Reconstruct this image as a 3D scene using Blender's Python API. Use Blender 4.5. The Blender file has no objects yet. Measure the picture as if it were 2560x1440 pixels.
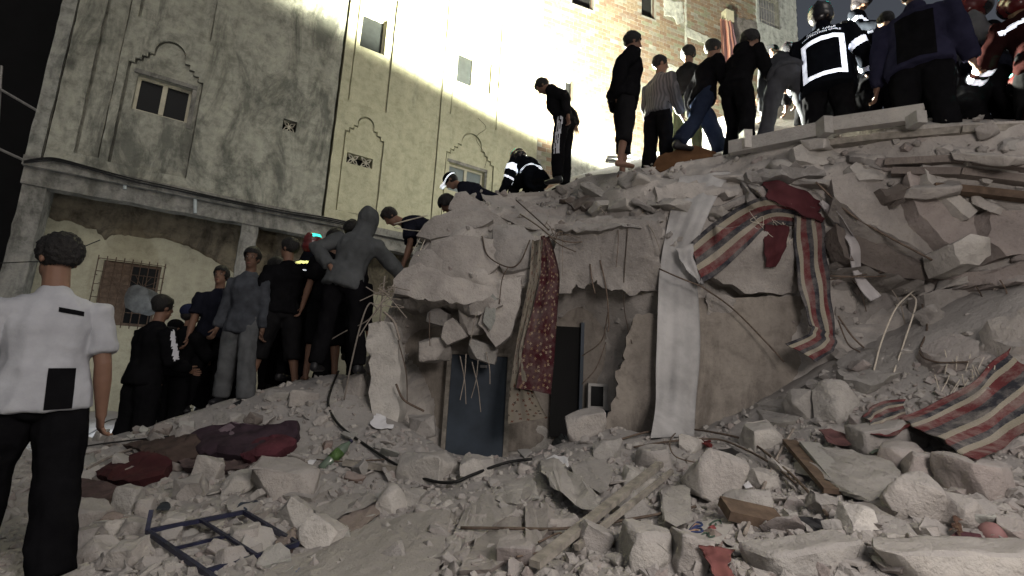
import bpy, bmesh, math, random
import numpy as np
from mathutils import Vector, Matrix, noise as mnoise
from mathutils.geometry import tessellate_polygon, delaunay_2d_cdt
random.seed(7); RNG = np.random.default_rng(7)
S = bpy.context.scene
COL = S.collection
R_ = math.radians

# ------------------------------------------------------------------ camera
FPX = 1200.0                                   # focal length in photo pixels (2560 wide)
CAM = np.array([0.0, 0.0, 1.35])
_u = np.array([362, 6800, -1200.0]); _u /= np.linalg.norm(_u)      # world up in camera axes (pitch 10, roll 3 degrees)
_f = np.array([0, 0, -1.0]); _y = _f - (_f @ _u) * _u; _y /= np.linalg.norm(_y)
RC = np.array([np.cross(_y, _u), _y, _u])      # camera axes -> world
cam = bpy.data.cameras.new('camera'); cam.sensor_width = 36; cam.lens = 36 * FPX / 2560
cam.clip_start = 0.05; cam.clip_end = 600
co = bpy.data.objects.new('camera', cam); COL.objects.link(co)
M4 = Matrix([list(RC[i]) + [CAM[i]] for i in range(3)] + [[0, 0, 0, 1]])
co.matrix_world = M4
S.camera = co

# ------------------------------------------------------------------ world, moonlight, exposure
w = bpy.data.worlds.new('World'); S.world = w; w.use_nodes = True
nt = w.node_tree; bg = nt.nodes['Background']
sky = nt.nodes.new('ShaderNodeTexSky'); sky.sky_type = 'NISHITA'; sky.sun_disc = False
SUN_EL, SUN_AZ = R_(38), R_(150)
sky.sun_elevation = SUN_EL; sky.sun_rotation = SUN_AZ; sky.dust_density = 6.0; sky.air_density = 1.0
hs = nt.nodes.new('ShaderNodeHueSaturation'); hs.inputs['Saturation'].default_value = 0.45
nt.links.new(sky.outputs[0], hs.inputs['Color']); nt.links.new(hs.outputs[0], bg.inputs[0])
bg.inputs[1].default_value = 0.034
sun = bpy.data.lights.new('moon_sun', 'SUN'); sun.energy = 0.035; sun.angle = R_(12); sun.color = (1, .93, .86)
so = bpy.data.objects.new('moon_sun', sun); COL.objects.link(so)
sd = Vector((math.sin(SUN_AZ) * math.cos(SUN_EL), math.cos(SUN_AZ) * math.cos(SUN_EL), math.sin(SUN_EL)))
so.rotation_euler = sd.to_track_quat('Z', 'Y').to_euler(); so.location = sd * 20
S.view_settings.view_transform = 'Standard'; S.view_settings.look = 'None'
S.view_settings.exposure = 0.0; S.view_settings.gamma = 1.0; S.view_settings.use_curve_mapping = False
S.cycles.use_denoising = True
S.cycles.max_bounces = 6; S.cycles.sample_clamp_indirect = 4.0

# lamps of the place: a twin-head rescue floodlight on the heap, a work lamp in the yard, the street lamp behind the photographer
FLOOD = Vector((1.85, 8.2, 5.35)); FLOOD_W = 50000.0; FLOOD_AXIS = Vector((.35, -.36, .865)); FLOOD_SIZE = 180
YARD = Vector((-4.75, 6.9, 0.75)); YARD_W = 60.0
STREET = Vector((1.5, -.3, 2.8)); STREET_W = 325.0

# ------------------------------------------------------------------ helpers
def ray(px, py):
    d = RC @ np.array([px - 1280, 720 - py, -FPX]); return d / np.linalg.norm(d)
def at(px, py, Y):                             # the point seen at a photo pixel, Y metres down the street
    d = ray(px, py); return Vector(CAM + d * (Y / d[1]))
def proj(p):
    c = RC.T @ (np.asarray(p, float) - CAM); return 1280 - FPX * c[0] / c[2], 720 + FPX * c[1] / c[2]

class Plane:                                   # a vertical wall plane: s along it, z up
    def __init__(self, P, d):
        self.P = np.array([P[0], P[1], 0.0]); d = np.array([d[0], d[1], 0.0]); self.d = d / np.linalg.norm(d)
        self.n = np.array([self.d[1], -self.d[0], 0]); self.ang = math.atan2(self.d[1], self.d[0])
    def sz(self, px, py, off=0):
        r = ray(px, py); t = ((self.P + self.n * off - CAM) @ self.n) / (r @ self.n); q = CAM + r * t
        return float((q - self.P) @ self.d), float(q[2])
    def world(self, s, z, off=0): return Vector(self.P + self.d * s + self.n * off + np.array([0, 0, z]))

def tag(o, label=None, cat=None, group=None, kind=None):
    if label: o['label'] = label
    if cat: o['category'] = cat
    if group: o['group'] = group
    if kind: o['kind'] = kind
    return o
def empty(name, loc=(0, 0, 0), rz=0, label=None, cat=None, group=None):
    o = bpy.data.objects.new(name, None); o.empty_display_size = .1; COL.objects.link(o)
    o.location = loc; o.rotation_euler = (0, 0, rz); return tag(o, label, cat, group)
def link(name, me, parent=None, loc=None, rot=None, scale=None):
    o = bpy.data.objects.new(name, me); COL.objects.link(o)
    if parent is not None: o.parent = parent
    if loc is not None: o.location = loc
    if rot is not None: o.rotation_euler = rot
    if scale is not None: o.scale = scale
    return o
def mk(name, v, f, mats, smooth=False, midx=None, uv=None):
    me = bpy.data.meshes.new(name); me.from_pydata([tuple(p) for p in v], [], f)
    for m in (mats if isinstance(mats, (list, tuple)) else [mats]): me.materials.append(m)
    if midx is not None: me.polygons.foreach_set('material_index', midx)
    if smooth: me.polygons.foreach_set('use_smooth', [True] * len(me.polygons))
    if uv is not None:
        L = me.uv_layers.new(name='UVMap'); vi = np.empty(len(me.loops), np.int32); me.loops.foreach_get('vertex_index', vi)
        L.data.foreach_set('uv', np.asarray(uv, np.float32)[vi].ravel())
    me.update(); return me
def fixn(me):
    bm = bmesh.new(); bm.from_mesh(me); bmesh.ops.recalc_face_normals(bm, faces=bm.faces); bm.to_mesh(me); bm.free(); return me

class MB:                                      # collects pieces of ONE mesh
    def __init__(self): self.v = []; self.f = []; self.mi = []
    def add(self, v, f, mi=0):
        n = len(self.v); self.v += [tuple(p) for p in v]; self.f += [tuple(i + n for i in q) for q in f]; self.mi += [mi] * len(f); return self
    def box(self, c, s, rot=None, mi=0):
        x, y, z = s[0] / 2, s[1] / 2, s[2] / 2
        V = [Vector((a, b, d)) for a in (-x, x) for b in (-y, y) for d in (-z, z)]
        if rot is not None: V = [rot @ p for p in V]
        c = Vector(c)
        return self.add([p + c for p in V], [(0, 1, 3, 2), (4, 6, 7, 5), (0, 4, 5, 1), (2, 3, 7, 6), (0, 2, 6, 4), (1, 5, 7, 3)], mi)
    def span(self, x0, x1, y0, y1, z0, z1, mi=0): return self.box(((x0 + x1) / 2, (y0 + y1) / 2, (z0 + z1) / 2), (x1 - x0, y1 - y0, z1 - z0), None, mi)
    def bar(self, a, b, wd, ht, mi=0, up=(0, 0, 1)):
        a, b = Vector(a), Vector(b); d = (b - a); L = d.length; d = d / L; u = Vector(up); s = d.cross(u)
        if s.length < 1e-4: s = Vector((1, 0, 0))
        s.normalize(); u = s.cross(d); return self.box((a + b) / 2, (wd, L, ht), Matrix((s, d, u)).transposed(), mi)
    def tube(self, pts, r, n=6, mi=0, cap=True):
        pts = [Vector(p) for p in pts]; N = len(pts); rr = r if isinstance(r, (list, tuple)) else [r] * N
        V = []; ref = Vector((.31, .2, .93)); 
        for i, p in enumerate(pts):
            t = (pts[min(i + 1, N - 1)] - pts[max(i - 1, 0)]).normalized()
            a = t.cross(ref)
            if a.length < .05: a = t.cross(Vector((1, 0, 0)))
            a.normalize(); b = t.cross(a)
            V += [p + (a * math.cos(2 * math.pi * k / n) + b * math.sin(2 * math.pi * k / n)) * rr[i] for k in range(n)]
        Fc = [(i * n + k, i * n + (k + 1) % n, (i + 1) * n + (k + 1) % n, (i + 1) * n + k) for i in range(N - 1) for k in range(n)]
        if cap: Fc += [tuple(range(n - 1, -1, -1)), tuple((N - 1) * n + k for k in range(n))]
        return self.add(V, Fc, mi)
    def plate(self, loops, y0, y1, mi=0):       # polygon with holes in local x,z, from y0 (front) to y1 (back)
        pts = [[Vector((p[0], p[1], 0)) for p in l] for l in loops]
        flat = [p for l in pts for p in l]; n = len(flat)
        tri = [tuple(t) for t in tessellate_polygon(pts)]
        V = [(p.x, y0, p.y) for p in flat] + [(p.x, y1, p.y) for p in flat]
        Fc = tri + [tuple(reversed([i + n for i in t])) for t in tri]; k = 0
        for l in pts:
            m = len(l); Fc += [(k + i, k + (i + 1) % m, k + (i + 1) % m + n, k + i + n) for i in range(m)]; k += m
        return self.add(V, Fc, mi)
    def mesh(self, name, mats, smooth=False, fix=True):
        me = mk(name, self.v, self.f, mats, smooth, self.mi); return fixn(me) if fix else me
    def obj(self, name, mats, parent=None, smooth=False, fix=True, **k): return link(name, self.mesh(name, mats, smooth, fix), parent, **k)

def rect(x0, x1, z0, z1): return [(x0, z0), (x1, z0), (x1, z1), (x0, z1)]
def spline(pts, n=6):                           # Catmull-Rom through the points
    P = [Vector(p) for p in pts]; P = [2 * P[0] - P[1]] + P + [2 * P[-1] - P[-2]]; out = []
    for i in range(1, len(P) - 2):
        for k in range(n):
            t = k / n; a, b, c, d = P[i - 1:i + 3]
            out.append(.5 * ((2 * b) + (c - a) * t + (2 * a - 5 * b + 4 * c - d) * t * t + (3 * b - a - 3 * c + d) * t ** 3))
    return out + [P[-2]]
def fnoise(P, scale, octv=3, seed=0.0):         # vectorised fractal value noise, about -1..1
    P = np.asarray(P, float) * scale + np.array([seed * 17.3, seed * 9.1, seed * 5.7]); out = np.zeros(len(P)); a = 1.0; tot = 0
    def h(i): 
        q = (i[..., 0] * 374761393 + i[..., 1] * 668265263 + i[..., 2] * 1440662683) & 0x7fffffff
        q = (q ^ (q >> 13)) * 1274126177 & 0x7fffffff; return ((q ^ (q >> 16)) & 0xffff) / 32767.5 - 1
    for _ in range(octv):
        i = np.floor(P).astype(np.int64); fr = P - i; fr = fr * fr * (3 - 2 * fr); v = 0
        for dx in (0, 1):
            for dy in (0, 1):
                for dz in (0, 1):
                    wgt = (fr[:, 0] if dx else 1 - fr[:, 0]) * (fr[:, 1] if dy else 1 - fr[:, 1]) * (fr[:, 2] if dz else 1 - fr[:, 2])
                    v = v + wgt * h(i + np.array([dx, dy, dz]))
        out += a * v; tot += a; a *= .5; P = P * 2.03
    return out / tot

# ------------------------------------------------------------------ materials
def lin(c): return tuple((x / 12.92 if x <= .04045 else ((x + .055) / 1.055) ** 2.4) for x in c)
def N(nt, t, **k):
    n = nt.nodes.new(t)
    for a, b in k.items(): setattr(n, a, b)
    return n
def base_mat(name):
    m = bpy.data.materials.new(name); m.use_nodes = True; return m, m.node_tree, m.node_tree.nodes['Principled BSDF']
def noise_n(nt, coord, scale, detail=5, rough=.6, dist=0.0):
    n = N(nt, 'ShaderNodeTexNoise'); n.inputs['Scale'].default_value = scale; n.inputs['Detail'].default_value = detail
    n.inputs['Roughness'].default_value = rough; n.inputs['Distortion'].default_value = dist; nt.links.new(coord, n.inputs['Vector']); return n.outputs[0]
def ramp_n(nt, fac, stops, interp='LINEAR'):
    r = N(nt, 'ShaderNodeValToRGB'); r.color_ramp.interpolation = interp; e = r.color_ramp.elements
    while len(e) < len(stops): e.new(.5)
    for el, (p, c) in zip(e, stops): el.position = p; el.color = (*c, 1) if len(c) == 3 else c
    nt.links.new(fac, r.inputs[0]); return r.outputs[0]
def mix_n(nt, fac, a, b, mode='MIX'):
    m = N(nt, 'ShaderNodeMix', data_type='RGBA', blend_type=mode)
    for s, v in (('Factor', fac), ('A', a), ('B', b)):
        i = next(x for x in m.inputs if x.name == s and (x.type == 'VALUE' if s == 'Factor' else x.type == 'RGBA'))
        if hasattr(v, 'is_linked') or hasattr(v, 'node'): nt.links.new(v, i)
        else: i.default_value = v if s == 'Factor' else (*v[:3], 1)
    return next(x for x in m.outputs if x.type == 'RGBA')
def bump_n(nt, h, strength, dist, bs, prev=None):
    b = N(nt, 'ShaderNodeBump'); b.inputs['Strength'].default_value = strength; b.inputs['Distance'].default_value = dist
    nt.links.new(h, b.inputs['Height'])
    if prev is not None: nt.links.new(prev, b.inputs['Normal'])
    nt.links.new(b.outputs[0], bs.inputs['Normal']); return b.outputs[0]
def plain(name, col, rough=.7, metal=0.0, var=0.0, scale=8.0, bump=0.0, bscale=60.0, rand=0.0, spec=.3):
    m, nt, bs = base_mat(name); bs.inputs['Roughness'].default_value = rough; bs.inputs['Metallic'].default_value = metal
    bs.inputs['Specular IOR Level'].default_value = spec
    tc = N(nt, 'ShaderNodeTexCoord').outputs['Object']; c = None
    if var: c = ramp_n(nt, noise_n(nt, tc, scale), [(.3, [x * (1 - var) for x in col]), (.7, [min(1, x * (1 + var)) for x in col])])
    if rand:
        oi = N(nt, 'ShaderNodeObjectInfo').outputs['Random']
        k = ramp_n(nt, oi, [(0, (1 - rand,) * 3), (1, (1 + rand, 1 + rand * .9, 1 + rand * .8))]); c = mix_n(nt, 1.0, c if c is not None else col, k, 'MULTIPLY')
    if c is not None: nt.links.new(c, bs.inputs['Base Color'])
    else: bs.inputs['Base Color'].default_value = (*col, 1)
    if bump: bump_n(nt, noise_n(nt, tc, bscale, 4), bump, .01, bs)
    return m
def rubble_mat(name, a, b, c, rand=.22, big=1.3, dust=(.36, .33, .30)):
    gy = lambda c, k=.5: tuple((sum(c) / 3) * (1 - k) + x * k for x in c)
    a, b, c, dust = gy(a), gy(b), gy(c), gy(dust)
    """broken concrete and plaster: patchy colour, dust settled on upward faces, pitted fine relief"""
    m, nt, bs = base_mat(name); bs.inputs['Roughness'].default_value = .95; bs.inputs['Specular IOR Level'].default_value = .12
    g = N(nt, 'ShaderNodeNewGeometry'); tc = g.outputs['Position']
    oi = N(nt, 'ShaderNodeObjectInfo').outputs['Random']
    n1 = noise_n(nt, tc, big, 7, .65, .4); n2 = noise_n(nt, tc, 9, 6, .7); n3 = noise_n(nt, tc, 46, 5, .65)
    col = ramp_n(nt, n1, [(.30, a), (.5, b), (.7, c)])
    col = mix_n(nt, .55, col, ramp_n(nt, n2, [(.28, (.72, .71, .70)), (.52, (1, 1, 1)), (.75, (1.18, 1.15, 1.1))]), 'MULTIPLY')
    sp = ramp_n(nt, n3, [(.30, (.55, .53, .5)), (.42, (1, 1, 1))]); col = mix_n(nt, .5, col, sp, 'MULTIPLY')
    col = mix_n(nt, 1.0, col, ramp_n(nt, oi, [(0, (1 - rand, 1 - rand, 1 - rand)), (.5, (1, .985, .97)), (1, (1 + rand, 1 + rand * .95, 1 + rand * .88))]), 'MULTIPLY')
    sx = N(nt, 'ShaderNodeSeparateXYZ'); nt.links.new(g.outputs['Normal'], sx.inputs[0])
    up = N(nt, 'ShaderNodeMath', operation='MULTIPLY_ADD'); nt.links.new(sx.outputs[2], up.inputs[0]); up.inputs[1].default_value = .9; nt.links.new(n2, up.inputs[2])
    df = ramp_n(nt, up.outputs[0], [(.85, (0, 0, 0)), (1.25, (.65, .65, .65))]); col = mix_n(nt, df, col, dust)
    nt.links.new(col, bs.inputs['Base Color'])
    p = bump_n(nt, n2, .55, .05, bs); p = bump_n(nt, n3, .6, .012, bs, p); bump_n(nt, noise_n(nt, tc, 170, 3), .4, .004, bs, p)
    return m
def stained(name, base, mould, pale, amount=.5, streak=1.0, blot=.7):
    """old render on a facade: mould patches, run-down streaks, scuffs"""
    m, nt, bs = base_mat(name); bs.inputs['Roughness'].default_value = .93; bs.inputs['Specular IOR Level'].default_value = .15
    tc = N(nt, 'ShaderNodeTexCoord').outputs['Object']
    mp = N(nt, 'ShaderNodeMapping'); mp.inputs['Scale'].default_value = (1, 1, .38); nt.links.new(tc, mp.inputs[0])
    ms = N(nt, 'ShaderNodeMapping'); ms.inputs['Scale'].default_value = (5, 5, .5); nt.links.new(tc, ms.inputs[0])
    a = noise_n(nt, mp.outputs[0], 1.5, 9, .72, .6); b = noise_n(nt, tc, 5.5, 8, .7, .3); c = noise_n(nt, ms.outputs[0], 1.0, 6, .65); d = noise_n(nt, tc, 38, 5, .7)
    col = mix_n(nt, ramp_n(nt, b, [(.35, (0, 0, 0)), (.65, (.8, .8, .8))]), base, pale)
    lo = .62 - .22 * amount
    col = mix_n(nt, ramp_n(nt, a, [(lo, (0, 0, 0)), (lo + .12, (.95, .95, .95))]), col, mould)
    col = mix_n(nt, .55 * streak, col, ramp_n(nt, c, [(.35, (.55, .55, .53)), (.6, (1, 1, 1))]), 'MULTIPLY')
    col = mix_n(nt, blot, col, ramp_n(nt, b, [(.34, (.42, .42, .4)), (.5, (1, 1, 1)), (.66, (1.25, 1.24, 1.18))]), 'MULTIPLY')
    col = mix_n(nt, .5, col, ramp_n(nt, d, [(.3, (.6, .6, .58)), (.45, (1, 1, 1))]), 'MULTIPLY')
    nt.links.new(col, bs.inputs['Base Color'])
    p = bump_n(nt, b, .25, .03, bs); bump_n(nt, d, .45, .008, bs, p); return m
def stripes(name, stops, rough=.95, axis=1, wear=.35):
    """woven stripes across the UV of a cloth"""
    m, nt, bs = base_mat(name); bs.inputs['Roughness'].default_value = rough; bs.inputs['Specular IOR Level'].default_value = .1
    t = N(nt, 'ShaderNodeTexCoord'); sx = N(nt, 'ShaderNodeSeparateXYZ'); nt.links.new(t.outputs['UV'], sx.inputs[0])
    nz = noise_n(nt, t.outputs['Object'], 60, 3); ad = N(nt, 'ShaderNodeMath', operation='MULTIPLY_ADD'); nt.links.new(nz, ad.inputs[0]); ad.inputs[1].default_value = .02
    nt.links.new(sx.outputs[axis], ad.inputs[2])
    col = ramp_n(nt, ad.outputs[0], stops, 'CONSTANT')
    n1 = noise_n(nt, t.outputs['Object'], 7, 7, .7); n2 = noise_n(nt, t.outputs['Object'], 140, 3)
    col = mix_n(nt, ramp_n(nt, n1, [(.42, (0, 0, 0)), (.75, (wear,) * 3)]), col, (.36, .33, .30))
    col = mix_n(nt, .4, col, ramp_n(nt, n2, [(.3, (.55,) * 3), (.6, (1.1,) * 3)]), 'MULTIPLY')
    nt.links.new(col, bs.inputs['Base Color']); bump_n(nt, n2, .5, .004, bs); return m
def floral(name, ground, petal, petal2, scale=9.0):
    """flat print: small four-petal flowers scattered on a cloth"""
    m, nt, bs = base_mat(name); bs.inputs['Roughness'].default_value = .9; bs.inputs['Specular IOR Level'].default_value = .15
    t = N(nt, 'ShaderNodeTexCoord'); mp = N(nt, 'ShaderNodeMapping'); mp.inputs['Scale'].default_value = (scale * 2.2, scale * .5, 1); nt.links.new(t.outputs['UV'], mp.inputs[0])
    vo = N(nt, 'ShaderNodeTexVoronoi', voronoi_dimensions='2D'); vo.inputs['Scale'].default_value = 1.0; vo.inputs['Randomness'].default_value = .95; nt.links.new(mp.outputs[0], vo.inputs['Vector'])
    sb = N(nt, 'ShaderNodeVectorMath', operation='SUBTRACT'); nt.links.new(mp.outputs[0], sb.inputs[0]); nt.links.new(vo.outputs['Position'], sb.inputs[1])
    sx = N(nt, 'ShaderNodeSeparateXYZ'); nt.links.new(sb.outputs[0], sx.inputs[0])
    an = N(nt, 'ShaderNodeMath', operation='ARCTAN2'); nt.links.new(sx.outputs[1], an.inputs[0]); nt.links.new(sx.outputs[0], an.inputs[1])
    m2 = N(nt, 'ShaderNodeMath', operation='MULTIPLY'); nt.links.new(an.outputs[0], m2.inputs[0]); m2.inputs[1].default_value = 2.0
    bw_ = N(nt, 'ShaderNodeRGBToBW'); nt.links.new(vo.outputs['Color'], bw_.inputs[0]); m3 = N(nt, 'ShaderNodeMath', operation='MULTIPLY_ADD'); nt.links.new(bw_.outputs[0], m3.inputs[0]); m3.inputs[1].default_value = 9.0; nt.links.new(m2.outputs[0], m3.inputs[2])
    cs = N(nt, 'ShaderNodeMath', operation='COSINE'); nt.links.new(m3.outputs[0], cs.inputs[0])
    ab = N(nt, 'ShaderNodeMath', operation='ABSOLUTE'); nt.links.new(cs.outputs[0], ab.inputs[0])
    rr = N(nt, 'ShaderNodeMath', operation='MULTIPLY'); nt.links.new(ab.outputs[0], rr.inputs[0]); rr.inputs[1].default_value = .25
    lt = N(nt, 'ShaderNodeMath', operation='LESS_THAN'); nt.links.new(vo.outputs['Distance'], lt.inputs[0]); nt.links.new(rr.outputs[0], lt.inputs[1])
    pc = mix_n(nt, ramp_n(nt, vo.outputs['Color'], [(.45, (0, 0, 0)), (.5, (1, 1, 1))], 'CONSTANT'), petal, petal2)
    n1 = noise_n(nt, t.outputs['Object'], 5, 6, .7)
    g = mix_n(nt, ramp_n(nt, n1, [(.4, (0, 0, 0)), (.75, (.4,) * 3)]), ground, (.3, .27, .25))
    nt.links.new(mix_n(nt, lt.outputs[0], g, pc), bs.inputs['Base Color']); bump_n(nt, noise_n(nt, t.outputs['Object'], 160, 3), .3, .003, bs); return m
def retro(name, col, gain):
    """retroreflective tape: its returned light is put into a diffuse colour brighter than white"""
    m, nt, bs = base_mat(name); nt.nodes.remove(bs); o = nt.nodes['Material Output']
    d = N(nt, 'ShaderNodeBsdfDiffuse'); tc = N(nt, 'ShaderNodeTexCoord').outputs['Object']
    c = mix_n(nt, 1.0, ramp_n(nt, noise_n(nt, tc, 26, 4), [(.35, [x * .55 for x in col]), (.6, col)]), (gain, gain, gain), 'MULTIPLY')  # multiplied past white to imitate the light sent back
    nt.links.new(c, d.inputs[0]); nt.links.new(d.outputs[0], o.inputs[0]); return m
def emit(name, col, k):
    m, nt, bs = base_mat(name); bs.inputs['Emission Color'].default_value = (*col, 1); bs.inputs['Emission Strength'].default_value = k
    bs.inputs['Base Color'].default_value = (*col, 1); return m

MAT = dict(
    conc=rubble_mat('broken_concrete', (.25, .225, .2), (.34, .31, .28), (.44, .40, .36)),
    dusty=rubble_mat('dusty_plaster_rubble', (.30, .265, .24), (.40, .36, .32), (.47, .425, .38)),
    pale=rubble_mat('pale_plaster_rubble', (.38, .35, .31), (.47, .44, .39), (.54, .51, .45)),
    pink=rubble_mat('pinkish_rubble', (.31, .24, .215), (.38, .31, .28), (.44, .375, .34)),
    green=rubble_mat('greenish_plaster_rubble', (.29, .31, .27), (.36, .38, .33), (.42, .44, .38)),
    brown=rubble_mat('brown_earth_rubble', (.17, .13, .105), (.23, .18, .15), (.3, .25, .21), dust=(.3, .26, .23)),
    ground=rubble_mat('trodden_rubble_ground', (.29, .26, .235), (.36, .33, .30), (.42, .39, .355), rand=0, big=.9),
    red_brick=rubble_mat('red_clay_rubble', (.17, .10, .075), (.22, .135, .10), (.28, .18, .14), dust=(.33, .25, .21)),
    stained=stained('stained_render', (.325, .325, .272), (.15, .152, .13), (.41, .405, .34), .62, .7, .5),
    grey_render=stained('grey_stained_render', (.30, .30, .27), (.15, .155, .14), (.37, .37, .33), .6),
    cream=stained('cream_render', (.48, .465, .32), (.34, .335, .245), (.53, .515, .37), .2, .4, .3),
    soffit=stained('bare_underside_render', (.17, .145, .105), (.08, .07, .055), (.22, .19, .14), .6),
    yellow=stained('yellowed_plaster', (.37, .35, .26), (.27, .255, .19), (.41, .39, .29), .2, .4, .3),
    wall_old=stained('old_interior_plaster', (.27, .24, .21), (.17, .15, .13), (.33, .3, .265), .4, .4, .35),
    beam=stained('grey_concrete_beam', (.24, .235, .215), (.12, .118, .105), (.3, .29, .265), .6),
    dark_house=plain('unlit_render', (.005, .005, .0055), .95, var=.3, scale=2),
    frame=plain('cream_window_frame', (.5, .47, .36), .6, var=.15),
    timber=plain('grey_timber', (.25, .23, .20), .9, var=.4, scale=14, bump=.4, bscale=40),
    timber_dark=plain('brown_timber', (.12, .085, .062), .85, var=.35, scale=14, bump=.3),
    glass_dark=plain('dark_window_glass', (.006, .007, .008), .35, spec=.12),
    glass_blind=plain('greyed_window_glass', (.17, .2, .2), .35, var=.1, spec=.5),
    glass_grey=plain('dusty_dark_glass', (.016, .018, .018), .5, var=.2, spec=.2),
    shade_black=plain('room_shade_black', (.012, .012, .012), .95),  # shade of openings and deep joints put in as near-black colour
    rail=plain('pale_metal_rail', (.32, .31, .29), .5, metal=.3, var=.2),
    iron=plain('rusted_iron', (.11, .075, .055), .75, metal=.4, var=.4, scale=30),
    rebar=plain('rusty_rebar', (.13, .10, .08), .75, metal=.3, var=.4, scale=30, rand=.3),
    rebar_pale=plain('dusty_rebar', (.27, .24, .21), .85, metal=.1, var=.3, scale=30, rand=.2),
    wire=plain('black_cable', (.012, .012, .012), .6),
    navy_metal=plain('dark_navy_paint', (.018, .02, .045), .45, var=.5, scale=20),
    door=plain('slate_blue_steel_door', (.045, .06, .08), .55, var=.25, scale=3),
    pvc=plain('pale_pvc', (.45, .5, .5), .4, var=.15),
    vent=plain('vent_block_concrete', (.5, .47, .38), .9, var=.15),
    rope=plain('cream_rope', (.55, .5, .42), .95, var=.2, scale=60),
    paper=plain('white_paper', (.72, .72, .74), .85, var=.06, bump=.2),
    steel=plain('brushed_steel', (.4, .4, .42), .35, metal=.9),
    black_plastic=plain('black_plastic', (.015, .015, .017), .45),
    skin=plain('warm_brown_skin', (.17, .095, .065), .6, var=.08, scale=20),
    skin_d=plain('deep_brown_skin', (.13, .075, .052), .6, var=.08, scale=20),
    hair=plain('black_hair', (.010, .009, .009), .65, var=.4, scale=60, bump=.8, bscale=120),
    lip=plain('lip', (.2, .08, .065), .6), eye=plain('eye_white', (.28, .26, .24), .4), iris=plain('dark_iris', (.015, .01, .008), .2),
)
def cloth(name, col, var=.25, rough=.95): 
    if name not in MAT: MAT[name] = plain(name, col, rough, var=var, scale=6, bump=.35, bscale=22, spec=.0)
    return MAT[name]
MAT['tape'] = retro('silver_reflective_tape', (.80, .88, 1.0), 6.0)
MAT['tape_y'] = retro('yellow_reflective_tape', (.95, 1.0, .35), 7.0)
MAT['tape_g'] = retro('green_helmet_reflector', (.05, .75, .62), 7.0)
# ------------------------------------------------------------------ lamps
def lamp(name, kind, loc, energy, col, parent, radius=.05, size=None, blend=.1, axis=None):
    l = bpy.data.lights.new(name, kind); l.energy = energy; l.color = col; l.shadow_soft_size = radius
    o = bpy.data.objects.new(name, l); COL.objects.link(o); o.location = loc; o.parent = parent
    if kind == 'SPOT':
        l.spot_size = R_(size); l.spot_blend = blend; o.rotation_euler = (-Vector(axis)).to_track_quat('Z', 'Y').to_euler()
    return o
fl = empty('floodlight_stand', (FLOOD.x, FLOOD.y, 3.9), 0, 'twin-head rescue floodlight on a tripod, behind the men on the heap', 'floodlight')
hz = FLOOD.z - 3.9
MB().tube([(0, 0, .25), (0, 0, hz - .15)], .02, 8).obj('mast', MAT['steel'], fl)
for a in (0, 2.1, 4.2): MB().tube([(0, 0, .7), (.45 * math.cos(a), .45 * math.sin(a), 0)], .014, 6).obj('leg', MAT['steel'], fl)
MB().bar((-.22, 0, hz - .14), (.22, 0, hz - .14), .03, .03).obj('crossbar', MAT['steel'], fl)
for sx in (-.16, .16):
    h = MB().box((sx, 0, hz - .08), (.2, .2, .05)).obj('lamp_head', MAT['black_plastic'], fl)
    MB().box((sx, 0, hz - .052), (.17, .17, .004)).obj('lens', emit('lit_lens', (1, 1, .93), 6), h)
_b = MB(); _e = lambda a, r=.17: (r * math.sin(R_(a)), r * math.cos(R_(a)))
_b.add([(*_e(-6), hz - .3), (*_e(50), hz - .3), (*_e(110), hz - .3), (*_e(-6), hz + .45), (*_e(50), hz + .45), (*_e(110), hz + .45)], [(0, 1, 4, 3), (1, 2, 5, 4)]).obj('added_beam_flap', MAT['black_plastic'], fl)  # unseen flap, added to weaken the beam on the brick wall
lamp('flood_beam', 'SPOT', (0, 0, hz), FLOOD_W, (1, 1, .80), fl, .2, FLOOD_SIZE, .1, FLOOD_AXIS)
lamp('flood_spill', 'POINT', (0, 0, hz + .05), FLOOD_W * .0062, (.98, 1, .93), fl, .25)

yl = empty('work_lamp', (YARD.x, YARD.y, .28), 0, 'small white work lamp standing in the yard behind the crowd', 'lamp')
MB().tube([(0, 0, 0), (0, 0, YARD.z - .36)], .015, 6).obj('post', MAT['steel'], yl)
MB().box((0, 0, .02), (.3, .3, .03)).obj('base', MAT['black_plastic'], yl)
MB().box((0, .0, YARD.z - .30), (.16, .08, .14)).obj('lamp_head', emit('lit_work_lens', (.85, .92, 1), 5), yl)
lamp('work_light', 'POINT', (0, -.12, YARD.z - .24), YARD_W, (.82, .9, 1), yl, .06)

sl = empty('street_lamp', (STREET.x + .9, STREET.y, 0), 0, 'low street lamp with a curved arm behind the photographer', 'street lamp')
MB().tube(spline([(0, 0, 0), (0, 0, STREET.z - .4), (-.25, 0, STREET.z + .1), (-.75, 0, STREET.z + .22)], 6), .05, 8).obj('pole', MAT['steel'], sl)
MB().box((-.9, 0, STREET.z + .15), (.5, .22, .1)).obj('lamp_head', MAT['steel'], sl)
MB().box((-.9, 0, STREET.z + .08), (.4, .17, .03)).obj('lens', emit('lit_street_lens', (1, .87, .78), 4), sl)
lamp('street_light', 'SPOT', (-.9, 0, STREET.z), STREET_W, (1, .905, .86), sl, .5, 170, .5, (-.1, .8, -.55))

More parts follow.
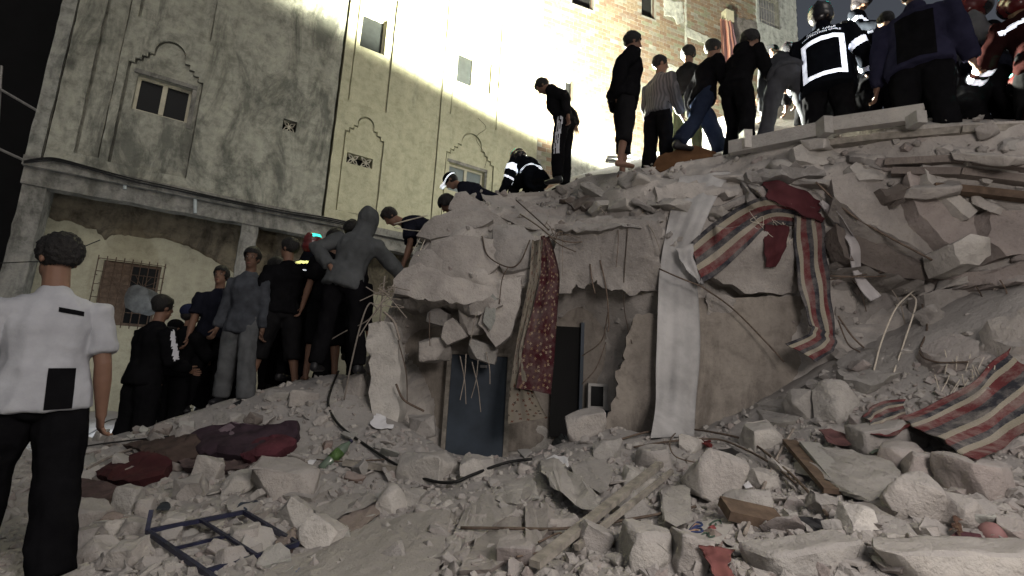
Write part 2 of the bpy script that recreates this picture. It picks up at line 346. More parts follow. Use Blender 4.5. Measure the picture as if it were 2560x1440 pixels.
# ------------------------------------------------------------------ left apartment block
dA = ray(3200, 1034); A = Plane(at(160, 300, 7.2), dA)
sJ = A.sz(1345, 300)[0]
aprt = empty('apartment_building', A.world(0, 0), A.ang, 'pale apartment block with mould-stained render, arched window panels and an overhanging upper floor', 'building')
def arch(s0, s1, z0, zs, zt, n=4):
    c = (s0 + s1) / 2; hw = (s1 - s0) / 2; dome = hw * .42; st = (hw - dome) / n; rise = (zt - zs) * .58 / n
    R = [(s1, z0), (s1, zs)]; x, z = s1, zs
    for _ in range(n): x -= st; R.append((x, z)); z += rise; R.append((x, z))
    D = [(c + (x - c) * math.cos(t), z + (zt - z) * math.sin(t)) for t in [math.pi / 2 * k / 5 for k in range(1, 6)]]
    right = R + D; left = [(2 * c - p[0], p[1]) for p in right[:-1]]; return right + left[::-1]
W1, W2, W3, W4 = (.78, 1.58, 5.46, 6.12), (4.34, 4.92, 8.27, 9.16), (6.72, 7.70, 8.36, 9.23), (6.72, 7.68, 5.52, 6.22)
V1, V2 = (3.10, 3.35, 5.84, 6.07), (4.38, 4.93, 5.53, 5.76)
bays = [(-.33, -.155, 'grey_render', [], []),
        (-.125, 4.02, 'stained', [rect(.2, .515, 4.46, 12.7), arch(.63, 1.72, 4.43, 6.29, 6.89), rect(.63, 1.72, 7.14, 9.2), rect(*V1)], [W1, V1]),
        (4.075, 6.34, 'cream', [arch(4.27, 5.12, 4.45, 6.22, 6.66, 3), rect(4.25, 5.1, 6.9, 9.75)], [W2, V2]),
        (6.375, sJ - .02, 'cream', [arch(6.6, 7.92, 4.5, 6.45, 7.12), rect(6.62, 7.92, 7.42, 10.5)], [W3, W4])]
rg = random.Random(3)
def wob(loop, a=.006):                                             # hand-trowelled edges: no panel line is dead straight
    out = []
    for i, p in enumerate(loop):
        q = loop[(i + 1) % len(loop)]; d = math.hypot(q[0] - p[0], q[1] - p[1]); k = max(1, int(d / .16))
        for j in range(k):
            t = j / k; out.append((p[0] + (q[0] - p[0]) * t + (rg.uniform(-a, a) if j else 0), p[1] + (q[1] - p[1]) * t + (rg.uniform(-a, a) if j else 0)))
    return out
for s0, s1, mt, holes, wins in bays:
    MB().plate([wob(rect(s0, s1, 4.26, 13.2))] + [wob(h) for h in holes], -.04, -.001).obj('render_panel', MAT[mt], aprt)
    MB().plate([rect(s0 + .004, s1 - .004, 4.3, 13.15)] + [rect(*q) for q in wins], .06, .24).obj('wall', MAT['stained' if mt == 'grey_render' else mt], aprt)
    for h in holes:                                                  # sunk panel floors, with an open joint round them
        if len(h) == 4 and abs(h[0][0] - V1[0]) < 1e-6: continue
        xs_ = [p[0] for p in h]; zs_ = [p[1] for p in h]; cx, cz = (min(xs_) + max(xs_)) / 2, (min(zs_) + max(zs_)) / 2; kx = 1 - .056 / (max(xs_) - min(xs_)); kz = 1 - .04 / (max(zs_) - min(zs_))
        inn = [(cx + (p[0] - cx) * kx + .01, cz + (p[1] - cz) * kz - .006) for p in h]
        MB().plate([wob(inn)] + [rect(*q) for q in wins if min(xs_) < q[0] < max(xs_) and min(zs_) < q[2] < max(zs_)], .0, .058).obj('sunk_panel', MAT[mt], aprt)
MB().span(-.30, sJ, .26, .3, 4.3, 13.1).obj('wall', MAT['shade_black'], aprt)  # black sheet standing in for shade behind windows and joints
MB().span(-.33, -.1, .301, 6, 0, 13.2).obj('side_wall', MAT['grey_render'], aprt)
MB().span(-.4, sJ, -.06, 6, 13.205, 13.4).obj('roof', MAT['beam'], aprt)
def window(par, s0, s1, z0, z1, pm, n=2, y=.09, fm='frame', open_=None):
    m = MB(); t = .05
    m.span(s0, s1, y, y + .06, z1 - t, z1 - .001); m.span(s0, s1, y, y + .06, z0 + .001, z0 + t)
    m.span(s0 + .001, s0 + t, y + .002, y + .058, z0 + t, z1 - t); m.span(s1 - t, s1 - .001, y + .002, y + .058, z0 + t, z1 - t)
    wd = (s1 - s0 - 2 * t) / n
    for k in range(1, n): m.span(s0 + t + wd * k - .035, s0 + t + wd * k + .035, y - .012, y + .05, z0 + t, z1 - t)
    o = m.obj('window', MAT[fm], par)
    for k in range(n):
        a = s0 + t + wd * k; q = MB(); b = .03
        q.span(a + (.036 if k else .0), a + wd - (.036 if k < n - 1 else .0), y + .03, y + .04, z0 + t, z1 - t)
        q.obj('pane', MAT[pm[k] if isinstance(pm, (list, tuple)) else pm], o)
    return o
window(aprt, *W1, 'glass_dark'); window(aprt, *W2, 'glass_grey', 1); window(aprt, *W3, ['glass_grey', 'cream']); window(aprt, *W4, 'glass_blind')
for (s0, s1, z0, z1) in (W1, W4):                                   # projecting lintel and jamb
    MB().span(s0 - .05, s1 + .07, -.03, .05, z1 + .002, z1 + .075).obj('lintel', MAT['beam'], aprt)
    MB().span(s1 + .002, s1 + .07, -.02, .06, z0 - .1, z1 - .001).obj('jamb', MAT['beam'], aprt)
def ventblock(s0, s1, z0, z1):
    n = max(1, round((s1 - s0) / (z1 - z0))); wd = (s1 - s0) / n
    for k in range(n):
        c = Vector((s0 + wd * (k + .5), .04, (z0 + z1) / 2)); h = (z1 - z0) / 2; m = MB()
        for sg in (0, 1, 2, 3):                                      # four-petal openwork
            a = math.pi / 4 + sg * math.pi / 2; d = Vector((math.cos(a), 0, math.sin(a)))
            for sd in (-1, 1):
                pd = Vector((-d.z, 0, d.x)) * sd
                m.tube([c + d * (.05 * h) , c + d * h * .55 + pd * h * .28, c + d * h * 1.25], .011, 5)
        m.obj('vent_block', MAT['vent'], aprt)
ventblock(*V1); ventblock(*V2)
# overhang, beam, soffit, columns and the recessed ground floor
MB().span(-.34, sJ, -.06, .9, 4.10, 4.255).obj('floor_slab', MAT['beam'], aprt)
MB().plate([wob(rect(-.33, sJ, 3.83, 4.098), .012)], .03, .28).obj('edge_beam', MAT['beam'], aprt)
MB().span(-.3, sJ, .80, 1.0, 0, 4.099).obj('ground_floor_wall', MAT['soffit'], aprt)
OFF = -.76
top = [A.sz(x, y, OFF) for x, y in ((70, 532), (130, 548), (180, 556), (240, 577), (262, 600), (285, 588), (330, 590), (430, 600), (480, 620), (540, 655), (600, 690), (700, 700), (820, 720))]
tp = []
for i in range(len(top) - 1):
    for k in range(5):
        t = k / 5; tp.append((top[i][0] + (top[i + 1][0] - top[i][0]) * t, top[i][1] + (top[i + 1][1] - top[i][1]) * t + rg.uniform(-.025, .025)))
gw = [A.sz(x, y, OFF) for x, y in ((262, 645), (404, 672), (250, 800), (392, 830))]
gs0, gs1, gz0, gz1 = gw[0][0], gw[1][0], (gw[2][1] + gw[3][1]) / 2, (gw[0][1] + gw[1][1]) / 2
MB().plate([[(tp[0][0], .05), (sJ - 1, .05), (sJ - 1, tp[-1][1])] + tp[::-1], rect(gs0, gs1, gz0, gz1)], .755, .798).obj('plaster', MAT['yellow'], aprt)
for px, py in ((78, 520), (618, 610)):
    s, z = A.sz(px, py, -.15); MB().plate([wob(rect(s - .14, s + .14, .05, 3.829), .01)], .06, .36).obj('column', MAT['beam'], aprt)
gr = MB()
for k in range(9):
    x = gs0 - .06 + (gs1 - gs0 + .12) * k / 8; gr.tube([(x, .62, gz0 - .05), (x, .62, gz1 + .05)], .008, 5)
for k in range(6):
    z = gz0 + (gz1 - gz0) * k / 5; gr.tube([(gs0 - .06, .625, z), (gs1 + .06, .625, z)], .007, 5)
for sx in (gs0 - .06, gs1 + .06):
    for k in range(5): z = gz0 + (gz1 - gz0) * k / 4; gr.tube([(sx, .62, z), (sx, .76, z)], .007, 5)
for cx in (.27, .73):
    c = Vector((gs0 + (gs1 - gs0) * cx, .61, gz0 + (gz1 - gz0) * .62))
    for a in range(12): d = Vector((math.cos(a * math.pi / 6), 0, math.sin(a * math.pi / 6))); gr.tube([c, c + d * .22], .005, 4)
gr.obj('window_grille', MAT['iron'], aprt)
gwn = MB().span(gs0, gs1, .79, .796, gz0, gz1).obj('window', MAT['timber_dark'], aprt)
MB().span(gs0 + (gs1 - gs0) * .5, gs1 - .04, .782, .788, gz0 + .05, gz1 - .05).obj('pane', MAT['glass_dark'], gwn)
for px, a, b in ((312, 447, 472), (488, 484, 532)):
    p = A.sz(px, a, -.0); q = A.sz(px, b, -.0); MB().tube([(p[0], -.0, p[1]), (q[0] , .01, q[1])], .028, 8).obj('drain_pipe', MAT['pvc'], aprt)
cb = MB()
def cabl(pts, r): cb.tube(spline([A.world(*A.sz(x, y, .08), .08) for x, y in pts], 5), r, 5)
c1 = MB()
for k in range(3):
    P = [A.world(*A.sz(x, y + k * 4 + rg.uniform(-2, 2), .09), .09 + .01 * k) for x, y in ((60, 402), (110, 394), (150, 398), (230, 418), (330, 447), (430, 468), (560, 497), (700, 525), (830, 548), (905, 566))]
    c1.tube(spline(P, 5), .012, 5)
tag(c1.obj('cable', MAT['wire']), 'bundle of black cables running along the edge of the overhanging floor', 'cable')
tag(MB().tube(spline([at(-60, 660, 6.6), at(60, 655, 6.8), at(130, 648, 7.0), at(250, 600, 7.6)], 5), .008, 5).obj('cable', MAT['wire']), 'thin cable sagging across the yellowed ground-floor wall at far left', 'cable')
tag(MB().tube(spline([A.world(*A.sz(x, y, .06), .06) for x, y in ((1195, 295), (1215, 320), (1190, 345), (1215, 390), (1212, 420))], 6), .005, 4).obj('cable', MAT['wire']), 'thin looping wire hanging down the cream wall above the sliding window', 'cable')

# ------------------------------------------------------------------ brick block at the end of the street
PJ = A.world(sJ, 0); dB = ray(4446, 1100); B = Plane(PJ, dB)
brk = empty('brick_building', B.world(0, 0), B.ang, 'bare brick block with small dark windows and a barred window at its far corner', 'building')
BL, BZ0, BZ1 = 10.28, 2.0, 16.6
def sq(pl, x0, y0, x1, y1): a = pl.sz(x0, y0); b = pl.sz(x1, y1); return a[0], b[0], min(a[1], b[1]), max(a[1], b[1])
b1 = (B.sz(1430, 10)[0], B.sz(1484, 22)[0], 12.15, 13.4); b2 = (B.sz(1604, 36)[0], B.sz(1640, 36)[0], 12.62, 14.0); b3 = (8.36, 9.36, 14.08, 15.3)
b4 = (B.sz(1412, 250)[0], B.sz(1434, 250)[0], B.sz(1425, 252)[1], B.sz(1425, 195)[1])
bw = [b1, b2, b3, b4]
MB().plate([rect(.01, BL, BZ0, BZ1)] + [rect(*q) for q in bw], 0, .25).obj('mortar_wall', plain('grey_mortar', (.30, .29, .25), .95, var=.25, scale=5, bump=.4), brk)
MB().span(.0, BL, .26, .3, BZ0, BZ1).obj('wall', MAT['shade_black'], brk)  # black backing in place of the shade inside the brick windows
MB().span(BL - .25, BL, .301, 5, BZ0, BZ1).obj('side_wall', MAT['conc'], brk)
MB().span(-.05, BL + .05, -.05, 5, BZ1 + .002, BZ1 + .2).obj('roof', MAT['beam'], brk)
plasters = [[B.sz(x, y) for x, y in ((1885, -60), (1990, -60), (1996, 175), (1900, 178), (1885, 150), (1893, 95), (1890, 40))],
            [B.sz(x, y) for x, y in ((1832, 42), (1890, 56), (1892, 92), (1885, 170), (1845, 175), (1830, 140))],
            [B.sz(x, y) for x, y in ((1658, 0), (1705, 8), (1708, 60), (1690, 62), (1685, 45), (1660, 40))],
            [B.sz(x, y) for x, y in ((1712, 70), (1760, 90), (1800, 108), (1800, 122), (1755, 108), (1716, 92))],
            [B.sz(x, y) for x, y in ((1665, 160), (1700, 172), (1716, 195), (1715, 232), (1690, 240), (1650, 230))],
            [B.sz(x, y) for x, y in ((1420, 372), (1520, 395), (1560, 420), (1560, 470), (1405, 460))]]
def inside(p, poly):
    c = False; j = len(poly) - 1
    for i in range(len(poly)):
        if (poly[i][1] > p[1]) != (poly[j][1] > p[1]) and p[0] < (poly[j][0] - poly[i][0]) * (p[1] - poly[i][1]) / (poly[j][1] - poly[i][1]) + poly[i][0]: c = not c
        j = i
    return c
def jag(poly, a=.03):
    out = []
    for i, p in enumerate(poly):
        q = poly[(i + 1) % len(poly)]; k = max(2, int(math.hypot(q[0] - p[0], q[1] - p[1]) / .08))
        for j in range(k): t = j / k; out.append((p[0] + (q[0] - p[0]) * t + rg.uniform(-a, a), p[1] + (q[1] - p[1]) * t + rg.uniform(-a, a)))
    return out
pm = [stained('bluish_plaster', (.5, .52, .5), (.35, .36, .36), (.56, .58, .57), .3), stained('grey_plaster_patch', (.23, .21, .2), (.17, .16, .15), (.27, .25, .24), .3), stained('pale_plaster_patch', (.5, .5, .45), (.38, .38, .34), (.56, .56, .5), .3)]
for i, pl_ in enumerate(plasters):
    holes = [rect(*b3)] if i == 0 else []
    q = [(min(p[0], BL - .02), p[1]) for p in pl_]
    MB().plate([jag(q)] + holes, -.035 - .002 * i, -.0015).obj('plaster_patch', pm[0 if i == 0 else 1 if i == 1 else 2], brk)
bmats = [plain('brick_tan', (.25, .19, .13), .95, var=.22, scale=9, bump=.3), plain('brick_orange', (.22, .15, .105), .95, var=.22, scale=9, bump=.3),
         plain('brick_grey', (.25, .235, .185), .95, var=.2, scale=9, bump=.3), plain('brick_green_dust', (.23, .23, .16), .95, var=.2, scale=9, bump=.3), plain('brick_rose', (.23, .18, .14), .95, var=.2, scale=9, bump=.3)]
bl, bh, gp = .262, .108, .017
bricks = []
row = 0; z = BZ0 + .05
while z < BZ1 - .1:
    s = .02 + (.13 if row % 2 else 0)
    while s < BL - bl:
        x0, x1, z0, z1 = s, s + bl, z, z + bh
        if not any(x1 > q[0] - .01 and x0 < q[1] + .01 and z1 > q[2] - .01 and z0 < q[3] + .01 for q in bw) and not any(inside(((x0 + x1) / 2, (z0 + z1) / 2), P) for P in plasters) and rg.random() > .012:
            if z0 > 6.0: bricks.append((x0, x1, z0, z1, rg.uniform(.004, .016), rg.choice((0, 0, 1, 1, 2, 3, 4))))
        s += bl + gp
    z += bh + gp; row += 1
def bpx(b): return proj(B.world((b[0] + b[1]) / 2, (b[2] + b[3]) / 2))
seen = [b for b in bricks if 1345 < bpx(b)[0] < 2000 and -20 < bpx(b)[1] < 430]
seen.sort(key=lambda b: (B.world(b[0], b[2]) - Vector(CAM)).length); sset = set(seen[:300])
bmesh_ = [MB().box((0, 0, 0), (bl, .05, bh)).mesh('brick', m) for m in bmats]
rest = MB()
for b in bricks:
    c = ((b[0] + b[1]) / 2, .025 - b[4], (b[2] + b[3]) / 2)
    if b in sset: link('brick', bmesh_[b[5]], brk, loc=c, rot=(rg.uniform(-.02, .02), rg.uniform(-.008, .008), rg.uniform(-.02, .02)))
    else: rest.box(c, (bl, .05, bh), None, b[5])
tag(rest.obj('brickwork', bmats, brk, fix=False), kind='stuff')
for (s0, s1, z0, z1) in (b1, b2, b4):
    f = MB(); 
    for x in (s0 + .02, s1 - .02): f.span(x - .018, x + .018, .1, .14, z0, z1)
    f.span(s0, s1, .102, .138, z0, z0 + .03); f.obj('window', MAT['timber_dark'], brk)
g = MB()
for k in range(8): x = b3[0] + (b3[1] - b3[0]) * (k + .5) / 8; g.tube([(x, -.06, b3[2] - .02), (x, -.06, b3[3] + .02)], .011, 5)
for z in (b3[2] + .1, b3[2] + .6, b3[3] - .1): g.tube([(b3[0] - .04, -.06, z), (b3[1] + .04, -.06, z)], .011, 5)
g.obj('window_grille', MAT['rail'], brk)
MB().span(b3[0], b3[1], .16, .18, b3[2], b3[3]).obj('shutter', plain('grey_shutter', (.28, .28, .3), .7, var=.2), brk)
s_ = B.sz(1713, 60)[0]
MB().plate([wob(rect(s_ - .03, s_ + .03, 9.5, BZ1), .012)], -.045, -.002).obj('mortar_seam', pm[2], brk)
# sign bracket, hanging foil curtain on the brick wall
br = B.sz(1812, 42); MB().box((br[0], -.12, br[1] - .12), (.34, .22, .42)).obj('awning_box', plain('cream_box', (.62, .58, .42), .7, var=.1), brk)

# ------------------------------------------------------------------ unlit house beyond the alley at far left
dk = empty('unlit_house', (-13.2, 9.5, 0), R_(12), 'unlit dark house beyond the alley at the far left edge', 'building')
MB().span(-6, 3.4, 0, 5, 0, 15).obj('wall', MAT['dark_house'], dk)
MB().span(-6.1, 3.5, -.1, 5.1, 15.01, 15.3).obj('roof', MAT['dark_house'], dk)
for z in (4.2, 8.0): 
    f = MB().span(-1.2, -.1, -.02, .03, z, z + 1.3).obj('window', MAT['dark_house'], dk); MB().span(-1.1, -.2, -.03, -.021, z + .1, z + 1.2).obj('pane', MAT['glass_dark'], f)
rl = empty('balcony_railing', (0, 0, 0), 0, 'pale metal pipe railing reaching from the dark house towards the corner', 'railing')
for a, b in (((-160, 130), (102, 282)), ((-160, 300), (76, 408))): MB().tube([at(*a, 7.6), at(*b, 7.35)], .022, 6).obj('rail', MAT['rail'], rl)
MB().tube([at(4, 165, 7.5), at(-10, 380, 7.5)], .02, 6).obj('post', MAT['rail'], rl)

# ------------------------------------------------------------------ ground, debris slope, collapsed heap
tag(MB().span(-150, 150, -30, 250, -.6, -.02).obj('ground', MAT['ground']), kind='structure')
class TPS:
    def __init__(self, X, val, reg=.002):
        self.X = np.array(X, float); n = len(X); K = self.k(self.X, self.X) + reg * np.eye(n); P = np.c_[np.ones(n), self.X]
        Mx = np.block([[K, P], [P.T, np.zeros((3, 3))]]); self.c = np.linalg.solve(Mx, np.r_[np.array(val, float), 0, 0, 0])
    def k(self, a, b):
        r2 = ((a[:, None] - b[None]) ** 2).sum(-1); return np.where(r2 > 0, .5 * r2 * np.log(r2 + 1e-12), 0)
    def __call__(self, Q): Q = np.atleast_2d(np.asarray(Q, float)); return self.k(Q, self.X) @ self.c[:-3] + np.c_[np.ones(len(Q)), Q] @ self.c[-3:]
slope_px = [(0, 1440, 2.4), (400, 1440, 2.35), (800, 1440, 2.25), (1280, 1440, 2.1), (1800, 1440, 2.0), (2560, 1440, 1.9), (60, 1250, 3.5), (200, 1250, 3.6), (330, 1085, 4.7), (160, 1120, 4.6),
            (560, 1200, 3.7), (400, 1330, 2.9), (700, 990, 5.0), (520, 1035, 4.9), (880, 955, 5.1), (800, 1100, 4.4), (640, 1110, 4.5), (1000, 1200, 3.8), (1130, 1135, 4.6), (1300, 1140, 4.3), (1000, 1060, 4.7),
            (1640, 1090, 4.45), (1480, 1080, 4.6), (1850, 1068, 4.3), (2000, 990, 4.15), (2200, 905, 3.95), (2400, 815, 3.75), (2560, 745, 3.55), (1000, 1330, 2.9), (1500, 1250, 3.1), (1500, 1350, 2.6), (1200, 1250, 3.3),
            (1900, 1250, 2.9), (2200, 1150, 3.1), (2500, 1050, 3.0), (2300, 1340, 2.2), (2560, 1250, 2.3), (1900, 1350, 2.35)]
SP = [at(*p) for p in slope_px]
SX = [(p.x, p.y) for p in SP]; SZ = [p.z for p in SP]
for x in (-5, -2.5, 0, 2.5, 5): SX.append((x, .2)); SZ.append(0.0 if x < 3 else .25)
for x, y, z in ((-8, 6.5, .3), (-4.4, 5.7, .3), (-6, 5.5, .25), (-6, 7.5, .3), (-4, 7.4, .35), (-3, 8, .4), (-8.5, 3, .1), (-1.5, 6.5, 1.0), (.5, 6.0, .75), (2.5, 5.8, 1.1), (-.6, 5.3, .4), (1, 5.2, .5), (-.6, 6, .5), (.4, 5.8, .5), (5, 5, 2.6), (6.5, 2.5, 1.8), (6.5, 4.5, 2.8), (-2.2, 7, .9), (-1, 8.5, 1.0), (3, 8.5, 1.5)): SX.append((x, y)); SZ.append(z)
slopef = TPS(SX, SZ, .01)
def slope_noise(P): return .055 * fnoise(P, 1.7, 3, 1.0) + .03 * fnoise(P, 5.5, 3, 2.0) + .012 * fnoise(P, 17, 2, 3.0)
xs = np.arange(-10, 7.01, .055); ys = np.arange(.2, 9.3, .055)
gx, gy = np.meshgrid(xs, ys); Q = np.c_[gx.ravel(), gy.ravel()]
zz = np.concatenate([slopef(Q[i:i + 20000]) for i in range(0, len(Q), 20000)]); P3 = np.c_[Q, np.zeros(len(Q))]
zz = np.maximum(zz, -.05) + slope_noise(P3); nx = len(xs); ny = len(ys)
fc = [(j * nx + i, j * nx + i + 1, (j + 1) * nx + i + 1, (j + 1) * nx + i) for j in range(ny - 1) for i in range(nx - 1)]
rs = link('rubble_slope', mk('rubble_slope', np.c_[Q, zz], fc, MAT['ground'], True)); tag(rs, kind='structure')
ZG = zz.reshape(ny, nx)
def slope_z(x, y):
    i = min(max((x + 10) / .055, 0), nx - 2); j = min(max((y - .2) / .055, 0), ny - 2); a, b = int(i), int(j); u, v = i - a, j - b
    return float((ZG[b, a] * (1 - u) + ZG[b, a + 1] * u) * (1 - v) + (ZG[b + 1, a] * (1 - u) + ZG[b + 1, a + 1] * u) * v)
def on_slope(px, py, y0=1.2, y1=8.5):                              # the spot of the slope seen at a photo pixel
    d = ray(px, py); Y = np.arange(y0, y1, .02); X = CAM[0] + d[0] / d[1] * Y; Z = CAM[2] + d[2] / d[1] * Y
    i = np.clip((X + 10) / .055, 0, nx - 2); j = np.clip((Y - .2) / .055, 0, ny - 2); a, b = i.astype(int), j.astype(int); u, v = i - a, j - b
    zs_ = (ZG[b, a] * (1 - u) + ZG[b, a + 1] * u) * (1 - v) + (ZG[b + 1, a] * (1 - u) + ZG[b + 1, a + 1] * u) * v
    k = np.nonzero(Z <= zs_)[0]; k = k[0] if len(k) else len(Y) - 1
    return Vector((X[k], Y[k], Z[k]))

crest_px = [(820, 985, 5.35), (905, 930, 5.4), (960, 800, 5.5), (1010, 690, 5.5), (1070, 590, 5.7), (1130, 520, 5.95), (1200, 485, 6.15), (1290, 482, 6.15), (1380, 476, 6.0), (1440, 450, 6.0), (1490, 437, 6.0), (1550, 432, 5.9), (1700, 406, 5.9), (1830, 386, 5.75), (1950, 362, 5.4), (2080, 332, 5.15), (2300, 312, 4.6), (2450, 305, 4.3), (2620, 298, 4.15)]
def Yadj(px, py=None, Y=None):                                           # the heap's crest stands nearer on its right half
    if Y is None: px, py, Y = px
    return (px, py, Y - .75 * min(1, max(0, (px - 1450) / 110)) * min(1, max(0, (850 - py) / 400)))
CP = [at(*Yadj(p)) for p in crest_px]; cxs = np.array([p.x for p in CP]); cys = np.array([p.y for p in CP]); czs = np.array([p.z for p in CP])
face_px = [(1100, 560, 5.55), (1250, 560, 5.55), (1100, 640, 5.15), (1250, 650, 5.15), (1350, 700, 5.1), (1020, 720, 5.1), (1200, 740, 5.0), (1050, 850, 5.9), (1200, 830, 6.0), (1300, 900, 6.05), (1450, 770, 5.7), (1450, 900, 6.0), (1450, 1040, 6.0), (1100, 1000, 5.9), (1300, 1040, 6.05), (1180, 1080, 6.0),
           (1600, 600, 5.35), (1600, 720, 5.25), (1600, 820, 5.25), (1580, 1000, 5.1), (1450, 600, 5.5), (1700, 500, 5.45), (1700, 700, 5.15), (1700, 900, 5.05), (1700, 1040, 4.95), (1850, 470, 5.35), (1850, 600, 5.2), (1850, 800, 5.1), (1850, 1000, 4.95), (2000, 480, 5.05), (2000, 700, 4.95), (2000, 880, 4.7),
           (2200, 400, 4.85), (2200, 600, 4.85), (2200, 750, 4.7), (2200, 860, 4.4), (2400, 400, 4.4), (2400, 600, 4.55), (2400, 720, 4.35), (2560, 420, 4.2), (2560, 600, 4.15), (2560, 700, 4.0), (950, 900, 5.35), (980, 1000, 5.2)]
FP = [at(*Yadj(p)) for p in face_px]
facef = TPS([(p.x, p.z) for p in FP] + list(zip(cxs, czs)), [p.y for p in FP] + list(cys), .01)
cols = np.arange(cxs[0], 7.3, .036); nt_, np_ = 110, 60; V = []
for x in cols:
    zc = np.interp(x, cxs, czs); yc = np.interp(x, cxs, cys); zb = min(.3 if x < 2.5 else .3 + (x - 2.5) * .35, zc - .1)
    zl = np.linspace(zb, zc, nt_); yl_ = facef(np.c_[np.full(nt_, x), zl]); yl_ = np.clip(yl_, 3.1, 6.6)
    tb = np.clip((np.linspace(0, 1, nt_) - .9) / .1, 0, 1); yl_ = yl_ * (1 - tb) + yc * tb
    V += [(x, y, z) for y, z in zip(yl_, zl)]
    k = (zc - 1.35) / yc
    for t in np.linspace(0, 1, np_ + 1)[1:]:
        y = yc + (11.0 - yc) * t; yy = min(y, 7.6); z = (1.35 + k * yy - .02) if zc > 1.4 else zc - (y - yc) * .05
        V.append((x, y, z - max(0, y - 7.6) * .12))
V = np.array(V); nr = nt_ + np_; nrm = np.array([0.12, -.75, .35]); 
n1_ = fnoise(V * np.array([1, 1, 1.7]), 2.1, 3, 4.0); n2_ = fnoise(V, 5.2, 2, 5.0)
ter = lambda n, k: (np.floor(n * k) + np.clip((n * k - np.floor(n * k)) * 3 - 1, 0, 1)) / k          # broken ledges rather than soft swells
dsp = .17 * ter(n1_, 4.5) + .09 * ter(n2_, 3.5) + .022 * fnoise(V, 15, 2, 6.0)
rowi = np.tile(np.arange(nr), len(cols)); fade = np.where(rowi > nt_ - 2, .22, 1.0) * np.where(rowi > nt_ - 6, .6, 1)
V = V + (dsp * fade)[:, None] * nrm
fc = [(i * nr + j, (i + 1) * nr + j, (i + 1) * nr + j + 1, i * nr + j + 1) for i in range(len(cols) - 1) for j in range(nr - 1)]
_hm = mk('rubble_heap', V, fc, MAT['dusty'], True); _hm.set_sharp_from_angle(angle=R_(34)); tag(link('rubble_heap', _hm), kind='structure')
def heap_top(x, y):
    zc = float(np.interp(x, cxs, czs)); yc = float(np.interp(x, cxs, cys)); k = (zc - 1.35) / yc
    return 1.35 + k * min(y, 7.6) - .02 - max(0, y - 7.6) * .12 if y > yc else zc
def nearY(px, py, Y, off=.035):                                       # rest on whatever stands there: never sink into the heap
    hit, loc, *_ = S.ray_cast(bpy.context.evaluated_depsgraph_get(), Vector(CAM), Vector(ray(px, py)))
    return (px, py, min(Y, loc.y - off)) if hit else (px, py, Y)
# ------------------------------------------------------------------ broken pieces
def roughen(bm, maxlen, amp, seed, fine=.35, passes=5):
    bmesh.ops.triangulate(bm, faces=bm.faces)
    for _ in range(passes):
        ed = [e for e in bm.edges if e.calc_length() > maxlen]
        if not ed: break
        bmesh.ops.subdivide_edges(bm, edges=ed, cuts=1); bmesh.ops.triangulate(bm, faces=[f for f in bm.faces if len(f.verts) > 3])
    bm.normal_update(); P = np.array([v.co[:] for v in bm.verts]); 
    am = max(amp, .004); d = amp * fnoise(P, 1 / (8 * am), 3, seed) + amp * fine * 1.3 * fnoise(P, 1 / (2.6 * am), 2, seed + 3)
    for v, k in zip(bm.verts, d): v.co += v.normal * k
def rock_bm(sx, sy, sz, seed, cut=4, bev=.12, amp=.05, maxlen=.14):
    cut += 2
    """a broken block: a box with corners sheared off, chipped edges and a pitted skin"""
    r = random.Random(seed); bm = bmesh.new(); bmesh.ops.create_cube(bm, size=1.0)
    for v in bm.verts: v.co = Vector((v.co.x * sx * r.uniform(.62, 1.08), v.co.y * sy * r.uniform(.62, 1.08), v.co.z * sz * r.uniform(.62, 1.08)))
    for _ in range(cut):
        n = Vector((r.choice((-1, 1)) * r.uniform(.3, 1), r.choice((-1, 1)) * r.uniform(.3, 1), r.choice((-1, 1)) * r.uniform(.3, 1))).normalized()
        ext = abs(n.x) * sx / 2 + abs(n.y) * sy / 2 + abs(n.z) * sz / 2
        g = bmesh.ops.bisect_plane(bm, geom=bm.verts[:] + bm.edges[:] + bm.faces[:], plane_co=n * ext * r.uniform(.45, .72), plane_no=n, clear_outer=True)
        ed = [e for e in g['geom_cut'] if isinstance(e, bmesh.types.BMEdge)]
        if ed: bmesh.ops.edgeloop_fill(bm, edges=ed)
    mn = min(sx, sy, sz)
    try: bmesh.ops.bevel(bm, geom=bm.edges[:], offset=mn * bev, segments=1, affect='EDGES', clamp_overlap=True)
    except Exception: pass
    roughen(bm, maxlen, amp, seed % 97, passes=5); return bm
def fin(bm, name, mat, ang=36):
    bmesh.ops.recalc_face_normals(bm, faces=bm.faces)
    me = bpy.data.meshes.new(name); bm.to_mesh(me); bm.free(); me.materials.append(mat)
    me.polygons.foreach_set('use_smooth', [True] * len(me.polygons)); me.set_sharp_from_angle(angle=R_(ang)); return me
seedc = [100]
def view_rot(roll=0, pitch=0, yaw=0):            # rotations as seen from the street: roll turns in the picture plane
    return Matrix.Rotation(R_(-roll), 3, 'Y') @ Matrix.Rotation(R_(pitch), 3, 'X') @ Matrix.Rotation(R_(yaw), 3, 'Z')
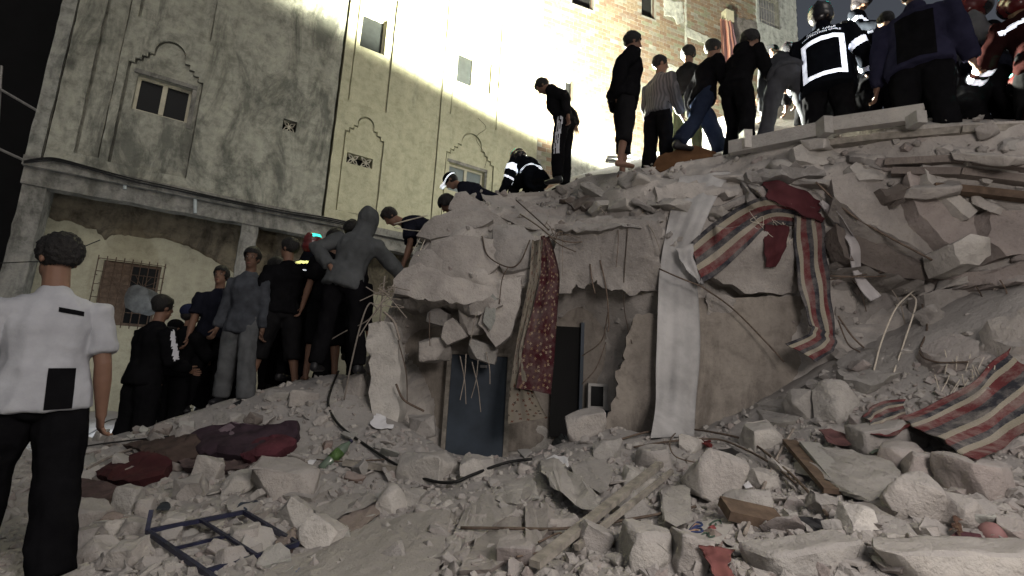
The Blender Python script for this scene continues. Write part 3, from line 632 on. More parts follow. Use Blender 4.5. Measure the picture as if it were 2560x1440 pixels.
def chunk(name, label, cat, box, mat='pale', roll=0, pitch=0, yaw=0, depth=None, Y=None, cut=3, bev=.12, amp=.035, group=None, sink=.5, wh=None):
    x0, y0, x1, y1 = box; cx, cy = (x0 + x1) / 2, (y0 + y1) / 2
    if Y is None: Y = on_slope(cx, y1 - (y1 - y0) * .15).y
    c = at(cx, cy, Y); w_, h_ = (wh if wh else (x1 - x0, y1 - y0)); W_ = w_ * Y / FPX; H_ = h_ * Y / FPX; D_ = depth if depth else .75 * min(W_, H_) + .1 * max(W_, H_)
    seedc[0] += 1; mn = min(W_, H_, D_)
    bm = rock_bm(W_, D_, H_, seedc[0], cut, bev, min(amp, mn * .16), max(.02, min(.055, mn * .22)))
    o = link(name, fin(bm, name, MAT[mat])); o.location = c + Vector((0, D_ * .35, 0)); o.rotation_euler = view_rot(roll, pitch, yaw).to_euler()
    return tag(o, label, cat, group)
def traced(name, label, cat, poly, th=.15, mat='pale', back=(0.05, 1, -.12), amp=.02, jit=.012, bulge=.0, group=None, parent=None, dens=.07, bev=.012, holes=None, raw=False):
    """a slab with a broken outline: its front corners stand at their own distances, its body runs back through its thickness"""
    seedc[0] += 1; r = random.Random(seedc[0]); P = [at(*(p if raw else Yadj(p))) for p in poly]; out = []
    for i, p in enumerate(P):
        q = P[(i + 1) % len(P)]; k = max(1, int((q - p).length / dens))
        for j in range(k): out.append(p.lerp(q, j / k) + Vector((r.uniform(-jit, jit), r.uniform(-jit, jit), r.uniform(-jit, jit))) * (1 if j else .5))
    c = sum(out, Vector()) / len(out); b = Vector(back).normalized() * th; bm = bmesh.new()
    n = len(out); flat = [(p.x, p.z) for p in out]; x0, x1 = min(p[0] for p in flat), max(p[0] for p in flat); z0, z1 = min(p[1] for p in flat), max(p[1] for p in flat)
    O2 = np.array(flat); OY = np.array([p.y for p in out]); pts = list(flat); zz_ = z0 + dens * .5; rowk = 0
    while zz_ < z1:                                                   # interior points, so the face can be pitted evenly
        xx_ = x0 + dens * (.5 + .5 * (rowk % 2))
        while xx_ < x1:
            q = (xx_ + r.uniform(-.3, .3) * dens, zz_ + r.uniform(-.3, .3) * dens)
            if inside(q, flat) and ((O2 - np.array(q)) ** 2).sum(1).min() > (dens * .45) ** 2: pts.append(q)
            xx_ += dens
        zz_ += dens * .87; rowk += 1
    cd = delaunay_2d_cdt([Vector(p) for p in pts], [(i, (i + 1) % n) for i in range(n)], [], 1, 1e-5)
    P2 = np.array([v[:] for v in cd[0]]); d2 = ((P2[:, None] - O2[None]) ** 2).sum(-1) + 1e-9; wg = d2 ** -1.5; YY = (wg * OY).sum(1) / wg.sum(1)
    F3 = [Vector((p[0], y, p[1])) - c for p, y in zip(P2, YY)]
    fv = [bm.verts.new(p) for p in F3]; bv = [bm.verts.new(p * .97 + b) for p in F3]; ec = {}
    for t in cd[2]:
        t = list(t); bm.faces.new([fv[i] for i in t]); bm.faces.new([bv[i] for i in reversed(t)])
        for i in range(len(t)): e = (t[i], t[(i + 1) % len(t)]); k_ = (min(e), max(e)); ec[k_] = None if k_ in ec else e
    for e in ec.values():
        if e: bm.faces.new((fv[e[1]], fv[e[0]], bv[e[0]], bv[e[1]]))
    bmesh.ops.recalc_face_normals(bm, faces=bm.faces)
    roughen(bm, max(dens * 1.1, .05), amp, seedc[0] % 83, passes=5)
    if bulge:
        R2 = max((p - c).length for p in out)
        for v in bm.verts:
            k = 1 - min(1, Vector((v.co.x, 0, v.co.z)).length / R2) ** 2; v.co -= Vector(back).normalized() * bulge * k * (1 if v.co.dot(Vector(back)) < th * .5 else 0)
    o = link(name, fin(bm, name, MAT[mat], 32), parent); o.location = c
    return o if parent is not None else tag(o, label, cat, group)

# ---- what is left of the collapsed house front
ch = empty('collapsed_house', at(1600, 1090, 5.3), 0, 'stump of a collapsed house front with torn plaster, a slate door and an open doorway', 'ruin')
cho = ch.location.copy()
def under(o): o.parent = ch; o.matrix_parent_inverse = Matrix.Translation(-cho); return o
def part(name, poly, **k): return under(traced(name, None, None, poly, parent=ch, **k))
part('back_wall', [(985, 770, 5.75), (1140, 760, 5.75), (1400, 715, 5.75), (1650, 715, 5.7), (1660, 1110, 5.7), (1400, 1120, 5.75), (1275, 1130, 5.75), (1130, 1150, 5.75), (985, 1110, 5.75)], th=.25, mat='wall_old', amp=.006, jit=.008)
part('plaster_sheet', [(1385, 560, 5.12), (1480, 545, 5.12), (1650, 550, 5.1), (1652, 728, 5.1), (1600, 728, 5.1), (1575, 738, 5.1), (1555, 722, 5.1), (1505, 722, 5.1), (1490, 700, 5.1), (1460, 722, 5.1), (1440, 708, 5.1), (1425, 735, 5.1), (1390, 730, 5.1)], th=.07, mat='dusty', amp=.012, jit=.02, dens=.05)
part('plaster_sheet', [(1590, 785, 5.0), (1650, 778, 5.0), (1650, 1105, 4.9), (1500, 1105, 4.9), (1530, 1010, 4.95), (1545, 960, 4.95), (1538, 930, 4.95), (1560, 900, 4.95), (1565, 840, 4.95), (1580, 810, 5.0)], th=.08, mat='wall_old', amp=.008, jit=.02, dens=.05)
part('lower_wall', [(1742, 745, 4.98), (2010, 740, 4.9), (2080, 900, 4.75), (2050, 1000, 4.7), (1900, 1090, 4.75), (1735, 1110, 4.8)], th=.2, mat='wall_old', amp=.008, jit=.01)
part('plaster_sheet', [(1765, 735, 4.92), (1815, 735, 4.92), (1870, 790, 4.9), (1955, 880, 4.85), (1925, 905, 4.85), (1850, 900, 4.86), (1768, 880, 4.9)], th=.06, mat='dusty', amp=.012, jit=.02, dens=.05)
part('plaster_sheet', [(1790, 560, 5.05), (1880, 565, 5.0), (1985, 600, 4.95), (1990, 735, 4.93), (1860, 730, 4.95), (1780, 690, 5.0)], th=.1, mat='dusty', amp=.02, jit=.02)
d1 = MB(); a_, b_ = at(1131, 890, 5.6), at(1270, 885, 5.6); bt = at(1131, 1160, 5.6).z
dr = under(MB().span(a_.x, b_.x, 5.57, 5.62, bt - .15, a_.z + .02).obj('door', MAT['door'], ch))
dr_fr = MB(); dr_fr.span(a_.x - .05, a_.x - .002, 5.55, 5.65, bt - .15, a_.z + .06); dr_fr.span(b_.x + .002, b_.x + .06, 5.55, 5.65, bt - .15, a_.z + .06); dr_fr.span(a_.x, b_.x, 5.55, 5.65, a_.z + .022, a_.z + .06)
under(dr_fr.obj('door_frame', MAT['timber'], ch))
h_ = MB().box(((a_.x + b_.x) / 2 + .05, 5.555, a_.z - .1), (.08, .03, .03)).obj('handle', MAT['steel'], dr)
a_, b_ = at(1383, 815, 5.66), at(1450, 800, 5.66); zb_ = at(1400, 1070, 5.66).z
under(MB().span(a_.x, b_.x, 5.64, 5.68, zb_ - .1, a_.z).obj('doorway', MAT['shade_black'], ch))  # solid near-black plate, the opening's shade put in as colour
under(MB().span(b_.x + .002, b_.x + .04, 5.56, 5.69, zb_ - .1, a_.z + .05).obj('door_jamb', MAT['door'], ch))
cb_ = empty('meter_cabinet', at(1500, 1050, 5.5), 0, 'small white-framed cabinet beside the dark open doorway', 'cabinet')
a_, b_ = at(1472, 958, 5.48), at(1532, 1055, 5.48)
m = MB(); m.span(a_.x, b_.x, 5.5, 5.62, b_.z - .05, a_.z); c_ = m.obj('case', plain('cabinet_white', (.45, .44, .42), .6, var=.15), cb_); c_.matrix_parent_inverse = Matrix.Translation(-cb_.location)
m = MB(); m.span(a_.x + .03, a_.x + .03 + (b_.x - a_.x) * .5, 5.492, 5.499, b_.z + .16, a_.z - .03); c_ = m.obj('glass', MAT['glass_dark'], cb_); c_.matrix_parent_inverse = Matrix.Translation(-cb_.location)
m = MB(); m.span(a_.x + .03, b_.x - .03, 5.493, 5.4985, b_.z - .03, b_.z + .12); c_ = m.obj('flap', MAT['door'], cb_); c_.matrix_parent_inverse = Matrix.Translation(-cb_.location)

# ---- slabs and masses on the heap face
T = traced
T('column_stump', 'broken upright concrete column stump with bars, left of the slate door', 'column', [(922, 812, 4.85), (950, 800, 4.85), (985, 806, 4.85), (998, 880, 4.82), (1000, 960, 4.8), (990, 1060, 4.75), (925, 1060, 4.75), (920, 930, 4.8)], .26, 'pale', amp=.025, jit=.02)
T('concrete_fragment', 'pointed concrete slab jutting left from the top of the heap', 'slab', [(1042, 590, 5.3), (1062, 560, 5.3), (1085, 542, 5.3), (1150, 522, 5.35), (1205, 530, 5.35), (1235, 548, 5.35), (1205, 566, 5.3), (1120, 590, 5.28), (1075, 598, 5.28)], .3, 'conc', amp=.025)
T('concrete_chunk', 'wedge of concrete on the crest under the capped bending man', 'concrete chunk', [(1122, 522, 5.6), (1140, 486, 5.65), (1165, 480, 5.65), (1205, 505, 5.6), (1300, 590, 5.35), (1240, 600, 5.35), (1190, 555, 5.45)], .3, 'dusty', amp=.025)
T('concrete_fragment', 'tan slab leaning on the crest below the crouching firefighter', 'slab', [(1200, 482, 5.9), (1260, 492, 5.85), (1330, 510, 5.75), (1372, 535, 5.7), (1362, 575, 5.5), (1330, 572, 5.5), (1290, 560, 5.55), (1230, 530, 5.7)], .25, 'dusty', amp=.03)
T('concrete_mass', 'grey lump of masonry below the pointed slab', 'concrete chunk', [(1078, 605, 5.05), (1150, 592, 5.05), (1235, 600, 5.05), (1250, 660, 5.0), (1215, 700, 4.98), (1100, 715, 4.95), (1062, 690, 4.98)], .4, 'dusty', amp=.04, bulge=.08)
T('concrete_mass', 'round-edged masonry lump beside the pale torn curtain cloth', 'concrete chunk', [(1235, 570, 5.1), (1310, 560, 5.15), (1340, 600, 5.1), (1330, 670, 5.05), (1260, 680, 5.0), (1228, 630, 5.05)], .4, 'dusty', amp=.04, bulge=.1)
T('concrete_mass', 'crumbling lip of the upper floor over the dark hollow by the column', 'concrete chunk', [(985, 700, 4.9), (1010, 672, 4.9), (1050, 660, 4.9), (1130, 700, 4.88), (1240, 715, 4.88), (1250, 745, 4.88), (1150, 765, 4.85), (1060, 752, 4.85), (985, 735, 4.85)], .5, 'dusty', amp=.05, bulge=.06)
T('concrete_mass', 'loose chunk at the hoodie man\'s outstretched hand', 'concrete chunk', [(1020, 668, 4.95), (1035, 632, 4.95), (1075, 625, 4.95), (1110, 650, 4.95), (1105, 700, 4.95), (1050, 700, 4.9)], .35, 'conc', amp=.04, bulge=.05)
T('hanging_plaster', 'hanging plaster slab with a pale green paint patch', 'slab', [(1250, 705, 4.95), (1305, 690, 4.95), (1300, 760, 4.9), (1275, 840, 4.85), (1240, 870, 4.85), (1195, 810, 4.88), (1215, 750, 4.9)], .14, 'dusty', amp=.015)
T('paint_flake', 'pale green painted plaster flake on the hanging slab', 'plaster flake', [(1215, 752, 4.83), (1232, 735, 4.84), (1242, 745, 4.84), (1238, 800, 4.8), (1226, 826, 4.8), (1208, 805, 4.81)], .03, 'green', amp=.004, jit=.005, dens=.03)
for i, (bx, rl_, lb) in enumerate([((1035, 845, 1125, 905), 8, 'rounded chunk hanging in rebar beside the broken column'), ((1160, 850, 1245, 908), -12, 'chunk dangling in rebar above the slate door'), ((1145, 770, 1215, 840), 5, 'square chunk under the upper floor lip'), ((1065, 770, 1125, 815), -20, 'small flat chunk wedged under the crumbling lip'), ((1095, 800, 1160, 860), 30, 'tilted chunk between the column and the hanging slab')]):
    chunk('concrete_chunk', lb, 'concrete chunk', bx, ('dusty', 'pale', 'dusty', 'conc', 'dusty')[i], rl_, Y=5.02 - .02 * i, amp=.045, cut=5, bev=.04, depth=.28)
T('concrete_fragment', 'long pale slab sliding down to the right of the red blanket', 'slab', [(2078, 445, 4.85), (2130, 432, 4.85), (2180, 436, 4.85), (2260, 500, 4.7), (2350, 585, 4.5), (2385, 640, 4.42), (2345, 655, 4.42), (2290, 620, 4.5), (2150, 545, 4.62), (2085, 490, 4.75)], .22, 'dusty', amp=.025, back=(.2, 1, -.6))
T('concrete_fragment', 'thick tilted slab with a pale broken edge near the right side of the heap', 'slab', [(2268, 432, 4.6), (2312, 414, 4.6), (2345, 430, 4.58), (2400, 490, 4.5), (2500, 585, 4.35), (2490, 650, 4.3), (2430, 650, 4.3), (2360, 600, 4.38), (2290, 520, 4.5)], .25, 'pink', amp=.02, back=(.3, 1, -.5))
T('concrete_fragment', 'pale broken edge strip lying along the tilted slab', 'slab', [(2305, 412, 4.55), (2335, 418, 4.55), (2385, 470, 4.48), (2440, 530, 4.38), (2425, 548, 4.36), (2370, 500, 4.45), (2320, 450, 4.5)], .1, 'pale', amp=.02)
T('concrete_chunk', 'pale rounded chunk at the foot of the tilted slab', 'concrete chunk', [(2380, 610, 4.2), (2420, 590, 4.2), (2465, 600, 4.2), (2475, 640, 4.18), (2440, 668, 4.15), (2395, 665, 4.15)], .3, 'pale', amp=.03, bulge=.06)
T('concrete_fragment', 'broad flat slab end at the right edge below the timbers', 'slab', [(2480, 520, 4.3), (2560, 530, 4.2), (2620, 560, 4.1), (2620, 630, 4.0), (2520, 640, 4.1), (2470, 600, 4.25)], .25, 'pink', amp=.02)
T('concrete_chunk', 'angular pale chunk under the long white beam', 'concrete chunk', [(1985, 370, 5.15), (2060, 345, 5.15), (2150, 352, 5.1), (2180, 385, 5.05), (2165, 410, 5.0), (2060, 412, 5.05), (1990, 400, 5.1)], .35, 'pale', amp=.03)
T('concrete_chunk', 'grey-white chunk right of the red blanket top', 'concrete chunk', [(2122, 418, 4.9), (2160, 396, 4.9), (2235, 402, 4.85), (2255, 425, 4.82), (2210, 448, 4.8), (2150, 450, 4.82)], .25, 'pale', amp=.03)
T('concrete_fragment', 'grey slab end standing beneath the knot of cords', 'slab', [(2310, 735, 4.35), (2400, 720, 4.3), (2480, 715, 4.25), (2470, 780, 4.2), (2390, 800, 4.2), (2320, 790, 4.28)], .2, 'conc', amp=.02)
T('concrete_fragment', 'long brown slab under the sliding pale slab', 'slab', [(2090, 560, 4.75), (2170, 580, 4.7), (2300, 660, 4.5), (2330, 700, 4.45), (2230, 690, 4.55), (2110, 640, 4.7)], .2, 'brown', amp=.03)
T('concrete_fragment', 'flat wall fragment leaning behind the striped rug', 'slab', [(2085, 700, 4.85), (2180, 690, 4.8), (2290, 720, 4.65), (2280, 800, 4.5), (2160, 850, 4.5), (2090, 800, 4.7)], .15, 'dusty', amp=.02)
# torn floor edges showing as ledges in the heap
def ledge(label, pts, mat, th=.4):
    q = [nearY(x, y, 9.0, .09) for x, y in pts]; q = [(x, y, Y) for x, y, Y in q]; m_ = sorted(p[2] for p in q)[len(q) // 2]
    return T('floor_edge', label, 'floor fragment', [(x, y, Y + (p_ - Y) * 0) for (x, y, Y), p_ in zip([(x, y, min(max(Y, m_ - .25), m_ + .2)) for x, y, Y in q], [m_] * len(q))], th, mat, back=(0, 1, -.05), amp=.022, jit=.03, dens=.055, raw=True)
ledge('torn concrete floor edge over the plaster right of the floral cloth', [(1390, 575), (1420, 556), (1500, 545), (1590, 540), (1655, 530), (1660, 552), (1600, 572), (1560, 566), (1500, 580), (1440, 578)], 'conc')
ledge('torn floor edge below the stooping youth', [(1400, 500), (1470, 488), (1555, 475), (1560, 500), (1500, 512), (1440, 520)], 'brown', .3)
ledge('torn floor edge at the bottom of the crumbling lip', [(985, 735), (1060, 748), (1160, 762), (1250, 742), (1262, 765), (1180, 785), (1120, 775), (1050, 778), (990, 760)], 'conc')
ledge('torn floor edge left of the cream cords', [(2090, 655), (2160, 668), (2240, 690), (2310, 705), (2315, 730), (2240, 722), (2160, 702), (2095, 690)], 'conc')
ledge('torn floor edge under the brown timbers', [(2200, 470), (2280, 465), (2270, 500), (2230, 505)], 'brown', .3)
ledge('long torn floor edge at the right of the heap', [(2390, 690), (2470, 675), (2560, 655), (2620, 650), (2620, 685), (2540, 700), (2450, 715), (2400, 720)], 'pink')
ledge('torn floor edge behind the white curtain top', [(1640, 470), (1720, 455), (1800, 452), (1850, 462), (1845, 490), (1770, 486), (1700, 500), (1645, 505)], 'dusty', .3)
ledge('torn floor edge above the crimson blanket', [(1870, 430), (1960, 415), (2060, 418), (2065, 440), (1990, 446), (1940, 440), (1880, 456)], 'conc', .3)
# the painted beam and posts lying along the crest
pb = empty('fallen_balustrade', at(1850, 370, 5.6), 0, 'long white-painted concrete beam with short posts along the crest', 'balustrade')
def pbar(name, a, b, wd, ht): o = MB().bar(a, b, wd, ht).obj(name, MAT['pale'], pb); o.matrix_parent_inverse = Matrix.Translation(-pb.location); return o
pbar('beam', at(1824, 372, 4.82), at(2055, 325, 4.3), .1, .14); pbar('beam', at(2053, 318, 4.28), at(2308, 283, 3.75), .1, .135)
for x, y, Y, h in ((1862, 352, 4.72, .22), (2058, 318, 4.24, .19), (2285, 300, 3.76, .13)): c = at(x, y, Y); pbar('post', c + Vector((0, -.02, -h / 2)), c + Vector((.0, -.02, h / 2 - .02)), .085, .12)
for i, (p, lb) in enumerate([([(2215, 408, 4.75), (2380, 400, 4.6), (2560, 415, 4.4), (2640, 425, 4.3)], 'upper brown timber half buried at the right of the crest'), ([(2230, 430, 4.72), (2400, 432, 4.55), (2560, 452, 4.35), (2640, 462, 4.25)], 'lower brown timber half buried at the right of the crest'),
                        ([(2060, 362, 5.1), (2200, 345, 4.95), (2400, 328, 4.75), (2620, 322, 4.5)], 'long grey plank bedded under the feet of the rescuers'), ([(2330, 470, 4.6), (2450, 480, 4.45), (2620, 500, 4.2)], 'dark plank under the two brown timbers')]):
    P = [at(*nearY(*Yadj(q), .01)) for q in p]; m = MB()
    for a, b in zip(P, P[1:]): m.bar(a, b + (b - a) * .01, .1, .06)
    tag(m.obj('timber_plank', MAT['timber' if i == 2 else 'timber_dark' if i == 3 else 'brown']), lb, 'plank')
T('brown_blanket', 'brown blanket heaped at the feet of the man in blue jeans', 'blanket', [(1632, 418, 5.95), (1645, 392, 5.95), (1690, 378, 6.0), (1740, 366, 6.0), (1790, 378, 5.95), (1800, 398, 5.9), (1720, 412, 5.9), (1650, 428, 5.9)], .35, 'brown', amp=.03, bulge=.05)
MAT['brown_blanket'] = cloth('brown_blanket_cloth', (.10, .055, .03)); bpy.data.objects['brown_blanket'].data.materials[0] = MAT['brown_blanket']

# ---- pieces on the slope, as the photograph shows them
fg = [((1225, 1040, 1405, 1150), 'pale', -6, 'domed boulder of plaster in front of the slate door', .4), ((1415, 1035, 1535, 1105), 'dusty', 12, 'peaked chunk below the meter cabinet', .3), ((1345, 1150, 1505, 1265), 'pale', 0, None, 0),
      ((1740, 1140, 1870, 1275), 'dusty', -28, 'big grey-pink chunk under the bent bars', .3), ((1865, 1058, 1978, 1130), 'pale', 4, 'pale rounded chunk at the end of the bent bars', .25),
      ((1985, 965, 2095, 1055), 'pale', 10, 'lumpy pale sack-like chunk left of the second striped rug', .25), ((2060, 958, 2165, 1062), 'pale', -8, 'fluted pale lump beside the striped rug corner', .25), ((2160, 1065, 2345, 1150), 'dusty', 12, 'stained chunk lying against the striped rug', .25),
      ((1555, 1335, 1700, 1440), 'pale', 0, 'pale rubbly chunk at the bottom edge beside the timber', .3), ((1690, 1345, 1775, 1450), 'conc', -8, 'grey half-round plaster piece beside the red cloth scrap', .2),
      ((745, 1305, 848, 1390), 'pale', -32, 'pale chunk at the corner of the navy frame', .2), ((690, 1258, 775, 1330), 'pale', -22, 'flat pale chunk above the navy frame corner', .2), ((622, 1165, 790, 1262), 'dusty', -6, 'wide flat boulder below the plastic bottle', .25),
      ((1005, 1140, 1130, 1215), 'pale', 5, 'cube-like boulder on the bend of the black hose', .3), ((1150, 1145, 1240, 1205), 'pale', -10, 'pale chunk right of the hose bend', .25), ((945, 1225, 1000, 1300), 'pale', 15, 'pale wedge at the top of the smooth slab', .2), ((1000, 1225, 1055, 1275), 'pale', -15, 'small pale block on the smooth slab edge', .15),
      ((278, 1222, 332, 1300), 'pale', 4, 'upright rounded pale stone left of centre', .14), ((328, 1250, 375, 1305), 'dusty', 8, 'dusky stone leaning on the upright pale stone', .14), ((150, 1262, 262, 1330), 'dusty', -8, 'broad rounded stone behind the walking man\'s knee', .2), ((195, 1308, 292, 1352), 'pale', 6, 'flat stone below the broad rounded stone', .16),
      ((295, 1308, 370, 1350), 'conc', -8, 'brick-shaped concrete block left of the navy frame', .1), ((90, 1290, 140, 1345), 'pale', 5, 'small square stone by the walking man\'s calf', .12), ((85, 1330, 215, 1392), 'dusty', 8, 'wide stone by the walking man\'s ankle', .2), ((180, 1352, 260, 1420), 'dusty', -35, 'tilted stone with a white paper scrap beside it', .16), ((255, 1365, 350, 1430), 'dusty', 14, 'low stone under the left corner of the navy frame', .14),
      ((470, 1150, 560, 1215), 'dusty', -12, 'grey stone below the purple clothes', .2), ((540, 1185, 625, 1245), 'pale', 18, 'pale stone between the clothes and the wide boulder', .18), ((420, 1200, 495, 1260), 'dusty', 6, 'dusty stone right of the red cushion', .18), ((395, 1290, 455, 1335), 'pale', -6, 'pale block at the top corner of the navy frame', .1), ((560, 1320, 640, 1375), 'dusty', 10, 'stone seen through the navy frame', .12),
      ((505, 1148, 545, 1185), 'pale', 0, 'small upright pale stone below the heap of clothes', .1), ((655, 975, 720, 1010), 'pale', 0, 'pale stone at the bare feet of the man in black', .15), ((720, 975, 800, 1020), 'dusty', -8, 'flat stone at the heel of the man in long shorts', .15), ((525, 1030, 600, 1068), 'pale', -6, 'pale flat stone at the feet of the youth in dusty grey', .15), ((840, 935, 915, 1000), 'dusty', 20, 'brown-grey block left of the column stump', .25),
      ((1090, 1055, 1150, 1125), 'dusty', -15, 'chunk leaning on the left side of the slate door', .25), ((1020, 1040, 1090, 1100), 'dusty', 12, 'chunk in front of the column stump', .2), ((1490, 1100, 1560, 1150), 'pale', 10, 'pale chunk behind the grey tile', .2), ((1560, 1180, 1650, 1240), 'pale', -14, 'chunk beside the upright pale tile', .2), ((1530, 1240, 1620, 1320), 'pale', 25, 'pointed pale chunk above the steel bar', .2),
      ((1590, 1120, 1690, 1185), 'dusty', 5, 'dusty chunk below the curtain\'s foot', .22), ((1700, 1095, 1760, 1140), 'pale', -8, 'small chunk right of the curtain\'s foot', .15), ((1880, 1180, 1960, 1235), 'pale', -8, 'chunk between the crossing bars', .18), ((1830, 1235, 1950, 1300), 'pale', 8, 'pale chunk above the brown box', .2), ((2040, 1245, 2130, 1300), 'dusty', -20, 'dusty chunk at the end of the tiled board', .16),
      ((2235, 1120, 2330, 1200), 'pink', 10, 'pinkish chunk below the stained chunk', .2), ((2420, 1160, 2560, 1260), 'pink', -6, 'wide dusty pink chunk at the right edge', .3), ((2250, 1200, 2370, 1330), 'dusty', 12, 'upright dusty fragment with a grey stain', .15), ((2380, 1240, 2470, 1330), 'dusty', -8, 'dusty fragment beside the folded leather strap', .15), ((2115, 1285, 2220, 1350), 'pale', -18, 'pale sloping block above the front beams', .18),
      ((2300, 1140, 2420, 1215), 'pink', -10, 'dusty chunk in front of the striped rug', .2), ((1450, 1320, 1530, 1400), 'dusty', -30, 'dusty chunk under the long timber', .15), ((1250, 1360, 1340, 1430), 'pink', 6, 'pink-grey chunk at the bottom centre', .15), ((1370, 1290, 1450, 1340), 'dusty', 10, 'flat chunk below the greenish plaster piece', .12)]
for bx, mt, rl_, lb, dp in fg:
    if lb: chunk('concrete_chunk', lb, 'concrete chunk', bx, mt, rl_, pitch=rg.uniform(-12, 12), yaw=rg.uniform(-25, 25), depth=dp, group='larger chunks strewn over the slope', cut=rg.choice((3, 4, 5, 6)), bev=rg.uniform(.03, .09), amp=.04)
def sl_(pts, lift=.06, pull=0): # pixels -> (px,py,Y) on the slope, lifted towards the lens
    return [(x, y, on_slope(x, y).y - lift) for x, y in pts]
T('concrete_chunk', 'long pale rounded slab pointing down to the right in the middle of the slope', 'concrete chunk', sl_([(1350, 1152), (1385, 1145), (1440, 1185), (1500, 1245), (1490, 1275), (1450, 1268), (1390, 1220), (1355, 1180)], .22), .22, 'pale', amp=.02, bulge=.05)
T('tile_fragment', 'flat grey tile-like slab right of the long pale slab', 'slab', sl_([(1425, 1165), (1480, 1140), (1535, 1165), (1520, 1225), (1500, 1232), (1440, 1195)], .15), .05, 'conc', amp=.004, jit=.004)
T('tile_fragment', 'upright pale wall tile in the middle of the slope', 'slab', sl_([(1652, 1222), (1725, 1212), (1732, 1300), (1690, 1318), (1662, 1300)], .16), .06, 'pale', amp=.005, jit=.006)
T('concrete_fragment', 'large yellowish smooth slab on the right of the slope', 'slab', sl_([(2012, 1140), (2050, 1118), (2130, 1122), (2225, 1155), (2250, 1215), (2165, 1250), (2090, 1215), (2030, 1185)], .16), .2, 'pale', amp=.015, bulge=.05)
T('concrete_fragment', 'broad smooth plastered slab lying flat at the front', 'slab', sl_([(650, 1440), (720, 1395), (845, 1348), (942, 1300), (1060, 1278), (1160, 1272), (1240, 1215), (1330, 1185), (1345, 1225), (1270, 1290), (1180, 1350), (1060, 1445)], .1), .14, 'dusty', amp=.006, jit=.008, back=(0, .6, -1))
T('concrete_fragment', 'second smooth plaster sheet right of the broad front slab', 'slab', sl_([(1200, 1340), (1330, 1250), (1370, 1260), (1400, 1300), (1330, 1370), (1230, 1420), (1150, 1430)], .08), .1, 'pink', amp=.008, back=(0, .6, -1))
T('clay_block', 'broken red clay slab with a grey top face', 'slab', sl_([(842, 1305), (880, 1280), (938, 1258), (940, 1292), (900, 1322), (848, 1345)], .12), .1, 'red_brick', amp=.006, jit=.008)
T('concrete_fragment', 'grey mortar bed on top of the red clay slab', 'slab', sl_([(785, 1268), (850, 1240), (930, 1228), (942, 1254), (880, 1278), (838, 1302), (790, 1290)], .14), .06, 'conc', amp=.008)
for lb_, p_, th_, mt_ in (('pale tilted slab below the cream cords', [(2090, 905), (2150, 870), (2235, 878), (2250, 930), (2180, 965), (2110, 950)], .1, 'pale'), ('pinkish slab half buried above the second striped rug', [(2300, 870), (2380, 835), (2450, 850), (2440, 895), (2350, 915)], .12, 'pink'), ('broad pale slab at the far right above the striped rug', [(2470, 800), (2560, 770), (2630, 790), (2630, 850), (2540, 870), (2480, 850)], .12, 'dusty'),
        ('flat pale slab in front of the lumpy chunks', [(1890, 1010), (1960, 985), (2010, 1010), (1990, 1050), (1910, 1062)], .08, 'pale'), ('tilted slab below the large yellowish slab', [(2130, 1262), (2220, 1232), (2262, 1268), (2210, 1312), (2140, 1300)], .09, 'pink'), ('flat slab end left of the diagonal timber', [(1230, 1215), (1330, 1195), (1350, 1240), (1290, 1262), (1240, 1250)], .08, 'pale'), ('thin slab leaning below the plastic bottle', [(700, 1200), (790, 1190), (830, 1215), (780, 1245), (710, 1240)], .07, 'pale'), ('thin slab left of the red clay block', [(560, 1262), (640, 1248), (680, 1270), (640, 1290), (575, 1285)], .06, 'dusty')):
    T('concrete_fragment', lb_, 'slab', sl_(p_, .13), th_, mt_, amp=.014, jit=.014, dens=.06, back=(.05, .7, -.7))
def beam3(name, lab, a, b, w_, h_, mat):
    A_, B_ = a, b; L = (B_ - A_).length; seedc[0] += 1; bm = rock_bm(L, w_, h_, seedc[0], 1, .1, .015, .06)
    o = link(name, fin(bm, name, MAT[mat])); o.location = (A_ + B_) / 2; o.rotation_euler = (B_ - A_).to_track_quat('X', 'Z').to_euler(); return tag(o, lab, 'beam')
def lift(p, d): return p + Vector((0, 0, d))
beam3('concrete_girder', 'long pale concrete beam lying across the bottom right corner', at(2150, 1398, 1.98), at(2640, 1412, 1.9), .22, .13, 'pale')
beam3('concrete_girder', 'pale concrete beam in the foreground left of the corner beam', at(1850, 1415, 2.05), at(2150, 1375, 2.1), .2, .16, 'pale')
tb = empty('timber_plank', on_slope(1480, 1330), 0, 'long weathered timber lying diagonally over the middle of the slope', 'plank')
for a, b, wd in (((1335, 1445), (1650, 1195), .05), ((1440, 1400), (1680, 1215), .022)):
    o = MB().bar(lift(on_slope(*a), .05), lift(on_slope(*b), .09), wd, .028).obj('timber', MAT['timber'], tb); o.matrix_parent_inverse = Matrix.Translation(-tb.location)
tag(MB().bar(lift(on_slope(860, 1172), .05), lift(on_slope(1000, 1192), .05), .07, .04).obj('timber_plank', MAT['timber']), 'short grey plank under the plastic bottle', 'plank')
tag(MB().bar(lift(on_slope(1975, 1130), .07), lift(on_slope(2085, 1258), .06), .09, .03).obj('timber_plank', MAT['timber_dark']), 'brown edged board slanting beside the crossing bars', 'plank')
tag(MB().bar(lift(on_slope(2025, 1140), .08), lift(on_slope(2125, 1252), .06), .12, .025).obj('tiled_board', MAT['green']), 'greenish tiled board beside the brown edged board', 'board')
tag(MB().box(lift(on_slope(1880, 1312), .05), (.28, .14, .05), Matrix.Rotation(.16, 3, 'Y') @ Matrix.Rotation(.3, 3, 'X')).obj('drawer_box', MAT['timber_dark']), 'brown wooden drawer box half buried right of the painted board', 'box')

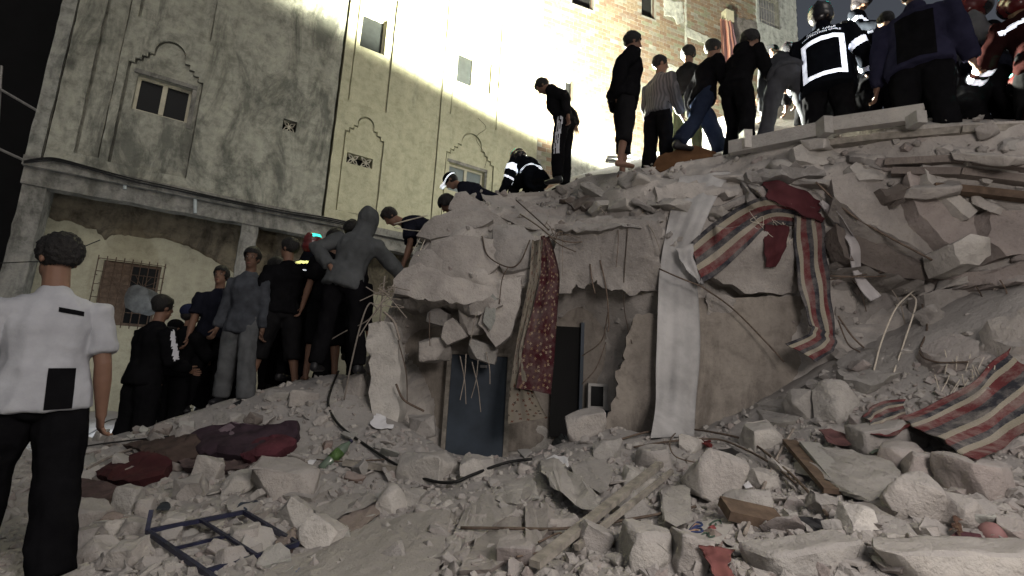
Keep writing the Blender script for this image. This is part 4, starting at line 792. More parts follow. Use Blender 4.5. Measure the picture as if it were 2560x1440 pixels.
LM = [((560, 1350), 'the navy steel casement'), ((840, 1155), 'the plastic bottle'), ((600, 1100), 'the purple clothes'), ((330, 1180), 'the red cushion'), ((230, 1240), 'the rolled carpet'), ((960, 1000), 'the column stump'), ((1000, 1380), 'the broad smooth front slab'), ((890, 1290), 'the red clay block'), ((1310, 1095), 'the domed boulder'), ((1200, 1010), 'the slate door'), ((1420, 1210), 'the long pale rounded slab'), ((1690, 1265), 'the upright wall tile'), ((1690, 1080), 'the white curtain foot'), ((1490, 1330), 'the diagonal timber'), ((1780, 1330), 'the painted board'), ((1900, 1315), 'the drawer box'), ((1900, 1150), 'the bent bars'), ((2130, 1185), 'the large yellowish slab'), ((2100, 1010), 'the sack-like lumps'), ((2400, 1050), 'the second striped rug'), ((2350, 1410), 'the corner beam'), ((2300, 1270), 'the upright dusty fragment'), ((2480, 1330), 'the pink ball'), ((2250, 880), 'the cream cords'), ((170, 1400), 'the walking man\'s shoes'), ((1560, 430), 'the tall man\'s feet'), ((1900, 380), 'the white balustrade'), ((1350, 600), 'the floral cloth top'), ((1150, 560), 'the pointed slab'), ((2180, 520), 'the long sliding slab'), ((2400, 520), 'the thick tilted slab'), ((1950, 520), 'the striped rug'), ((1730, 550), 'the curtain top'), ((1100, 850), 'the rounded hanging chunk'), ((1350, 1420), 'the pink-grey chunk'), ((1120, 1180), 'the hose bend')]
ADJ = dict(pale='pale', dusty='dusty', conc='grey', pink='pinkish', green='greenish', red_brick='red clay', brown='brown')
USED = set()
def near_label(kind, mt, s, px, py):
    (lx, ly), nm = min(LM, key=lambda t: (t[0][0] - px) ** 2 + (t[0][1] - py) ** 2); dx, dy = px - lx, py - ly
    rel = ('left of' if dx < 0 else 'right of') if abs(dx) > abs(dy) else ('above' if dy < 0 else 'below')
    sz = 'tiny' if s < .085 else 'small' if s < .125 else 'fist-sized' if s < .17 else 'head-sized'
    lab = '%s %s %s %s %s' % (sz, ADJ[mt], kind, rel, nm)
    if lab in USED:                                                   # tell twins apart by what lies on their other side
        for (ax, ay), n2 in sorted(LM, key=lambda t: (t[0][0] - px) ** 2 + (t[0][1] - py) ** 2)[1:5]:
            l2 = lab + ' towards ' + n2
            if l2 not in USED and len(l2.split()) <= 16: lab = l2; break
    USED.add(lab); return lab
# scattered smaller pieces: individuals, then the grit that nobody could count
protos = {}
for mt in ('pale', 'dusty', 'conc', 'pink', 'green', 'red_brick', 'brown'):
    protos[mt] = [fin(rock_bm(1, r_[0], r_[1], 300 + i + 20 * j, 4, .06, .07, .2), 'rubble_piece', MAT[mt]) for j, r_ in enumerate(((.8, .7), (.7, .35), (.5, .5))) for i in range(2)]
taken = []
shard = {mt: [fin(rock_bm(1, r_, .12, 500 + i, 3, .1, .03, .2), 'plaster_shard', MAT[mt]) for i, r_ in enumerate((.9, .6, .35, .75))] for mt in ('pale', 'dusty', 'conc', 'pink', 'green')}
def place_shards(n, reg, smin, smax, lab, grp):
    for _ in range(n):
        px = rg.uniform(reg[0], reg[2]); py = rg.uniform(reg[1], reg[3]); p = on_slope(px, py)
        if p.y > 6 or (px < 200 and py > 1000): continue
        s = smin + (smax - smin) * rg.random() ** 1.6
        mt = rg.choice(('pale', 'pale', 'dusty', 'dusty', 'conc', 'pink', 'green')); lab = near_label('plaster shard', mt, s * .7, px, py)
        tag(link('plaster_shard', rg.choice(shard[mt]), loc=p + Vector((0, 0, s * .12)), rot=(rg.uniform(-.9, .9), rg.uniform(-.7, .7), rg.uniform(0, 6)), scale=(s, s, s)), lab, 'plaster shard', grp)
place_shards(80, (0, 1040, 1000, 1440), .08, .26, 'thin broken plaster shard on the left half of the slope', 'plaster shards on the left half of the slope')
place_shards(110, (1000, 960, 2560, 1440), .08, .24, 'thin broken plaster shard on the right half of the slope', 'plaster shards on the right half of the slope')
def place_small(n, reg, smin, smax, lab, grp):
    k = 0; tries = 0
    while k < n and tries < n * 30:
        tries += 1; px = rg.uniform(reg[0], reg[2]); py = rg.uniform(reg[1], reg[3])
        if px < 260 and py > 1000 and px < 200: continue
        p = on_slope(px, py)
        if p.y > 6.2: continue
        if any((p - q).length < .07 for q in taken): continue
        taken.append(p); s = smin + (smax - smin) * rg.random() ** 2
        mt = rg.choice(('pale', 'pale', 'dusty', 'dusty', 'dusty', 'conc', 'conc', 'pink', 'green') if px < 1500 else ('pale', 'pale', 'dusty', 'dusty', 'pink', 'conc'))
        if rg.random() < .05: mt = 'red_brick'
        o = link('rubble_piece', rg.choice(protos[mt]), loc=p + Vector((0, 0, s * .18)), rot=(rg.uniform(0, 6), rg.uniform(-.5, .5), rg.uniform(0, 6)), scale=(s, s, s)); k += 1
        tag(o, near_label('rubble piece', mt, s, px, py), 'rubble piece', grp)
place_small(62, (0, 1040, 860, 1440), .07, .2, 'small broken masonry piece on the left of the slope', 'small rubble left of the smooth slab')
place_small(60, (860, 1060, 1560, 1440), .06, .18, 'small broken masonry piece in the middle of the slope', 'small rubble in the middle of the slope')
place_small(12, (2040, 800, 2560, 1000), .08, .22, 'small broken masonry piece on the upper right slope', 'small rubble on the upper right slope')
place_small(80, (1560, 930, 2560, 1440), .06, .18, 'small broken masonry piece on the right of the slope', 'small rubble on the right of the slope')
for _ in range(26):                                                  # earth-stained lumps among the clothes
    px, py = rg.uniform(230, 740), rg.uniform(1060, 1215); p = on_slope(px, py); s_ = rg.uniform(.07, .17)
    if p.y < 6: tag(link('rubble_piece', rg.choice(protos['brown']), loc=p + Vector((0, 0, s_ * .15)), rot=(rg.uniform(0, 6), rg.uniform(-.5, .5), rg.uniform(0, 6)), scale=(s_, s_, s_)), near_label('rubble piece', 'brown', s_, px, py), 'rubble piece', 'earth-stained rubble among the clothes')
grit = MB(); _bi = bmesh.new(); bmesh.ops.create_icosphere(_bi, subdivisions=1, radius=1.0); oct_ = [tuple(v.co[i] * rg.uniform(.75, 1.15) for i in range(3)) for v in _bi.verts]; of = [tuple(v.index for v in f.verts) for f in _bi.faces]; _bi.free()
for _ in range(12000):
    px = rg.uniform(-40, 2600); py = (940 if px < 2000 else 940 - (px - 2000) * .12) + 500 * rg.random() ** .8; p = on_slope(px, py) if _ % 3 == 0 else p + Vector((rg.gauss(0, .16), rg.gauss(0, .16), 0)); 
    if p.y > 6.5: continue
    p.z = slope_z(p.x, p.y); s = .007 + .042 * rg.random() ** 3.2; E3 = Matrix.Rotation(rg.uniform(0, 6), 3, 'Z') @ Matrix.Rotation(rg.uniform(0, 6), 3, 'X')
    grit.add([p + E3 @ Vector((v[0] * s * rg.uniform(.6, 1.5), v[1] * s * rg.uniform(.6, 1.3), v[2] * s * rg.uniform(.4, 1))) for v in oct_], of, rg.choice((0, 0, 1, 1, 2, 3)))
for _ in range(1500):                                                # crumbs lodged on the heap face and along its crest
    i = rg.randrange(len(cols)); j = int(rg.triangular(0, nt_ + 8, nt_)); p = Vector(V[i * nr + j]) + Vector((rg.uniform(-.03, .03), -.01, rg.uniform(-.02, .03))); s = .008 + .05 * rg.random() ** 3
    E3 = Matrix.Rotation(rg.uniform(0, 6), 3, 'Z') @ Matrix.Rotation(rg.uniform(0, 6), 3, 'X')
    grit.add([p + E3 @ Vector((v[0] * s * rg.uniform(.6, 1.5), v[1] * s, v[2] * s * rg.uniform(.5, 1))) for v in oct_], of, rg.choice((0, 1, 2, 3)))
tag(grit.obj('rubble_grit', [MAT['pale'], MAT['dusty'], MAT['conc'], MAT['pink']], fix=False), 'fine plaster crumbs and grit covering the slope and heap', 'grit', kind='stuff')
# heap chunks lodged in the face and on the crest
def on_face(px, py):
    d = ray(px, py); Y = 3.4
    while Y < 7:
        p = CAM + d * (Y / d[1])
        if p[0] > cxs[0] and p[1] >= float(facef([(p[0], p[2])])[0]): return Vector(p)
        Y += .04
    return Vector(CAM + d * (5.3 / d[1]))
for _ in range(26):
    px = rg.uniform(1400, 2560); top_ = float(np.interp(px, [c[0] for c in crest_px], [c[1] for c in crest_px])); py = rg.uniform(top_ + 15, top_ + (110 if px < 1700 else 160 if px < 2080 else 420))
    p = on_face(px, py); seedc[0] += 1; o = link('concrete_fragment', fin(rock_bm(rg.uniform(.3, .65), rg.uniform(.25, .5), rg.uniform(.06, .14), seedc[0], 2, .1, .02, .05), 'concrete_fragment', MAT[(mt := rg.choice(('dusty', 'pale', 'conc', 'pink')))]), loc=p + Vector((0, .06, 0)), rot=(rg.uniform(-.3, .9), rg.uniform(-.6, .6), rg.uniform(-.8, .8)))
    tag(o, near_label('tilted slab fragment', mt, .2, px, py).replace('head-sized ', ''), 'slab', 'slab fragments lodged below the crest')
for _ in range(85):
    px = rg.uniform(1010, 2560); t = rg.random(); top_ = float(np.interp(px, [c[0] for c in crest_px], [c[1] for c in crest_px])); py = top_ + 8 + (760 - top_ if px > 1650 else 640 - top_ if px > 1350 else 900 - top_) * t ** 1.6
    if 1380 < px < 1660 and py > 540: continue
    if 1740 < px < 2100 and 480 < py: continue
    p = on_face(px, py); s = .05 + .18 * rg.random() ** 2; mt = rg.choice(('dusty', 'dusty', 'pale', 'conc', 'pink') if px > 1700 else ('dusty', 'conc', 'dusty', 'pale')); o = link('rubble_piece', rg.choice(protos[mt]), loc=p, rot=(rg.uniform(0, 6), rg.uniform(-.6, .6), rg.uniform(0, 6)), scale=(s, s, s))
    tag(o, near_label('rubble piece in the heap face', mt, s, px, py), 'rubble piece', 'rubble lodged in the heap face')
# ------------------------------------------------------------------ cloths
def ribbon(left, right, nu=36, nv=10, wave=.02, folds=4, seed=0, thick=.006, sag=0.0):
    """cloth between two edge curves; v runs across, u along; pleats push towards and away from the street"""
    Lp = [at(*nearY(*p)) for p in left]; Rp = [at(*nearY(*p)) for p in right]; a = spline(Lp, 12); b = spline(Rp, 12)
    def samp(c, t): x = t * (len(c) - 1); i = min(int(x), len(c) - 2); return c[i].lerp(c[i + 1], x - i)
    Vv = []; uv = []; r = random.Random(seed); ph = [r.uniform(0, 6) for _ in range(4)]
    for i in range(nu + 1):
        t = i / nu; p, q = samp(a, t), samp(b, t)
        for j in range(nv + 1):
            s = j / nv; c = p.lerp(q, s); k = math.sin(s * math.pi * folds + ph[0] + 1.2 * math.sin(t * 3 + ph[1])) + .5 * math.sin(s * math.pi * folds * 2.3 + ph[2] + t * 4)
            c = c + Vector((0, -1, .15)) * (wave * k + .012 * math.sin(t * 17 + s * 5 + ph[3])); Vv.append(c); uv.append((t, s))
    n = len(Vv); back = [v + Vector((0, thick, -thick * .3)) for v in Vv]; w1 = nv + 1
    Fc = [(i * w1 + j, i * w1 + j + 1, (i + 1) * w1 + j + 1, (i + 1) * w1 + j) for i in range(nu) for j in range(nv)]
    Fb = [tuple(reversed([k + n for k in f])) for f in Fc]; rim = []
    ring = [j for j in range(w1)] + [i * w1 + nv for i in range(1, nu + 1)] + [nu * w1 + j for j in range(nv - 1, -1, -1)] + [i * w1 for i in range(nu - 1, 0, -1)]
    rim = [(ring[k], ring[(k + 1) % len(ring)], ring[(k + 1) % len(ring)] + n, ring[k] + n) for k in range(len(ring))]
    return Vv + back, Fc + Fb + rim, uv + uv
def settle(v, nu, nv):                                                # lift a cloth off whatever it lies on
    n = len(v) // 2; w1 = nv + 1; dg = bpy.context.evaluated_depsgraph_get(); th = [v[i + n] - v[i] for i in range(n)]; P = [Vector(p) for p in v[:n]]; C0 = Vector(CAM)
    for rep in range(2):
        for i, p in enumerate(P):
            d = p - C0; L_ = d.length; hit, loc, *_ = S.ray_cast(dg, C0, d / L_, distance=L_ + .02)
            if hit: P[i] = C0 + d * (((loc - C0).length - .03) / L_)
        for _ in range(3 if rep == 0 else 1):
            Q = [p.copy() for p in P]
            for i in range(1, nu):
                for j in range(1, nv): k = i * w1 + j; P[k] = Q[k] * .5 + (Q[k - 1] + Q[k + 1] + Q[k - w1] + Q[k + w1]) * .125
    return P + [p + t for p, t in zip(P, th)]
def cloth_obj(name, label, cat, left, right, mat, parent=None, lay=False, **k):
    v, f, uv = ribbon(left, right, **k)
    if lay: v = settle(v, k['nu'], k['nv'])
    c = sum((Vector(p) for p in v), Vector()) / len(v)
    o = link(name, mk(name, [Vector(p) - c for p in v], f, mat, True, uv=uv), parent); o.location = c if parent is None else c - parent.location
    return o if parent is not None else tag(o, label, cat)
CR, RD, BK = (.33, .30, .235), (.14, .04, .042), (.04, .041, .05)
rugm = stripes('striped_rug_wool', [(0, BK), (.12, CR), (.26, RD), (.44, BK), (.58, CR), (.72, RD), (.90, BK)], wear=.55)
rug = empty('striped_rug', at(1900, 560, 4.6), 0, 'red, cream and black striped rug draped over the heap below the rescuers', 'rug')
cloth_obj('arched_fold', None, None, [(1728, 605, 4.66), (1780, 560, 4.66), (1850, 515, 4.66), (1930, 492, 4.66), (2050, 528, 4.6)], [(1752, 708, 4.55), (1800, 680, 4.55), (1870, 615, 4.55), (1930, 562, 4.55), (2035, 562, 4.52)], rugm, rug, nu=44, nv=22, wave=.016, folds=5, lay=True, seed=3)
cloth_obj('hanging_fold', None, None, [(1982, 540, 4.55), (1988, 640, 4.5), (2002, 740, 4.45), (2025, 815, 4.42)], [(2062, 545, 4.5), (2068, 640, 4.45), (2080, 740, 4.42), (2090, 850, 4.38)], rugm, rug, nu=40, nv=20, wave=.012, folds=3, lay=True, seed=4)
cloth_obj('curled_end', None, None, [(2030, 812, 4.4), (2020, 835, 4.33), (1966, 858, 4.3)], [(2090, 842, 4.37), (2085, 875, 4.3), (2040, 905, 4.28)], rugm, rug, nu=22, nv=18, wave=.01, folds=2, seed=5)
for k in range(2):
    m = MB()
    for i in range(16):
        a = at(1900 + rg.uniform(-10, 150), 545 + rg.uniform(-20, 20), 4.5); m.tube(spline([a, a + Vector((rg.uniform(-.1, .15), -.03, rg.uniform(-.1, .02))), a + Vector((rg.uniform(-.1, .25), -.02, rg.uniform(-.25, -.05)))], 4), .003, 4)
    o = tag(m.obj('fringe', MAT['rope'], rug), kind='stuff'); o.matrix_parent_inverse = Matrix.Translation(-rug.location)
redc = plain('crimson_blanket_cloth', (.07, .018, .022), .95, var=.25, scale=5, bump=.3, bscale=30)
cloth_obj('red_blanket', 'crimson blanket bunched behind the top of the striped rug', 'blanket', [(1908, 455, 4.72), (1950, 446, 4.72), (2010, 470, 4.68), (2045, 500, 4.64)], [(1925, 500, 4.6), (1960, 520, 4.58), (2010, 545, 4.56), (2058, 555, 4.54)], redc, nu=24, nv=12, wave=.03, folds=3, lay=True, seed=6)
cloth_obj('red_rag', 'dark red rag hanging in the gap under the arched striped rug', 'rag', [(1912, 560, 4.62), (1910, 620, 4.6), (1912, 668, 4.58)], [(1975, 565, 4.6), (1962, 620, 4.58), (1938, 668, 4.56)], redc, nu=14, nv=8, wave=.02, folds=2, seed=7)
whc = plain('dusty_white_curtain', (.41, .405, .4), .95, var=.28, scale=3, bump=.3, bscale=40)
cloth_obj('white_curtain', 'long dusty white curtain hanging down the heap left of the striped rug', 'curtain', [(1700, 440, 4.82), (1672, 540, 4.78), (1652, 650, 4.76), (1644, 760, 4.72), (1640, 900, 4.68), (1640, 1000, 4.62), (1625, 1095, 4.52)], [(1830, 430, 4.8), (1780, 520, 4.76), (1735, 640, 4.74), (1748, 740, 4.7), (1750, 880, 4.66), (1742, 1000, 4.6), (1735, 1090, 4.5)], whc, nu=50, nv=30, wave=.011, folds=3, seed=8)
cloth_obj('white_curtain_flap', 'small folded flap of white cloth across the curtain at the rug end', 'cloth', [(1690, 620, 4.62), (1705, 660, 4.6), (1745, 705, 4.56)], [(1735, 608, 4.6), (1735, 650, 4.58), (1758, 712, 4.55)], whc, nu=12, nv=8, wave=.012, folds=2, seed=9)
flo = floral('maroon_floral_print', (.05, .010, .014), (.30, .24, .17), (.22, .15, .09), 12); dotm = floral('cream_dotted_print', (.19, .17, .135), (.03, .02, .02), (.1, .03, .02), 10)
cloth_obj('floral_cloth', 'maroon floral cloth hanging between the slate door and the dark doorway', 'cloth', [(1352, 590, 4.9), (1352, 680, 4.86), (1335, 760, 4.84), (1310, 860, 4.82), (1290, 970, 4.78)], [(1372, 590, 4.9), (1398, 680, 4.86), (1395, 760, 4.84), (1388, 870, 4.82), (1378, 985, 4.78)], flo, nu=40, nv=16, wave=.016, folds=3, seed=10)
cloth_obj('dotted_cloth', 'cream dotted cloth strip hanging left of the maroon floral cloth', 'cloth', [(1330, 600, 4.94), (1322, 700, 4.9), (1302, 800, 4.88), (1285, 900, 4.86), (1272, 1000, 4.84), (1270, 1060, 4.82)], [(1358, 600, 4.94), (1346, 700, 4.9), (1324, 800, 4.88), (1306, 900, 4.86), (1345, 1000, 4.84), (1370, 1045, 4.82)], dotm, nu=40, nv=12, wave=.014, folds=3, seed=11)
cloth_obj('white_torn_strip', 'torn white cloth strip trailing down right of the striped rug', 'cloth', [(2046, 510, 4.5), (2085, 560, 4.46), (2118, 610, 4.42), (2128, 660, 4.38), (2140, 710, 4.34), (2180, 752, 4.3)], [(2056, 500, 4.5), (2105, 550, 4.46), (2140, 605, 4.42), (2150, 660, 4.38), (2168, 705, 4.34), (2205, 738, 4.3)], plain('torn_white_cotton', (.5, .48, .48), .95, var=.15), nu=44, nv=6, wave=.012, folds=2, seed=12)
rug2 = stripes('second_striped_rug_wool', [(0, RD), (.10, BK), (.19, CR), (.27, RD), (.40, BK), (.52, CR), (.60, RD), (.73, BK), (.83, CR), (.91, RD)], wear=.8)
def on2(p, l=.05): q = on_slope(*p); return (p[0], p[1], q.y - l)
r2 = empty('striped_rug', on_slope(2400, 1050), 0, 'second striped rug spilling down the slope at the right edge', 'rug')
cloth_obj('upper_sheet', None, None, [on2(p, .14) for p in ((2250, 1045), (2330, 1010), (2420, 960), (2480, 900), (2520, 870))], [on2(p, .1) for p in ((2440, 1150), (2500, 1120), (2560, 1080), (2620, 1040), (2660, 1000))], rug2, r2, nu=30, nv=24, wave=.018, folds=4, lay=True, seed=13)
cloth_obj('torn_corner', None, None, [on2(p, .12) for p in ((2160, 1040), (2200, 1005), (2260, 998))], [on2(p, .1) for p in ((2185, 1085), (2230, 1090), (2275, 1060))], rug2, r2, nu=14, nv=12, wave=.016, folds=2, seed=14)
m = MB()
for i in range(26):
    a = on_slope(rg.uniform(2330, 2470), rg.uniform(925, 1000)) + Vector((0, -.06, .04)); m.tube([a, a + Vector((rg.uniform(-.05, .06), -.02, rg.uniform(.04, .12)))], .003, 4)
o = tag(m.obj('fringe', MAT['rope'], r2), kind='stuff'); o.matrix_parent_inverse = Matrix.Translation(-r2.location)
foil = stripes('copper_foil', [(0, (.35, .16, .12)), (.12, (.5, .27, .2)), (.2, (.12, .06, .06)), (.34, (.45, .2, .15)), (.5, (.55, .33, .25)), (.6, (.14, .07, .08)), (.75, (.4, .19, .15)), (.9, (.2, .12, .14))], rough=.35, wear=.05)
cloth_obj('foil_curtain', 'long copper-coloured pleated curtain hanging from the box on the brick wall', 'curtain', [(1800, 48, 14.2), (1803, 110, 14.2), (1802, 175, 14.2)], [(1830, 52, 14.35), (1840, 110, 14.35), (1846, 175, 14.35)], foil, nu=24, nv=24, wave=.03, folds=8, seed=15)
# low cloths in the left foreground
def blob(name, label, cat, pts, th, mat, **k): o = T(name, label, cat, [on2(p, k.pop('l', .12)) for p in pts] if False else [on2(p, .12) for p in pts], th, 'pale', amp=.05, bulge=.05, back=(0, .7, -.7), dens=.045); o.data.materials[0] = mat; return o
blob('red_cushion', 'dark red cushion lying in the rubble left of centre', 'cushion', [(235, 1180), (290, 1150), (370, 1140), (430, 1160), (410, 1185), (350, 1208), (270, 1210)], .2, plain('dark_red_velvet', (.045, .011, .013), .95, var=.3, scale=6, bump=.3))
blob('purple_clothes', 'crumpled dark purple clothes heaped at the feet of the crowd', 'clothes', [(440, 1100), (500, 1075), (580, 1060), (660, 1070), (740, 1060), (745, 1090), (690, 1130), (620, 1148), (520, 1140), (450, 1130)], .25, plain('plum_fabric', (.035, .021, .029), .95, var=.45, scale=7, bump=.5, bscale=14))
blob('grey_bundle', 'pale mauve bundle of cloth on top of the purple clothes', 'clothes', [(545, 1075), (590, 1058), (640, 1065), (650, 1095), (610, 1115), (560, 1105)], .2, plain('mauve_fabric', (.16, .12, .14), .95, var=.35, scale=9, bump=.5, bscale=14))
blob('rolled_carpet', 'dark rolled carpet lying beside the walking man\'s leg', 'carpet', [(108, 1235), (150, 1210), (250, 1206), (340, 1212), (355, 1240), (300, 1262), (180, 1262), (112, 1256)], .22, plain('dull_plum_carpet', (.075, .05, .05), .95, var=.3, scale=14, bump=.5))
blob('dark_blanket', 'dark brown blanket spread between the red cushion and the purple clothes', 'blanket', [(300, 1112), (360, 1090), (440, 1082), (500, 1110), (505, 1145), (440, 1160), (370, 1140)], .1, plain('dark_brown_wool', (.06, .042, .036), .95, var=.4, scale=8, bump=.5, bscale=20))
blob('dark_quilt', 'dusky folded quilt below the purple clothes', 'quilt', [(430, 1142), (500, 1128), (590, 1140), (640, 1150), (610, 1175), (530, 1182), (450, 1172)], .09, plain('dusky_quilt_cloth', (.085, .06, .06), .95, var=.45, scale=10, bump=.5, bscale=18))
blob('maroon_cloth', 'flat maroon cloth at the lower edge of the purple clothes', 'cloth', [(590, 1120), (700, 1095), (740, 1105), (690, 1140), (620, 1155)], .08, plain('maroon_fabric', (.075, .02, .028), .95, var=.35, scale=8, bump=.4))
cloth_obj('red_cloth_scrap', 'faded red cloth scrap below the painted board', 'cloth', [on2(p, .1) for p in ((1748, 1362), (1765, 1395), (1785, 1445))], [on2(p, .1) for p in ((1835, 1372), (1822, 1410), (1845, 1445))], plain('faded_red_cloth', (.17, .065, .06), .95, var=.35, scale=8), nu=14, nv=12, wave=.012, folds=3, lay=True, seed=21)
_m = MB(); _c = lift(on_slope(2484, 1345), .015); _q = [(math.sin(a), math.cos(a)) for a in [math.pi * k / 8 for k in range(9)]]; _V = [_c + Vector((.05 * r * math.cos(t * math.pi / 6), .05 * r * math.sin(t * math.pi / 6), .047 * z)) for r, z in _q for t in range(12)]
_m.add(_V, [(i * 12 + k, i * 12 + (k + 1) % 12, (i + 1) * 12 + (k + 1) % 12, (i + 1) * 12 + k) for i in range(8) for k in range(12)]); tag(_m.obj('pink_ball', plain('pink_plastic', (.24, .13, .125), .6, var=.15), smooth=True), 'small pink ball by the front beam at the right', 'ball')
# ------------------------------------------------------------------ bars, cords, hoses
def barobj(name, label, cat, pts, r, mat, n=5, slope=False, grp=None):
    P = [lift(on_slope(x, y), .05) if slope else at(*nearY(x, y, Y, .012)) for (x, y, *Yq) in pts for Y in (Yq[0] if Yq else 0,)]
    return tag(MB().tube(spline(P, 6), r, n).obj(name, MAT[mat], smooth=True), label, cat, grp)
bars = [('bent bar arching from the hoodie man to the column stump', [(860, 1000, 4.75), (880, 900, 4.7), (905, 800, 4.66), (925, 758, 4.66), (945, 775, 4.66)], .008, 'rebar_pale'), ('long thin bar running up from the shorts man to the knot of bars', [(800, 865, 4.9), (860, 830, 4.8), (920, 800, 4.7), (965, 745, 4.7)], .006, 'rebar_pale'),
        ('straight bar leaning behind the hoodie man', [(880, 870, 4.78), (930, 790, 4.74), (985, 710, 4.75)], .006, 'rebar_pale'), ('bar rising from the top of the column stump', [(950, 805, 4.8), (955, 750, 4.78), (962, 690, 4.8)], .008, 'rebar_pale'), ('bent bar with a pale end over the column stump', [(960, 780, 4.75), (985, 805, 4.72), (1000, 850, 4.7)], .012, 'rebar_pale'),
        ('dark bar hanging along the right side of the column stump', [(995, 850, 4.78), (1015, 930, 4.76), (1018, 1010, 4.76)], .006, 'rebar'), ('black bar curving down right of the column stump', [(990, 960, 4.7), (1010, 1000, 4.68), (1060, 1028, 4.66)], .011, 'rebar'), ('bar sagging from the upper slab to the floral cloth', [(1205, 590, 4.98), (1220, 640, 4.93), (1270, 668, 4.88), (1300, 655, 4.86), (1325, 600, 4.86)], .008, 'rebar'),
        ('bar hanging below the sagging bar', [(1270, 668, 4.86), (1255, 700, 4.85), (1248, 760, 4.84)], .006, 'rebar'), ('long dark bar ending at the torn plaster beside the curtain', [(1500, 650, 5.0), (1515, 720, 4.98), (1522, 800, 4.97), (1520, 830, 4.97)], .007, 'rebar'), ('short bar left of the long dark hanging bar', [(1475, 660, 5.0), (1480, 700, 4.98), (1488, 735, 4.98)], .007, 'rebar'),
        ('thin wire hanging near the white curtain', [(1570, 560, 5.0), (1560, 700, 4.98), (1562, 780, 4.98), (1580, 860, 4.95)], .005, 'rebar'), ('bar slanting across the dark doorway wall', [(1520, 780, 4.96), (1505, 850, 4.95), (1455, 890, 4.93)], .007, 'rebar'), ('lower slanting bar near the meter cabinet', [(1515, 855, 4.95), (1490, 920, 4.94), (1455, 960, 4.93)], .006, 'rebar'),
        ('bar across the white curtain into the striped rug', [(1648, 672, 4.6), (1700, 695, 4.5), (1752, 715, 4.5)], .008, 'rebar'), ('long bar slanting from the rug end to the rug curl', [(1752, 715, 4.65), (1830, 770, 4.62), (1910, 850, 4.58), (1960, 905, 4.5)], .008, 'rebar'), ('upper of two bars crossing the heap below the tan slab', [(1290, 500, 5.5), (1340, 545, 5.2), (1372, 575, 5.05)], .008, 'rebar'), ('lower of two bars crossing the heap below the tan slab', [(1300, 535, 5.4), (1345, 565, 5.1), (1375, 590, 5.0)], .008, 'rebar'),
        ('bar fanning right from the top of the floral cloth', [(1372, 590, 4.95), (1420, 605, 4.95), (1455, 605, 4.98)], .007, 'rebar'), ('second bar fanning right from the floral cloth', [(1372, 590, 4.95), (1400, 612, 4.95), (1440, 630, 4.98)], .006, 'rebar'), ('long straight bar over the right of the heap', [(2040, 455, 4.4), (2120, 530, 4.3), (2200, 580, 4.2), (2330, 650, 4.05)], .009, 'rebar'), ('horizontal bunch bar below the white torn strip', [(2075, 690, 4.35), (2150, 692, 4.3), (2215, 690, 4.28)], .007, 'rebar'),
        ('second horizontal bar below the white torn strip', [(2075, 700, 4.35), (2150, 688, 4.3), (2205, 680, 4.28)], .006, 'rebar'), ('dark twig-like bars beside the rug curl', [(2095, 790, 4.35), (2130, 840, 4.3), (2160, 870, 4.25)], .008, 'rebar'), ('second twig-like bar beside the rug curl', [(2095, 800, 4.35), (2120, 860, 4.3), (2150, 880, 4.25)], .006, 'rebar')]
for lb, p, r, mt in bars: barobj('rebar', lb, 'steel bar', p, r, mt)
for i, (x, y, ln) in enumerate(((1405, 580, .5), (1545, 575, .4), (1620, 560, .3), (1075, 780, .35), (1190, 785, .3), (2130, 700, .3), (2230, 725, .35), (2440, 715, .4), (1500, 520, .25), (2500, 700, .3))):
    q = nearY(x, y, 9.0, .03); a = at(*q); sw = rg.uniform(-.15, .15); tag(MB().tube(spline([a, a + Vector((sw * .4, -.05, -ln * .4)), a + Vector((sw, -.03, -ln))], 5), .005, 4).obj('rebar', MAT['rebar' if i % 2 else 'rebar_pale']), '%s thin bar drooping from a torn floor edge %s' % (('pale', 'rusty')[i % 2], ('right of the floral cloth', 'beside the curtain', 'at the curtain edge', 'by the column stump', 'above the slate door', 'left of the cream cords', 'behind the cream cords', 'at the right of the heap', 'below the stooping youth', 'at the far right of the heap')[i]), 'steel bar')
for k in range(12):
    a = at(960 + rg.uniform(-8, 25), 745 + rg.uniform(-20, 20), 4.72); barpts = [a, a + Vector((rg.uniform(-.12, .12), -.02, rg.uniform(-.05, .12))), a + Vector((rg.uniform(-.2, .22), -.03, rg.uniform(-.2, .2)))]
    tag(MB().tube(spline(barpts, 4), .005, 4).obj('rebar', MAT['rebar_pale']), 'thin pale bent bar in the tangle at the top of the column stump', 'steel bar', 'tangle of thin bars by the column stump')
for k in range(9):
    a = at(1375 + rg.uniform(-5, 20), 590 + rg.uniform(-10, 15), 4.98); an = rg.uniform(-1.2, 2.0); ln = rg.uniform(.1, .26); b_ = a + Vector((math.cos(an) * ln, -.03, math.sin(an) * ln * .6)); tag(MB().tube([a, a.lerp(b_, .5) + Vector((0, -.02, .02)), b_], .0035, 4).obj('rebar', MAT['rebar']), 'thin bar in the fan of bars above the floral cloth', 'steel bar', 'fan of thin bars above the floral cloth')
for i, (x0, y0, x1, y1) in enumerate(((1150, 890, 1165, 1010), (1165, 885, 1150, 1000), (1180, 905, 1202, 1030), (1195, 900, 1178, 995), (1215, 880, 1225, 960))):
    tag(MB().tube(spline([at(x0, y0, 4.95), at((x0 + x1) / 2 + 4, (y0 + y1) / 2, 4.92), at(x1, y1, 4.94)], 4), .005, 4).obj('rebar', MAT['rebar_pale']), 'pale thin bar dangling in front of the slate door', 'steel bar', 'bars dangling before the slate door')
